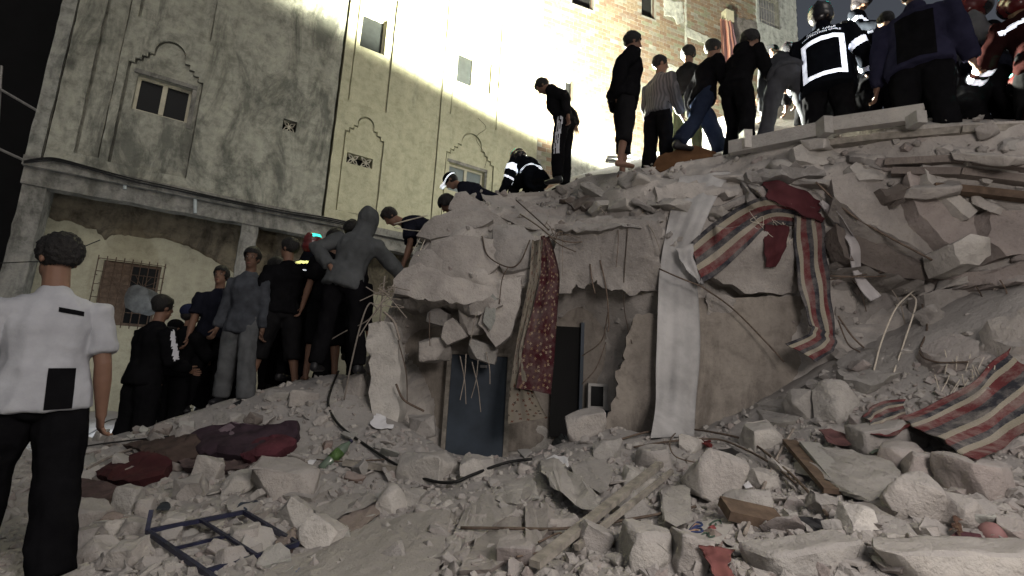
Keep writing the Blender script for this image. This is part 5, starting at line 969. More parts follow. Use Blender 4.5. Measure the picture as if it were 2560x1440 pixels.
fgbars = [('black_hose', 'black hose curving down the slope from the column stump to the slab', 'hose', [(845, 940), (825, 990), (820, 1030), (850, 1080), (930, 1140), (1000, 1185), (1070, 1218), (1130, 1225), (1180, 1205), (1260, 1175), (1330, 1165)], .012, 'wire'), ('rebar', 'long ribbed steel bar lying across the middle foreground', 'steel bar', [(1150, 1345), (1280, 1347), (1400, 1348), (1500, 1335), (1620, 1315), (1740, 1290)], .008, 'rebar'),
          ('rebar', 'upper bent bar running right from below the curtain', 'steel bar', [(1540, 1118), (1620, 1095), (1700, 1085), (1800, 1100), (1880, 1125), (1960, 1190), (2010, 1240), (2070, 1315)], .009, 'rebar'), ('rebar', 'lower bent bar running right from below the curtain', 'steel bar', [(1585, 1135), (1680, 1120), (1790, 1115), (1860, 1140), (1930, 1180), (1990, 1230)], .008, 'rebar'), ('rebar', 'straight grey rod standing up between the bent bars', 'steel bar', [(1862, 1365), (1905, 1250), (1950, 1150), (1985, 1090)], .009, 'rebar_pale'),
          ('rebar', 'thin looping wire below the curtain\'s foot', 'steel bar', [(1700, 1085), (1675, 1120), (1690, 1160), (1760, 1180)], .005, 'rebar'), ('rebar', 'thin wire crossing the bottom centre rubble', 'steel bar', [(1345, 1385), (1400, 1360), (1420, 1395), (1290, 1425)], .005, 'rebar'), ('rebar', 'dark wire along the top of the left rubble', 'steel bar', [(120, 1145), (180, 1115), (240, 1085), (270, 1060), (330, 1050), (480, 1028)], .008, 'wire'), ('rebar', 'second dark wire along the left rubble', 'steel bar', [(170, 1140), (230, 1128), (330, 1115), (420, 1105)], .007, 'wire'),
          ('pale_strip', 'pale bent moulding strip above the red cushion', 'moulding', [(215, 1190), (260, 1165), (320, 1140), (390, 1122)], .011, 'rebar_pale'), ('rebar', 'thin bar beneath the bottle', 'steel bar', [(790, 1165), (860, 1170), (960, 1165)], .006, 'rebar')]
for nm, lb, ct, p, r, mt in fgbars: barobj(nm, lb, ct, p, r, mt, slope=True)
for i, p in enumerate(([(2282, 728, 4.2), (2240, 770, 4.1), (2205, 850, 4.0), (2185, 925, 3.9)], [(2278, 735, 4.2), (2290, 760, 4.1), (2262, 850, 4.0), (2235, 930, 3.9)])): barobj('cord', ('left' if i == 0 else 'right') + ' one of two cream cords hanging down from the knot of bars', 'cord', p, .007, 'rope')
barobj('cord', 'brown cord looping down at the right of the two cream cords', 'cord', [(2305, 760, 4.15), (2318, 820, 4.05), (2300, 880, 3.95), (2340, 905, 3.85), (2420, 905, 3.75)], .007, 'rebar')
barobj('rope', 'white rope tied round the bent man\'s back to the slab', 'rope', [(985, 560, 5.6), (1030, 548, 5.55), (1070, 538, 5.45)], .008, 'rope'); barobj('rope', 'lower white rope from the bent man to the slab', 'rope', [(985, 568, 5.6), (1020, 575, 5.55), (1050, 578, 5.45)], .006, 'rope')
for i, p in enumerate(([(1045, 640, 5.35), (1062, 600, 5.3)], [(1030, 632, 5.4), (1050, 596, 5.35)])): barobj('rope', ('upper', 'lower')[i] + ' short strap end below the pointed slab', 'rope', p, .006, 'rope')
# ------------------------------------------------------------------ small things
fr = empty('steel_casement', on_slope(560, 1350), 0, 'navy steel window casement with glazing bars lying on the rubble', 'window frame')
zt_ = max(on_slope(x, y).z for x, y in ((380, 1335), (612, 1280), (744, 1360), (516, 1428))) + .04
def onz(px, py, z): d = ray(px, py); return Vector(CAM + d * ((z - CAM[2]) / d[2]))
c4 = [onz(x, y, z) for x, y, z in ((368, 1328, zt_ - .02), (610, 1280, zt_ + .02), (744, 1360, zt_ + .01), (512, 1430, zt_ - .03))]
def fb(a, b, w_=.02, h_=.022, nm='bar'): o = MB().bar(a, b, w_, h_).obj(nm, MAT['navy_metal'], fr); o.matrix_parent_inverse = Matrix.Translation(-fr.location)
for a, b in zip(c4, c4[1:] + c4[:1]): fb(a, b)
fb(c4[0].lerp(c4[3], .5) + Vector((0, 0, .004)), c4[1].lerp(c4[2], .5) + Vector((0, 0, .004)), .016, .014, 'glazing_bar'); fb(c4[0].lerp(c4[1], .52) + Vector((0, 0, .006)), c4[3].lerp(c4[2], .52) + Vector((0, 0, .006)), .016, .014, 'glazing_bar')
fb(c4[3], c4[3] + (c4[3] - c4[0]) * .25, nm='bar'); fb(c4[0], c4[0] + Vector((-.01, .02, .1)), nm='post')
bt = empty('plastic_bottle', lift(on_slope(838, 1155), .05), 0, 'clear plastic bottle with a green label lying on the rubble', 'bottle')
ax_ = (at(868, 1128, 4.0) - at(800, 1195, 3.85)).normalized(); q = ax_.to_track_quat('Z', 'Y'); bt.rotation_euler = q.to_euler()
def lathe(pr, n=14): 
    V_ = [(r * math.cos(2 * math.pi * k / n), r * math.sin(2 * math.pi * k / n), z) for r, z in pr for k in range(n)]; F_ = [(i * n + k, i * n + (k + 1) % n, (i + 1) * n + (k + 1) % n, (i + 1) * n + k) for i in range(len(pr) - 1) for k in range(n)]; return V_, F_ + [tuple(range(n - 1, -1, -1)), tuple((len(pr) - 1) * n + k for k in range(n))]
pet = plain('clear_green_plastic', (.12, .16, .12), .12, spec=.6); V_, F_ = lathe([(.03, -.15), (.042, -.14), (.044, -.05), (.044, .05), (.038, .09), (.016, .135), (.014, .15)]); link('body', mk('body', V_, F_, pet, True), bt)
V_, F_ = lathe([(.0455, -.045), (.0455, .045)]); link('label_band', mk('label_band', V_, F_, plain('lime_label', (.07, .13, .04), .6, var=.6, scale=30), True), bt); V_, F_ = lathe([(.017, .148), (.017, .17)]); link('cap', mk('cap', V_, F_, plain('dark_blue_cap', (.02, .02, .05), .5), True), bt)
def scrap(label, pts, mat='paper', name='paper_scrap', cat='paper', l=.1):
    o = T(name, label, cat, [on2(p, l) for p in pts], .012, 'pale', amp=.012, jit=.008, dens=.04); o.data.materials[0] = MAT[mat] if isinstance(mat, str) else mat
scrap('crumpled white paper at the foot of the column stump', [(925, 1060), (940, 1032), (962, 1040), (968, 1060), (985, 1062), (980, 1072), (940, 1070)]); scrap('white paper sheet sticking up behind the long pale slab', [(1365, 1148), (1385, 1138), (1420, 1142), (1418, 1168), (1390, 1155)]); scrap('torn white paper beside the tilted stone at bottom left', [(140, 1420), (156, 1368), (172, 1415)]); scrap('small white paper behind the grey-pink chunk', [(1858, 1212), (1872, 1202), (1882, 1218), (1865, 1222)])
scrap('small white shard above the bottle', [(765, 1158), (775, 1148), (790, 1150), (780, 1162)], l=.06); scrap('small blue scrap under the navy frame', [(738, 1430), (742, 1416), (752, 1420), (748, 1432)], plain('blue_paper', (.08, .14, .32), .8), l=.06); scrap('crumpled pale plastic bag on the navy frame', [(455, 1312), (470, 1280), (490, 1295), (520, 1298), (558, 1292), (562, 1318), (540, 1332), (500, 1310)], plain('pale_plastic', (.36, .34, .31), .6, var=.2), 'plastic_bag', 'bag', .16)
scrap('red torn cloth hooked on the bent bar', [(1748, 1105), (1758, 1092), (1775, 1098), (1782, 1122), (1768, 1112)], plain('bright_red_cloth', (.15, .025, .025), .9), 'red_rag', 'rag', .16); scrap('dark shoe-like slipper under the bent bars', [(1765, 1128), (1830, 1120), (1850, 1130), (1835, 1145), (1770, 1150)], 'black_plastic', 'slipper', 'slipper', .14); scrap('dark bottle-green scrap at the top of the long black bar', [(1380, 1110), (1400, 1080), (1420, 1090), (1418, 1130), (1395, 1140)], plain('slate_scrap', (.07, .08, .08), .8, var=.4), 'slate_scrap', 'scrap')
scrap('blue-grey rag beside the navy frame top corner', [(590, 1270), (600, 1255), (640, 1250), (650, 1262), (625, 1278)], plain('blue_grey_rag', (.03, .04, .06), .9, var=.5), 'rag', 'rag'); scrap('small dark ball-like rag left of the navy frame', [(392, 1275), (400, 1258), (415, 1256), (426, 1270), (420, 1278)], plain('navy_rag', (.02, .025, .035), .8), 'rag', 'rag'); scrap('greenish painted plaster piece above the long steel bar', [(1385, 1330), (1410, 1305), (1448, 1298), (1440, 1320), (1400, 1345)], 'green', 'plaster_piece', 'plaster', .06)
scrap('red and grey torn cloth left of the second striped rug', [(2050, 1075), (2075, 1072), (2105, 1082), (2150, 1105), (2110, 1115), (2070, 1105)], plain('grey_red_cloth', (.12, .06, .06), .9, var=.6, scale=10), 'torn_cloth', 'cloth', .14); scrap('glass jar bottom lying below the torn corner of the rug', [(2150, 1125), (2175, 1105), (2202, 1100), (2205, 1125), (2180, 1135)], pet, 'glass_jar', 'jar', .12); scrap('broken green bottle neck on the dusty slope', [(2220, 1215), (2235, 1185), (2262, 1190), (2270, 1215), (2240, 1225)], pet, 'broken_bottle', 'bottle', .12)
scrap('dark debris mat right of the drawer box', [(1965, 1310), (2010, 1290), (2060, 1300), (2075, 1325), (2020, 1330), (1980, 1328)], plain('dark_debris', (.03, .03, .035), .9, var=.6, scale=12), 'debris_mat', 'debris', .05); scrap('folded leather strap standing at the right', [(2375, 1330), (2390, 1290), (2388, 1255), (2400, 1258), (2412, 1290), (2405, 1340), (2395, 1330), (2398, 1295)], plain('brown_leather', (.12, .07, .05), .7), 'leather_strap', 'strap', .14); scrap('dark purple cloth scraps behind the front beam', [(2380, 1345), (2400, 1330), (2450, 1335), (2460, 1355), (2400, 1358)], plain('plum_scrap', (.09, .035, .045), .9, var=.4), 'cloth_scrap', 'cloth', .1)
scrap('pale split board end left of the dark crowd\'s feet', [(362, 1045), (378, 1030), (420, 1068), (400, 1075)], 'pale', 'board_end', 'board', .1)
# painted board with scrollwork
pbd = empty('painted_board', on_slope(1800, 1330), 0, 'white board painted with blue petals and green scrolls, half buried', 'board')
q0, q1, q2, q3 = [at(*on2(p, .13)) for p in ((1712, 1352), (1722, 1308), (1850, 1290), (1800, 1360))]
o = MB().add([q0, q1, q2, q3, q0 + Vector((0, .03, -.02)), q1 + Vector((0, .03, -.02)), q2 + Vector((0, .03, -.02)), q3 + Vector((0, .03, -.02))], [(0, 3, 2, 1), (4, 5, 6, 7), (0, 1, 5, 4), (1, 2, 6, 5), (2, 3, 7, 6), (3, 0, 4, 7)]).obj('panel', plain('white_painted_wood', (.42, .40, .38), .8, var=.15), pbd); o.matrix_parent_inverse = Matrix.Translation(-pbd.location)
def pnt(u, v): return q0.lerp(q3, u).lerp(q1.lerp(q2, u), v) + Vector((0, -.004, .003))
def stroke(pts, r, col, nm):
    o = MB().tube(spline([pnt(*p) for p in pts], 6), r, 4).obj(nm, plain(nm + '_paint', col, .8), pbd); o.matrix_parent_inverse = Matrix.Translation(-pbd.location)
for v0, s_ in ((.2, .9), (.5, 1.0), (.8, .8)): stroke([(.02, .45), (.18 * s_, v0 + .12), (.33 * s_, v0 + .05), (.33 * s_, v0 - .08), (.18 * s_, v0 - .08), (.02, .42)], .006, (.03, .045, .12), 'blue_petal'); stroke([(.05, .44), (.16 * s_, v0 + .03), (.26 * s_, v0)], .006, (.3, .2, .14), 'tan_petal')
for cx, cy, sg in ((.55, .75, 1), (.62, .35, -1), (.45, .2, 1)): stroke([(cx + .14 * (1 - t / 9) * math.cos(sg * t * .9), cy + .2 * (1 - t / 9) * math.sin(sg * t * .9)) for t in range(9)], .005, (.05, .08, .06), 'green_scroll')
stroke([(.5, .55), (.56, .6), (.6, .55)], .012, (.22, .06, .06), 'red_petal')
# cloth bundle caught in the grille
T('plastic_sheet', 'grey plastic bundle caught in the grille of the ground-floor window', 'bundle', [(312, 770, 7.7), (322, 720, 7.7), (345, 712, 7.7), (372, 725, 7.75), (380, 770, 7.75), (350, 785, 7.7)], .2, 'conc', amp=.03, bulge=.05).data.materials[0] = plain('grimy_plastic', (.10, .105, .105), .6, var=.4, scale=9)
# ------------------------------------------------------------------ people
def chain(mb, pts, rad, side=None, n=12, flat=(0, 0)):
    """closed, round-ended limb through pts; rad = r or (along side, across)"""
    pts = [Vector(p) for p in pts]; rad = [(r, r) if not isinstance(r, tuple) else r for r in rad]
    t0 = (pts[1] - pts[0]).normalized(); t1 = (pts[-1] - pts[-2]).normalized(); r0, r1 = rad[0], rad[-1]
    P = []; Rr = []
    for k in (() if flat[0] else (0, .35, .75)): a = (1 - k); P.append(pts[0] - t0 * min(r0) * .8 * a); s = math.sqrt(max(0.02, 1 - a * a)); Rr.append((r0[0] * s, r0[1] * s))
    P += pts; Rr += rad
    for k in (() if flat[1] else (.75, .35, 0)): a = (1 - k); P.append(pts[-1] + t1 * min(r1) * .8 * a); s = math.sqrt(max(0.02, 1 - a * a)); Rr.append((r1[0] * s, r1[1] * s))
    Vv = []; N_ = len(P)
    for i, p in enumerate(P):
        t = (P[min(i + 1, N_ - 1)] - P[max(i - 1, 0)]).normalized(); sd = Vector(side) if side is not None else Vector((1, .13, .07))
        a = sd - t * sd.dot(t)
        if a.length < .1: a = Vector((0, 1, 0)) - t * t.y
        a.normalize(); b = t.cross(a)
        Vv += [p + a * math.cos(2 * math.pi * k / n) * Rr[i][0] + b * math.sin(2 * math.pi * k / n) * Rr[i][1] for k in range(n)]
    Fc = [(i * n + k, i * n + (k + 1) % n, (i + 1) * n + (k + 1) % n, (i + 1) * n + k) for i in range(N_ - 1) for k in range(n)]
    Fc += [tuple(range(n - 1, -1, -1)), tuple((N_ - 1) * n + k for k in range(n))]; mb.add(Vv, Fc)
def ell(mb, c, r, rot=None, nu=12, nv=8):
    Vv = []; c = Vector(c)
    for j in range(1, nv):
        ph = math.pi * j / nv
        for i in range(nu): v = Vector((r[0] * math.sin(ph) * math.cos(2 * math.pi * i / nu), r[1] * math.sin(ph) * math.sin(2 * math.pi * i / nu), r[2] * math.cos(ph))); Vv.append(c + (rot @ v if rot else v))
    tp_ = c + (rot @ Vector((0, 0, r[2])) if rot else Vector((0, 0, r[2]))); bt_ = c - (rot @ Vector((0, 0, r[2])) if rot else Vector((0, 0, r[2]))); n = len(Vv); Vv += [tp_, bt_]
    Fc = [(j * nu + i, j * nu + (i + 1) % nu, (j + 1) * nu + (i + 1) % nu, (j + 1) * nu + i) for j in range(nv - 2) for i in range(nu)]
    Fc += [(n, (i + 1) % nu, i) for i in range(nu)] + [(n + 1, (nv - 2) * nu + i, (nv - 2) * nu + (i + 1) % nu) for i in range(nu)]; mb.add([*Vv], Fc)
tmp_me = bpy.data.meshes.new('tmp'); tmp = bpy.data.objects.new('tmp_union', tmp_me)
COL.objects.link(tmp)
rm = tmp.modifiers.new('r', 'REMESH'); rm.mode = 'VOXEL'; rm.use_smooth_shade = True; smo = tmp.modifiers.new('s', 'SMOOTH'); smo.factor = .5
def union(mb, voxel, it=4, folds=0.0, fs=(6, 6, 11), seed=0, mat=None, name='part'):
    me = mb.mesh('u', MAT['conc']); old = tmp.data; tmp.data = me; rm.voxel_size = voxel; smo.iterations = it
    dg = bpy.context.evaluated_depsgraph_get(); out = bpy.data.meshes.new_from_object(tmp.evaluated_get(dg)); tmp.data = tmp_me; bpy.data.meshes.remove(me)
    if folds:
        n = len(out.vertices); co = np.empty(n * 3); out.vertices.foreach_get('co', co); co = co.reshape(-1, 3); nn = np.empty(n * 3); out.vertices.foreach_get('normal', nn); nn = nn.reshape(-1, 3)
        d = 1 - 2 * np.abs(fnoise(co * np.array(fs) / 8, 8, 2, seed)); d += .5 * fnoise(co, 16, 2, seed + 2); co = co + nn * (folds * d)[:, None]; out.vertices.foreach_set('co', co.ravel()); out.update()
    out.materials.clear(); out.materials.append(mat); out.name = name
    out.polygons.foreach_set('use_smooth', [True] * len(out.polygons)); return out
def patch(me, fn, off, mat, name, parent):
    """a tape or print lying on a garment: the faces chosen by fn(local points), lifted off the cloth"""
    n = len(me.polygons); c = np.empty(n * 3); me.polygons.foreach_get('center', c); c = c.reshape(-1, 3); nr_ = np.empty(n * 3); me.polygons.foreach_get('normal', nr_); nr_ = nr_.reshape(-1, 3)
    sel = np.nonzero(fn(c, nr_))[0]
    if not len(sel): return None
    idx = {}; Vv = []; Fc = []
    for k in sel:
        q = []
        for vi in me.polygons[int(k)].vertices:
            if vi not in idx: idx[vi] = len(Vv); v = me.vertices[vi]; Vv.append(v.co + v.normal * off)
            q.append(idx[vi])
        Fc.append(q)
    return link(name, mk(name, Vv, Fc, mat, True), parent)
PEOPLE = {}
def person(key, label, head, Y=None, foot=None, h=1.72, yaw=0, lean=4, side=0, twist=0, hp=0, hy=0, legs=((0, 4, 3), (0, 4, 3)), arms=((3, 9, 12, 0), (3, 9, 12, 0)), top=None, bottom=None, shoes='black_plastic', hair='short', skin='skin', vox=.017, face=False, group=None, build=1.0, hand_detail=True, body_roll=0):
    """head = where the top of the head shows; yaw = 0 turns the back to the street; the root sits at the feet"""
    k = h / 1.72; rs_ = random.Random(key); sd_ = rs_.random() * 9
    top = {**dict(mat='black_cloth', sleeve='long', drop=.06, puff=.022, loose=1.0), **(top or {})}; bottom = {**dict(mat='black_cloth', length=1.0, loose=1.0), **(bottom or {})}
    RX = lambda a: Matrix.Rotation(R_(a), 3, 'X'); RY = lambda a: Matrix.Rotation(R_(a), 3, 'Y'); RZ = lambda a: Matrix.Rotation(R_(a), 3, 'Z')
    Tm = RY(side) @ RX(-lean) @ RZ(twist); tz = Tm @ Vector((0, 0, 1)); tx = Tm @ Vector((1, 0, 0)); ty = Tm @ Vector((0, 1, 0))
    # legs from the hips down
    L = []
    for sg, (hf, ab, kn) in zip((-1, 1), legs):
        Hm = RY(-sg * ab) @ RX(hf); hip = Vector((sg * .09 * k, 0, 0)); knee = hip + Hm @ Vector((0, .012, -.43 * k)); Sm = RY(-sg * ab) @ RX(hf - kn); ank = knee + Sm @ Vector((0, -.01, -.42 * k)); L.append((hip, knee, ank, Hm, Sm))
    low = min(l[2].z for l in L); pz = -low + .085 * k; pel = Vector((0, 0, pz))
    L = [tuple(p + pel for p in l[:3]) + l[3:] for l in L]
    up_ = pel + tz * .03 * k; wa = pel + tz * .16 * k; chs = pel + tz * .33 * k; sh = pel + tz * .42 * k; tr = pel + tz * .468 * k; nb = pel + tz * .505 * k
    Hm = Tm @ RX(-hp + lean * .55) @ RZ(hy); hz_ = Hm @ Vector((0, 0, 1)); hyv = Hm @ Vector((0, 1, 0)); hx_ = Hm @ Vector((1, 0, 0))
    hc = nb + (tz * .55 + hz_ * .45).normalized() * .085 * k + hz_ * .095 * k + hyv * .018
    A_ = []
    for sg, (fl_, ab, el, tw) in zip((-1, 1), arms):
        Am = Tm @ RY(-sg * ab) @ RX(fl_); s0 = sh + tx * sg * .175 * k * build; e = s0 + Am @ Vector((0, 0, -.285 * k)); Fm = Am @ RZ(sg * tw) @ RX(el); wr = e + Fm @ Vector((0, 0, -.25 * k)); A_.append((s0, e, wr, Am, Fm, sg))
    htop = hc + hz_ * .125 * k
    vd = ray(*head); ang = R_(yaw) - math.atan2(vd[0], vd[1]); rz = Matrix.Rotation(ang, 3, 'Z'); ho = rz @ htop
    if Y is None:
        kz = lambda q: (lambda d: d[2] / d[1])(ray(*q)); Y = ho.z / (kz(head) - kz(foot))
    p = at(*head, Y); root_loc = p - ho; 
    root = empty('person', root_loc, ang, label, 'person', group); PEOPLE[key] = (root, root_loc, Y)
    ik = k * build
    # --- body: one continuous surface
    b = MB()
    chain(b, [pel - tz * .03, up_, wa, chs, sh, tr, nb - tz * .005], [(.14 * ik, .10 * ik), (.145 * ik, .105 * ik), (.125 * ik, .09 * ik), (.15 * ik, .105 * ik), (.135 * ik, .08 * ik), (.09 * ik, .066 * ik), (.06, .055)], tx)
    chain(b, [nb - tz * .03, nb + (hc - nb) * .75], [.058 * k, .054 * k])
    Hr = Hm
    ell(b, hc + hz_ * .028 * k - hyv * .008, (.073 * k, .092 * k, .095 * k), Hr); ell(b, hc - hz_ * .045 * k + hyv * .022 * k, (.056 * k, .066 * k, .072 * k), Hr); ell(b, hc - hz_ * .09 * k + hyv * .05 * k, (.03 * k, .032 * k, .025 * k), Hr)
    chain(b, [hc + hz_ * .02 * k + hyv * .083 * k, hc - hz_ * .025 * k + hyv * .103 * k], [.009, .015]); ell(b, hc + hz_ * .022 * k + hyv * .076 * k, (.045 * k, .014, .012), Hr)
    for sg in (-1, 1): ell(b, hc + hx_ * sg * .074 * k - hz_ * .005 - hyv * .01, (.011, .02, .032), Hr, 8, 6)
    for (s0, e, wr, Am, Fm, sg) in A_:
        chain(b, [s0 - tx * sg * .03, s0, s0.lerp(e, .5), e, e.lerp(wr, .35), wr, wr + Fm @ Vector((0, 0, -.03))], [.05 * ik, .052 * ik, .045 * ik, .038 * k, .04 * k, .026 * k, .025 * k])
        chain(b, [wr, wr + Fm @ Vector((0, .006, -.045 * k)), wr + Fm @ Vector((0, .01, -.09 * k))], [(.014, .026), (.016, .038), (.013, .037)], Fm @ Vector((1, 0, 0)))
    for i, (hp_, kn_, an_, H1, S1) in enumerate(L):
        chain(b, [hp_ + tz * .02, hp_.lerp(kn_, .35), kn_, kn_.lerp(an_, .3), kn_.lerp(an_, .7), an_], [.076 * ik, .07 * ik, .052 * k, .055 * k, .039 * k, .034 * k])
        f0 = an_ + Vector((0, -.035 * k, -.045 * k)); chain(b, [f0, an_ + Vector((0, .05 * k, -.05 * k)), an_ + Vector((0, .145 * k, -.066 * k))], [(.032, .034), (.038, .03), (.042, .018)], Vector((1, 0, 0)))
    sk = MAT[skin]; bme = union(b, min(vox * .75, .013), 3, mat=sk, name='body')
    fg_ = MB()
    for (s0, e, wr, Am, Fm, sg) in A_:                                # five fingers per hand, bent, of unequal length
        for i, (ox, ln, an) in enumerate(((-.030, .066, -6), (-.010, .076, -2), (.010, .072, 2), (.028, .056, 7))):
            o0 = wr + Fm @ Vector((0, .010 + ox, -.088 * k)); d1 = Fm @ RX(an) @ RY(-sg * 18) @ Vector((0, 0, -1)); d2 = Fm @ RX(an) @ RY(-sg * 55) @ Vector((0, 0, -1)); d3 = Fm @ RX(an) @ RY(-sg * 85) @ Vector((0, 0, -1))
            fg_.tube([o0, o0 + d1 * ln * .5 * k, o0 + d1 * ln * .5 * k + d2 * ln * .32 * k, o0 + d1 * ln * .5 * k + d2 * ln * .32 * k + d3 * ln * .24 * k], [.0095, .009, .0085, .006], 6)
        o0 = wr + Fm @ Vector((0, .03, -.03 * k)); d1 = Fm @ RX(38) @ RY(-sg * 20) @ Vector((0, 0, -1)); d2 = Fm @ RX(16) @ RY(-sg * 35) @ Vector((0, 0, -1)); fg_.tube([o0, o0 + d1 * .04 * k, o0 + d1 * .04 * k + d2 * .034 * k], [.012, .0105, .007], 6)
    fme = fg_.mesh('f', sk, True); bm = bmesh.new(); bm.from_mesh(bme); bm.from_mesh(fme); bm.to_mesh(bme); bm.free(); bpy.data.meshes.remove(fme)
    bme.polygons.foreach_set('use_smooth', [True] * len(bme.polygons)); body = link('body', bme, root)
    # --- trousers
    if bottom['length'] > 0:
        t = MB(); lo = bottom['loose']; chain(t, [pel - tz * .05, up_, wa - tz * .02], [(.155 * ik, .118 * ik), (.155 * ik, .12 * ik), (.14 * ik, .108 * ik)], tx)
        for hp_, kn_, an_, H1, S1 in L:
            ln = bottom['length']; pts = [hp_ + tz * .02, hp_.lerp(kn_, .4), kn_]; rr = [.088 * ik, .086 * ik * lo, .070 * k * lo]
            if ln > .55: q = (ln - .5) * 2; pts += [kn_.lerp(an_, q * .5), kn_.lerp(an_, q)]; rr += [.07 * k * lo, .058 * k * lo + .012 * (lo > 1.1)]
            chain(t, pts, rr, flat=(0, 1))
        link('trousers', union(t, vox, 3, .014, (9, 9, 4.5), sd_, MAT[bottom['mat']], 'trousers'), root)
    # --- top
    pf = top['puff']; c = MB(); lo = top['loose']; dr_ = top['drop']
    chain(c, [pel - tz * dr_, up_, wa, chs, sh, tr, nb - tz * .012], [(.182 * ik * lo + pf * .3, .135 * ik * lo + pf * .3), (.17 * ik * lo + pf * .3, .122 * ik * lo + pf * .3), (.14 * ik * lo + pf * .4, .108 * ik * lo + pf * .4), (.16 * ik + pf, .118 * ik + pf), (.152 * ik + pf * .9, .09 * ik + pf * .9), (.104 * ik + pf * .6, .074 * ik + pf * .6), (.068 + pf * .4, .06 + pf * .4)], tx, flat=(1, 0))
    for (s0, e, wr, Am, Fm, sg) in A_:
        if top['sleeve'] == 'long': chain(c, [s0 - tx * sg * .06 - tz * .005, s0 - tz * .003, s0.lerp(e, .5), e, e.lerp(wr, .5), e.lerp(wr, .96)], [.055 * ik + pf * .6, .058 * ik + pf * .7, .05 * ik + pf * .7, .045 * k + pf * .7, .04 * k + pf * .7, .033 * k + pf * .6], flat=(0, 1))
        elif top['sleeve'] == 'short': chain(c, [s0 - tx * sg * .06 - tz * .005, s0 - tz * .004, s0.lerp(e, .45), s0.lerp(e, .8)], [.062 * ik + pf * .3, .064 * ik + pf * .35, .057 * ik + pf * .6, .058 * ik + pf * .9], flat=(0, 1))
    if top.get('collar'): chain(c, [nb - tz * .02, nb + tz * .045 - ty * .005], [(.075 + pf * .5, .072 + pf * .5), (.07 + pf * .3, .07 + pf * .3)], tx)
    if top.get('hood'): ell(c, hc + hz_ * .025 * k - hyv * .02, (.098 * k, .112 * k, .128 * k), Hr); chain(c, [nb, hc], [.095 * k, .095 * k])
    if top.get('hood_down'): ell(c, nb - ty * .075 + tz * .01, (.11, .06, .075), Tm)
    tme = union(c, vox, 3, top.get('folds', .017), (8, 8, 5), sd_ + 3, MAT[top['mat']], 'top'); tp_o = link(top.get('name', 'shirt'), tme, root)
    info = dict(root=root, top=tp_o, tme=tme, pel=pel, tz=tz, tx=tx, ty=ty, nb=nb, sh=sh, chs=chs, hc=hc, hz=hz_, hy=hyv, hx=hx_, Hm=Hm, arms=A_, legs=L, k=k, body=body, hr=Hr)
    # --- shoes
    if shoes:
        for hp_, kn_, an_, H1, S1 in L:
            s = MB(); chain(s, [an_ + Vector((0, -.045 * k, -.045 * k)), an_ + Vector((0, .05 * k, -.048 * k)), an_ + Vector((0, .16 * k, -.06 * k))], [(.042, .046), (.046, .04), (.045, .028)], Vector((1, 0, 0))); ell(s, an_ + Vector((0, -.01, -.01)), (.045, .055, .045)); link('shoe', union(s, .016, 2, mat=MAT[shoes], name='shoe'), root)
    # --- hair, cap, helmet
    if hair in ('short', 'curly', 'buzz', 'crop'):
        g = MB(); th = {'short': .014, 'curly': .026, 'buzz': .008, 'crop': .014}[hair]
        ell(g, hc + hz_ * .042 * k - hyv * .014, (.074 * k + th, .09 * k + th, .085 * k + th), Hr); ell(g, hc + hz_ * .012 * k - hyv * .045 * k, (.068 * k + th * .5, .055 * k + th * .5, .062 * k), Hr); ell(g, hc + hz_ * .085 * k + hyv * .04 * k, (.055 * k, .045 * k, .032 * k + th * .5), Hr)
        hm = union(g, .0075 if hair == 'crop' else .013, 1 if hair == 'crop' else 2, .012 if hair in ('curly', 'crop') else .009, (44, 44, 40) if hair == 'crop' else (14, 14, 10), sd_, MAT['hair'], 'hair')
        bm = bmesh.new(); bm.from_mesh(hm); fwd = hc + hyv * .055 * k + hz_ * .055 * k
        bmesh.ops.delete(bm, geom=[f for f in bm.faces if (f.calc_center_median() - fwd).dot(hyv) > 0 and (f.calc_center_median() - fwd).dot(hz_) < 0 or (f.calc_center_median() - hc).dot(hz_) < -.05 * k + max(0, (f.calc_center_median() - hc).dot(hyv)) * .9], context='FACES'); bm.to_mesh(hm); bm.free(); link('hair', hm, root)
    elif hair in ('cap',):
        g = MB(); ell(g, hc + hz_ * .05 * k - hyv * .01, (.09 * k, .106 * k, .085 * k), Hr); chain(g, [hc + hz_ * .05 * k + hyv * .07 * k, hc + hz_ * .045 * k + hyv * .165 * k], [(.07, .011), (.06, .009)], hx_)
        cm = union(g, .012, 2, mat=MAT[top.get('cap', 'black_cloth')], name='cap'); info['cap'] = link('cap', cm, root); g2 = MB(); ell(g2, hc - hz_ * .005 - hyv * .03 * k, (.08 * k, .078 * k, .07 * k), Hr); link('hair', union(g2, .014, 2, .005, seed=sd_, mat=MAT['hair'], name='hair'), root)
    elif hair.startswith('helmet'):
        hmx = {'helmet_red': 'helmet_red', 'helmet_black': 'helmet_black'}[hair]; g = MB()
        ell(g, hc + hz_ * .045 * k - hyv * .008, (.118 * k, .142 * k, .118 * k), Hr, 16, 10); ell(g, hc - hz_ * .03 * k - hyv * .05 * k, (.105 * k, .095 * k, .085 * k), Hr); chain(g, [hc + hz_ * .155 * k + hyv * .07 * k, hc + hz_ * .168 * k - hyv * .03 * k, hc + hz_ * .12 * k - hyv * .12 * k], [(.018, .016)] * 3, hx_)
        hmm = union(g, .013, 3, mat=MAT[hmx], name='helmet'); ho_ = link('helmet', hmm, root); info['helmet'] = ho_; info['hmm'] = hmm
        patch(hmm, lambda q, n: (((q - np.array(hc)) @ np.array(hyv)) > .045) & (((q - np.array(hc)) @ np.array(hz_)) < .075) & (((q - np.array(hc)) @ np.array(hz_)) > -.03), .006, MAT['visor'], 'visor', ho_)
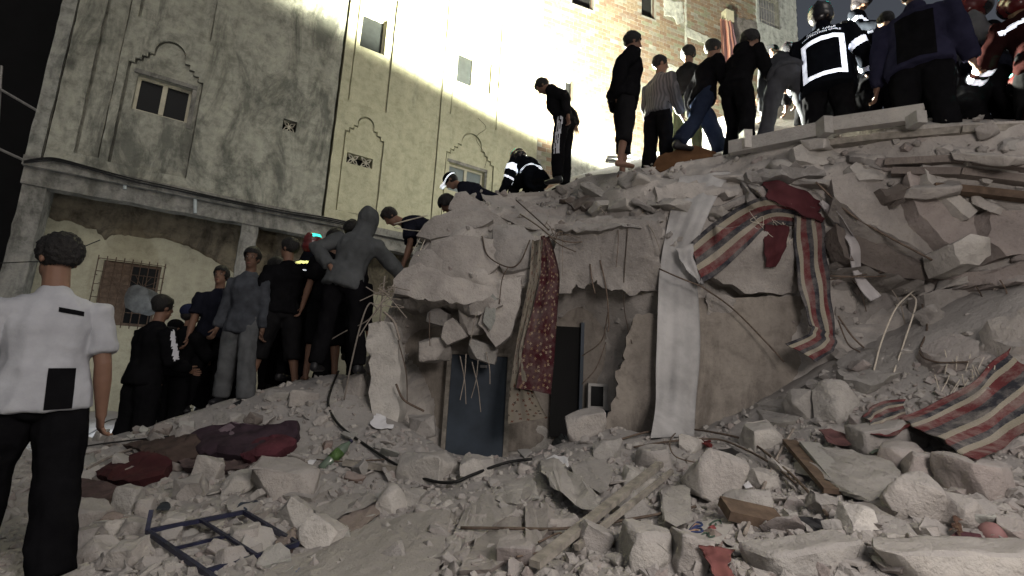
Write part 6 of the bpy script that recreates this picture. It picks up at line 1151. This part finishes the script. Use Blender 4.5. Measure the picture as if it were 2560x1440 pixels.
        for sg in (-1, 1):
            cc = np.array(hc + hx_ * sg * .085 * k + hz_ * .115 * k - hyv * .045 * k); patch(hmm, lambda q, n: (np.abs((q - cc) @ np.array(hyv)) < .055) & (np.abs((q - cc) @ np.array(hz_) - .25 * ((q - cc) @ np.array(hyv))) < .02) & ((q - np.array(hc)) @ np.array(hx_) * sg > .03), .005, MAT['tape_g'], 'reflector', ho_)
    if face:
        for sg in (-1, 1):
            ec = hc + hx_ * sg * .03 * k + hz_ * .008 * k + hyv * .079 * k; g = MB(); ell(g, ec, (.011, .006, .0045), Hr, 8, 6); eo = link('eye', g.mesh('eye', MAT['eye'], True), root); g = MB(); ell(g, ec + hyv * .006, (.0048, .003, .0045), Hr, 8, 6); link('iris', g.mesh('iris', MAT['iris'], True), eo)
            g = MB(); chain(g, [ec + hz_ * .022 - hx_ * sg * .012 + hyv * .003, ec + hz_ * .024 + hx_ * sg * .016 - hyv * .004], [.005, .004], n=6); link('eyebrow', g.mesh('eyebrow', MAT['hair'], True), root)
        g = MB(); ell(g, hc - hz_ * .062 * k + hyv * .086 * k, (.022, .008, .007), Hr, 10, 6); link('mouth', g.mesh('mouth', MAT['lip'], True), root)
    return info
cloth('black_cloth', (.007, .007, .008)); cloth('charcoal_cloth', (.011, .011, .012)); cloth('navy_cloth', (.012, .013, .02)); cloth('blue_jeans', (.017, .023, .042)); cloth('grey_hoodie', (.07, .075, .078), .25); cloth('dusty_grey', (.095, .1, .105), .35)
cloth('white_tee', (.35, .36, .385), .16); cloth('grey_shirt', (.06, .062, .07)); cloth('purple_navy', (.022, .022, .042)); cloth('fire_black', (.007, .008, .011)); cloth('dull_olive', (.04, .045, .028)); cloth('white_trim', (.55, .56, .6), .1); cloth('dark_red', (.018, .007, .007)); cloth('pale_grey_cloth', (.11, .11, .115), .3); cloth('cap_navy', (.02, .024, .05)); cloth('sky_grey', (.055, .06, .07), .4)
MAT['helmet_red'] = plain('dark_red_helmet', (.10, .014, .014), .25, var=.2, spec=.5); MAT['helmet_black'] = plain('black_helmet', (.014, .012, .014), .25, var=.2, spec=.5); MAT['visor'] = plain('smoked_visor', (.01, .01, .012), .12, spec=.5)
_stripe, _nt, _bs = base_mat('pinstriped_shirt'); _t = N(_nt, 'ShaderNodeTexCoord').outputs['Object']; _w = N(_nt, 'ShaderNodeTexWave', wave_type='BANDS', bands_direction='X'); _w.inputs['Scale'].default_value = 9; _w.inputs['Distortion'].default_value = 1.5; _w.inputs['Detail'].default_value = 1; _nt.links.new(_t, _w.inputs['Vector'])
_nt.links.new(ramp_n(_nt, _w.outputs[1], [(.35, (.055, .055, .06)), (.6, (.10, .10, .108))]), _bs.inputs['Base Color']); _bs.inputs['Roughness'].default_value = .95; MAT['pinstripe'] = _stripe
npv = lambda v: np.array(v[:])
def torso_band(I, z0, z1, mat='tape', name='reflective_band', xlim=None, front=None, off=.005):
    pel, tz, tx, ty = npv(I['pel']), npv(I['tz']), npv(I['tx']), npv(I['ty']); A0 = [(npv(a[0]), npv(a[1]), npv(a[2])) for a in I['arms']]
    def fn(q, n):
        r = q - pel; z = r @ tz; x = r @ tx; m = (z > z0) & (z < z1) & (np.abs(x) < .235)
        for s0, e, w_ in A0:                                            # leave the sleeves out
            for a, b_ in ((s0 * .25 + e * .75, w_),): 
                d = b_ - a; t = np.clip(((q - a) @ d) / (d @ d), 0, 1); m &= np.linalg.norm(q - a - t[:, None] * d, axis=1) > .085
        if xlim: m &= (x > xlim[0]) & (x < xlim[1])
        if front is not None: m &= (n @ ty) * front > .1
        return m
    return patch(I['tme'], fn, off, MAT[mat], name, I['top'])
def sleeve_band(I, arm, t0, t1, mat='tape', name='reflective_band', lower=True, off=.005):
    s0, e, wr = [npv(v) for v in I['arms'][arm][:3]]; a, b_ = (e, wr) if lower else (s0, e); d = b_ - a
    def fn(q, n): t = ((q - a) @ d) / (d @ d); return (t > t0) & (t < t1) & (np.linalg.norm(q - a - t[:, None] * d, axis=1) < .1)
    return patch(I['tme'], fn, off, MAT[mat], name, I['top'])
def leg_stripe(I, leg, mat='white_trim'):
    me = bpy.data.objects[[c for c in I['root'].children if c.name.startswith('trousers')][0].name]
    h_, kn, an = [npv(v) for v in I['legs'][leg][:3]]; sg = -1 if leg == 0 else 1
    for k in (-1, 0, 1):
        def fn(q, n):
            t = np.clip((q[:, 2] - an[2]) / (h_[2] - an[2]), 0, 1); cx = an[0] + (h_[0] - an[0]) * t; cy = np.interp(q[:, 2], [an[2], kn[2], h_[2]], [an[1], kn[1], h_[1]])
            return ((q[:, 0] - cx) * sg > .02) & (np.abs(q[:, 1] - cy - k * .026 - .0) < .009) & (t > .35) & (t < .97)
        patch(me.data, fn, .004, MAT[mat], 'side_stripe', me)
from mathutils.bvhtree import BVHTree
def decal(I, x0, x1, z0, z1, mat, name, skew=0.0, off=.005):
    """tape or print lying on the back of a garment: a small grid pressed onto the cloth from behind"""
    bm = bmesh.new(); bm.from_mesh(I['tme']); bv = BVHTree.FromBMesh(bm); bm.free(); pel, tz, tx, ty = I['pel'], I['tz'], I['tx'], I['ty']
    na = max(2, int((x1 - x0) / .012)); nb_ = max(2, int((z1 - z0) / .012)); Vv = []; ok = []
    for j in range(nb_ + 1):
        for i in range(na + 1):
            x = x0 + (x1 - x0) * i / na; z = z0 + (z1 - z0) * j / nb_ + skew * x; o_ = pel + tz * z + tx * x - ty * .6; h = bv.ray_cast(o_, ty, .75)[0]; ok.append(h is not None); Vv.append((h if h else o_ + ty * .4) - ty * off)
    Fc = [(j * (na + 1) + i, j * (na + 1) + i + 1, (j + 1) * (na + 1) + i + 1, (j + 1) * (na + 1) + i) for j in range(nb_) for i in range(na)]; Fc = [f for f in Fc if all(ok[k] for k in f)]
    return link(name, mk(name, Vv, Fc, MAT[mat], True), I['top'])
S1 = dict(sleeve='long')
def T_(m, **k): return dict(mat=m, **k)
st = ((0, 5, 3), (0, 5, 3))
# --- figures packed at the back of the heap
for k_, (hx0, hy0, Y0, yw, ln_, mt_, hr_, lb_) in enumerate([(2120, 60, 5.6, -30, 14, 'black_cloth', 'short', 'dark bare-headed man between the square-marked and the hooped firefighters'), (2215, 40, 5.4, -10, 18, 'charcoal_cloth', 'short', 'dark man half hidden left of the broad purple-navy jacket'), (2365, 70, 5.0, -50, 22, 'black_cloth', 'short', 'dark stooping man between the purple-navy jacket and the red helmet'), (2480, 60, 4.8, -20, 20, 'charcoal_cloth', 'cap', 'dark capped figure between the two red helmets'), (2400, 120, 4.5, 20, 34, 'navy_cloth', 'short', 'dark figure bending low below the grey-white jacket'), (2330, 110, 4.7, 10, 30, 'black_cloth', 'curly', 'curly-haired figure bending right behind the broad jacket'), (2470, 150, 4.2, -30, 40, 'black_cloth', 'short', 'dark crouched helper in front of the capped figure'), (2170, 130, 5.1, 10, 36, 'black_cloth', 'short', 'dark bent helper right of the square-marked firefighter'), (2010, 120, 5.6, 20, 26, 'black_cloth', 'curly', 'curly-haired helper behind the square-marked firefighter')]):
    person('f%d' % k_, lb_, (hx0, hy0), Y=Y0, yaw=yw, lean=ln_, hp=10, legs=((10, 8, 14), (4, 8, 10)), arms=((20, 14, 40, 10), (26, 14, 46, 10)), top=T_(mt_, name='jacket', puff=.034, drop=.12), bottom=dict(mat='black_cloth', loose=1.25), hair=hr_, build=1.1)
# --- on the heap, left to right along the crest
I = person('t1', 'stooping young man in black tracksuit with striped trousers, looking down from the heap', (1343, 207), foot=(1372, 478), yaw=68, lean=24, hp=38, legs=((4, 3, 4), (2, 3, 2)), arms=((-32, 12, 55, 30), (-28, 8, 45, 40)), top=T_('charcoal_cloth', name='jacket', collar=True), bottom=dict(mat='black_cloth', loose=1.1), hair='short')
leg_stripe(I, 1); leg_stripe(I, 0)
person('t2', 'tall man in a dark shawl-like jacket and rolled trousers standing highest on the crest', (1585, 84), foot=(1556, 437), h=1.78, yaw=-72, lean=6, hp=4, legs=((4, 4, 4), (-4, 5, 4)), arms=((-14, 24, 60, 20), (-30, 18, 62, 60)), top=T_('black_cloth', name='jacket', loose=1.18, puff=.04, drop=.1), bottom=dict(mat='charcoal_cloth', length=.74, loose=1.2), shoes=None, hair='short')
person('t3', 'shorter man in a pinstriped shirt beside the tall man in the dark jacket', (1652, 142), Y=5.6, h=1.66, yaw=-38, lean=3, hy=-30, arms=((6, 10, 25, 20), (10, 10, 30, 20)), top=T_('pinstripe', puff=.025), bottom=dict(mat='black_cloth', loose=1.15), hair='short')
person('t4', 'dark figure half hidden between the pinstriped shirt and the blue jeans', (1722, 122), Y=6.2, yaw=-20, lean=8, arms=((40, 10, 70, 0), (30, 10, 60, 0)), top=T_('charcoal_cloth', name='jacket'), bottom=dict(mat='dull_olive'), hair='curly')
person('t5', 'man striding in blue jeans and a dark jacket on the heap', (1786, 104), foot=(1740, 405), h=1.76, yaw=-58, lean=12, hp=4, legs=((32, 9, 6), (-26, 9, 8)), arms=((-12, 18, 40, 10), (22, 12, 55, 20)), top=T_('black_cloth', name='jacket', puff=.03), bottom=dict(mat='blue_jeans', loose=1.2), hair='short')
person('t6', 'dark-haired man in a black hooded jacket leaning right, left of the grey shirt', (1882, 86), Y=5.15, h=1.74, yaw=-40, lean=20, hp=12, hy=-20, legs=((15, 6, 20), (0, 6, 10)), arms=((25, 16, 60, 20), (35, 14, 50, 10)), top=T_('black_cloth', name='jacket', puff=.035, hood_down=True), bottom=dict(mat='black_cloth', loose=1.15), hair='curly')
person('t7', 'hatted head looking over the shoulder of the man in grey', (1932, 114), Y=7.6, yaw=160, top=T_('charcoal_cloth', name='jacket'), hair='cap')
I = person('t8', 'rescuer in a black helmet behind the man in the grey shirt', (1968, 112), Y=7.2, yaw=170, hp=14, top=T_('fire_black', name='jacket'), hair='helmet_black'); 
person('t9', 'man in a dull grey shirt bending away with legs apart', (1945, 150), Y=5.3, h=1.66, yaw=8, lean=42, hp=30, legs=((12, 12, 8), (4, 12, 4)), arms=((50, 8, 20, 0), (45, 8, 20, 0)), top=T_('grey_shirt', puff=.03, loose=1.1), bottom=dict(mat='grey_shirt', loose=1.15), hair='short')
I10 = I = person('t10', 'firefighter seen from behind with a bright reflective square on the jacket', (2050, 24), Y=4.7, h=1.82, yaw=-6, lean=7, side=-2, hp=6, build=1.16, arms=((12, 20, 42, 10), (16, 22, 48, 10)), top=T_('fire_black', name='jacket', puff=.034, collar=True, drop=.26, loose=1.12, folds=.007), bottom=dict(mat='black_cloth', loose=1.2), hair='helmet_black', vox=.0105)
decal(I, -.195, .195, .265, .315, 'tape', 'reflective_band'); decal(I, -.195, .195, -.19, -.14, 'tape', 'reflective_band'); decal(I, -.195, -.15, -.139, .264, 'tape', 'reflective_band'); decal(I, .15, .195, -.139, .264, 'tape', 'reflective_band')
sleeve_band(I, 0, .62, .86, lower=False); sleeve_band(I, 1, .62, .86, lower=False); sleeve_band(I, 0, .6, .82); sleeve_band(I, 1, .62, .82)
I = person('t11', 'firefighter high at the back with a banded helmet and two reflective hoops', (2160, -14), Y=6.4, h=1.74, yaw=-100, lean=10, hp=10, arms=((30, 10, 50, 0), (24, 10, 50, 0)), top=T_('fire_black', name='jacket', puff=.03, drop=.12), bottom=dict(mat='black_cloth'), hair='helmet_black', vox=.014)
torso_band(I, .30, .345); torso_band(I, .12, .165); sleeve_band(I, 0, .5, .75, lower=False); sleeve_band(I, 1, .5, .75, lower=False)
I12 = person('t12', 'broad man from behind in a purple-navy jacket with a black back panel', (2280, -36), Y=4.05, h=1.82, yaw=-4, lean=6, build=1.2, arms=((2, 12, 16, 0), (4, 13, 18, 0)), top=T_('purple_navy', name='jacket', puff=.036, collar=True, drop=.12, loose=1.08), bottom=dict(mat='black_cloth', loose=1.2), hair='short', vox=.014)
decal(I12, -.14, .14, -.1, .39, 'black_cloth', 'back_panel')
I = person('t13', 'rescuer in a dark red helmet and grey-white hooded jacket bending right', (2450, -4), Y=4.15, h=1.72, yaw=-62, lean=28, hp=14, arms=((35, 14, 50, 10), (50, 16, 40, 10)), top=T_('pale_grey_cloth', name='jacket', puff=.035, drop=.1, hood_down=True), bottom=dict(mat='black_cloth', loose=1.2), hair='helmet_red', vox=.014)
I = person('t14', 'firefighter with a red helmet and green reflector at the right edge', (2530, -6), Y=3.8, h=1.74, yaw=30, lean=16, hp=8, arms=((30, 20, 40, 0), (30, 16, 40, 0)), top=T_('dark_red', name='jacket', puff=.036, drop=.14), bottom=dict(mat='charcoal_cloth', loose=1.2), hair='helmet_red', vox=.014)
sleeve_band(I, 0, .15, .35); sleeve_band(I, 0, .5, .7); torso_band(I, .3, .34)
I = person('t15', 'crouching rescuer in dark red at the right end of the crest', (2545, 196), Y=3.75, h=1.7, yaw=60, lean=38, hp=20, legs=((95, 12, 120), (80, 12, 125)), arms=((50, 14, 60, 10), (40, 10, 60, 10)), top=T_('dark_red', name='jacket', puff=.035), bottom=dict(mat='charcoal_cloth', loose=1.2), hair='helmet_red'); torso_band(I, .26, .31)
I = person('c1', 'crouching firefighter with blue-white reflective stripes left of the stooping youth', (1290, 388), Y=6.9, h=1.74, yaw=28, lean=46, hp=24, legs=((85, 10, 110), (75, 10, 110)), arms=((35, 24, 30, 0), (35, 20, 30, 0)), top=T_('fire_black', name='jacket', puff=.035, drop=.12, collar=True), bottom=dict(mat='black_cloth', loose=1.2), hair='helmet_black', vox=.013)
torso_band(I, .1, .15); sleeve_band(I, 0, .35, .7, lower=False); torso_band(I, -.06, .1, xlim=(-.02, .03), front=-1); sleeve_band(I, 0, .0, .1)
I = person('c2', 'man in a dark cap with a bright piping bending down over the heap edge', (1112, 440), Y=6.35, h=1.72, yaw=72, lean=62, hp=24, legs=((30, 8, 30), (20, 8, 30)), arms=((55, 10, 25, 0), (60, 10, 30, 0)), top=T_('navy_cloth', puff=.028, cap='black_cloth'), bottom=dict(mat='black_cloth'), hair='cap')
hc = npv(I['hc']); patch(I['cap'].data, lambda q, n: (np.abs((q - hc) @ npv(I['hz']) - .005 - .035) < .0065), .005, MAT['tape'], 'piping', I['cap'])
person('c3', 'dark-haired head just behind the pointed slab', (1104, 497), Y=6.15, yaw=70, lean=40, hp=30, legs=((60, 8, 80), (60, 8, 80)), top=T_('black_cloth'), hair='curly')
person('c4', 'man with a white sleeve bent double over the rubble edge', (958, 528), Y=5.95, h=1.72, yaw=82, lean=78, hp=22, legs=((10, 6, 8), (0, 6, 4)), arms=((70, 12, 20, 0), (75, 8, 25, 0)), top=T_('navy_cloth', sleeve='short', puff=.028), bottom=dict(mat='black_cloth', loose=1.15), hair='short')
I = PEOPLE['c4'][0]
# --- the crowd on the left
for k_, (hx0, hy0, Y0, yw, hr_, lb_) in enumerate([(598, 706, 6.3, -20, 'short', 'dark figure between the youth in dusty grey and the man with the wristband'), (690, 648, 6.2, 20, 'curly', 'dark figure behind the left shoulder of the man in the black tee'), (765, 655, 6.3, -40, 'short', 'dark figure behind the man in the black tee, under the red helmet'), (446, 800, 6.3, -60, 'cap', 'dark capped figure behind the man with the white sleeve stripe'), (815, 640, 6.1, -10, 'short', 'dark figure behind the man in black shorts'), (880, 640, 5.7, 0, 'short', 'dark figure in front of the leaning grey hoodie\'s far side')]):
    person('g%d' % k_, lb_, (hx0, hy0), Y=Y0, yaw=yw, lean=5, hp=4, legs=((2, 8, 4), (0, 8, 4)), top=T_('black_cloth', name='jacket', puff=.034, drop=.12), bottom=dict(mat='black_cloth', loose=1.35), hair=hr_, build=1.1, h=1.68)
person('l1', 'man in a grey hoodie from behind, hand on hip and reaching to the heap', (931, 527), Y=4.95, h=1.74, yaw=-16, lean=12, side=11, hp=4, legs=((6, 7, 8), (2, 9, 3)), arms=((-16, 40, 92, 95), (34, 62, 12, 0)), top=T_('grey_hoodie', name='hoodie', puff=.034, hood=True, drop=.1), bottom=dict(mat='black_cloth', loose=1.1), hair='none', vox=.014)
person('l2', 'man in black shorts with bare calves beside the grey hoodie', (842, 578), foot=(830, 955), h=1.72, yaw=10, lean=4, hy=-25, top=T_('black_cloth', sleeve='short'), bottom=dict(mat='black_cloth', length=.62, loose=1.25), shoes=None, hair='curly')
person('l3', 'dark head between the grey hoodie and the man in black shorts', (884, 556), Y=5.9, yaw=-30, top=T_('charcoal_cloth'), hair='curly')
I = person('l4', 'firefighter with a red helmet and yellow collar among the crowd', (790, 592), Y=5.75, h=1.74, yaw=-52, lean=4, hp=6, top=T_('fire_black', name='jacket', puff=.03, collar=True), bottom=dict(mat='black_cloth'), hair='helmet_red', vox=.013)
torso_band(I, .42, .46, 'tape_y'); torso_band(I, .22, .25); torso_band(I, .31, .34)
I = person('l5', 'man in a black tee and long shorts standing with feet apart', (726, 596), foot=(728, 985), h=1.74, yaw=14, lean=2, hy=35, legs=((4, 9, 3), (-2, 9, 3)), arms=((4, 10, 20, 0), (10, 9, 50, 40)), top=T_('black_cloth', sleeve='short'), bottom=dict(mat='charcoal_cloth', length=.66, loose=1.35), shoes=None, hair='short')
torso_band(I, .02, .035, 'tape_y', 'belt_trim', xlim=(-.03, .09), front=-1) if False else None
person('l6', 'youth in dusty grey top and trousers facing the camera', (634, 620), foot=(604, 1015), h=1.7, yaw=150, lean=2, hy=12, legs=((8, 6, 6), (-4, 6, 4)), arms=((2, 8, 12, 0), (2, 8, 12, 0)), top=T_('sky_grey', puff=.018, loose=1.08, drop=.14), bottom=dict(mat='dusty_grey', loose=1.2), hair='short', face=True, skin='skin_d')
person('l7', 'young man in a dark tee with a wristband looking up to the right', (556, 667), Y=5.75, h=1.7, yaw=188, lean=0, hy=-32, hp=-8, arms=((4, 8, 10, 0), (6, 9, 14, 0)), top=T_('navy_cloth', sleeve='short'), bottom=dict(mat='black_cloth'), hair='short', face=True)
person('l8', 'man in a dark blue baseball cap looking up to the right', (474, 760), Y=5.6, h=1.66, yaw=-70, lean=4, hp=-16, arms=((25, 10, 60, 0), (40, 10, 70, 0)), top=T_('black_cloth', name='jacket', cap='cap_navy', puff=.03), bottom=dict(mat='black_cloth', loose=1.2), hair='cap', face=True)
I = person('l9', 'man in a black jacket with a white sleeve stripe, leftmost of the standing crowd', (414, 741), Y=5.0, h=1.72, yaw=-58, lean=5, arms=((8, 12, 40, 20), (18, 12, 62, 20)), top=T_('black_cloth', name='jacket', puff=.034, drop=.1), bottom=dict(mat='black_cloth', loose=1.2), hair='short', face=True)
s0, e_, wr = [npv(v) for v in I['arms'][1][:3]]; tyv = npv(I['tx'])
patch(I['tme'], lambda q, n: (lambda t: (t > -.05) & (t < 1.0) & (np.abs((q - s0 - np.clip(t, 0, 1)[:, None] * (e_ - s0)) @ npv(I['ty'])) < .022) & ((n @ tyv) > .25) & (np.linalg.norm(q - s0 - t[:, None] * (e_ - s0), axis=1) < .13))(((q - s0) @ (e_ - s0)) / ((e_ - s0) @ (e_ - s0))), .004, MAT['white_trim'], 'sleeve_stripe', I['top'])
I = person('l10', 'firefighter mostly hidden behind the crowd, only reflective patches showing', (520, 830), Y=6.6, h=1.6, yaw=-20, lean=30, legs=((40, 8, 60), (40, 8, 60)), top=T_('fire_black', name='jacket', puff=.03), bottom=dict(mat='black_cloth'), hair='helmet_black'); torso_band(I, .2, .24); torso_band(I, 0, .04)
I = person('l11', 'dark figure standing behind the dusty youth', (668, 745), Y=6.3, h=1.55, yaw=-10, top=T_('black_cloth', name='jacket', puff=.03), bottom=dict(mat='black_cloth'), hair='helmet_red'); torso_band(I, .1, .15); torso_band(I, .3, .34)
# --- the man in white in front
I = person('w', 'man in a white tee and dark track trousers walking in from the left', (152, 592), Y=2.5, h=1.74, yaw=4, lean=3, side=-3, hp=8, hy=24, legs=((14, 3, 6), (-12, 3, 16)), arms=((14, 16, 40, 30), (-8, 9, 20, 10)), top=T_('white_tee', name='tee_shirt', sleeve='short', puff=.012, drop=.08, loose=1.11, folds=.012), bottom=dict(mat='black_cloth', loose=1.2), hair='crop', vox=.0095, build=.98)
WI = I
pel, tz, tx, ty = [npv(I[q]) for q in ('pel', 'tz', 'tx', 'ty')]
decal(I, .0, .105, -.078, .12, 'black_cloth', 'print_panel'); decal(I, .01, .11, .40, .425, 'black_cloth', 'neck_label', -.15)
leg_stripe(I, 0)
wr, Fm = I['arms'][1][2], I['arms'][1][4]; m = MB(); c = wr + Fm @ Vector((0.02, .045, -.12)); m.tube([c, c + Fm @ Vector((.015, .055, -.008))], .004, 6)
cg = m.obj('cigarette', MAT['paper']); cg.matrix_world = I['root'].matrix_basis; tag(cg, 'lit white cigarette in the right hand of the man in the white tee', 'cigarette')
# lettering on the firefighter's back
def lettering(txt, I, zc, size, mat, name, flip=False):
    cu = bpy.data.curves.new(name, 'FONT'); cu.body = txt; cu.size = size; cu.align_x = 'CENTER'; cu.align_y = 'CENTER'; cu.extrude = 0; cu.resolution_u = 2; cu.offset = 0
    o = bpy.data.objects.new(name, cu); COL.objects.link(o); dg = bpy.context.evaluated_depsgraph_get(); me = bpy.data.meshes.new_from_object(o.evaluated_get(dg)); bpy.data.objects.remove(o)
    bm = bmesh.new(); bm.from_mesh(I['tme']); from mathutils.bvhtree import BVHTree; bv = BVHTree.FromBMesh(bm); bm.free()
    pel, tz, tx, ty = I['pel'], I['tz'], I['tx'], I['ty']
    b2 = bmesh.new(); b2.from_mesh(me); bmesh.ops.subdivide_edges(b2, edges=[e for e in b2.edges if e.calc_length() > .02], cuts=2); b2.to_mesh(me); b2.free()
    for v in me.vertices:
        o_ = pel + tz * (zc + v.co.y) + tx * v.co.x - ty * .5; hit = bv.ray_cast(o_, ty)[0]; v.co = (hit if hit else o_ + ty * .33) - ty * .006
    me.materials.clear(); me.materials.append(MAT[mat]); return link(name, me, I['top'])
lettering('PROTECTION CIVILE', I10, .375, .038, 'tape', 'lettering')
lettering('\ufe94\ufef4\ufee7\ufeaa\ufee4\ufedf\ufe8d  \ufe94\ufef3\ufe8e\ufed7\ufeee\ufedf\ufe8d', I10, .425, .046, 'tape', 'lettering')
bpy.data.objects.remove(tmp); bpy.data.meshes.remove(tmp_me)
for k_, (r_, l_, y_) in PEOPLE.items(): print('P', k_, [round(v, 2) for v in l_], 'Y%.2f' % y_, 'heap%.2f slope%.2f' % (heap_top(l_.x, l_.y), slope_z(l_.x, l_.y)))
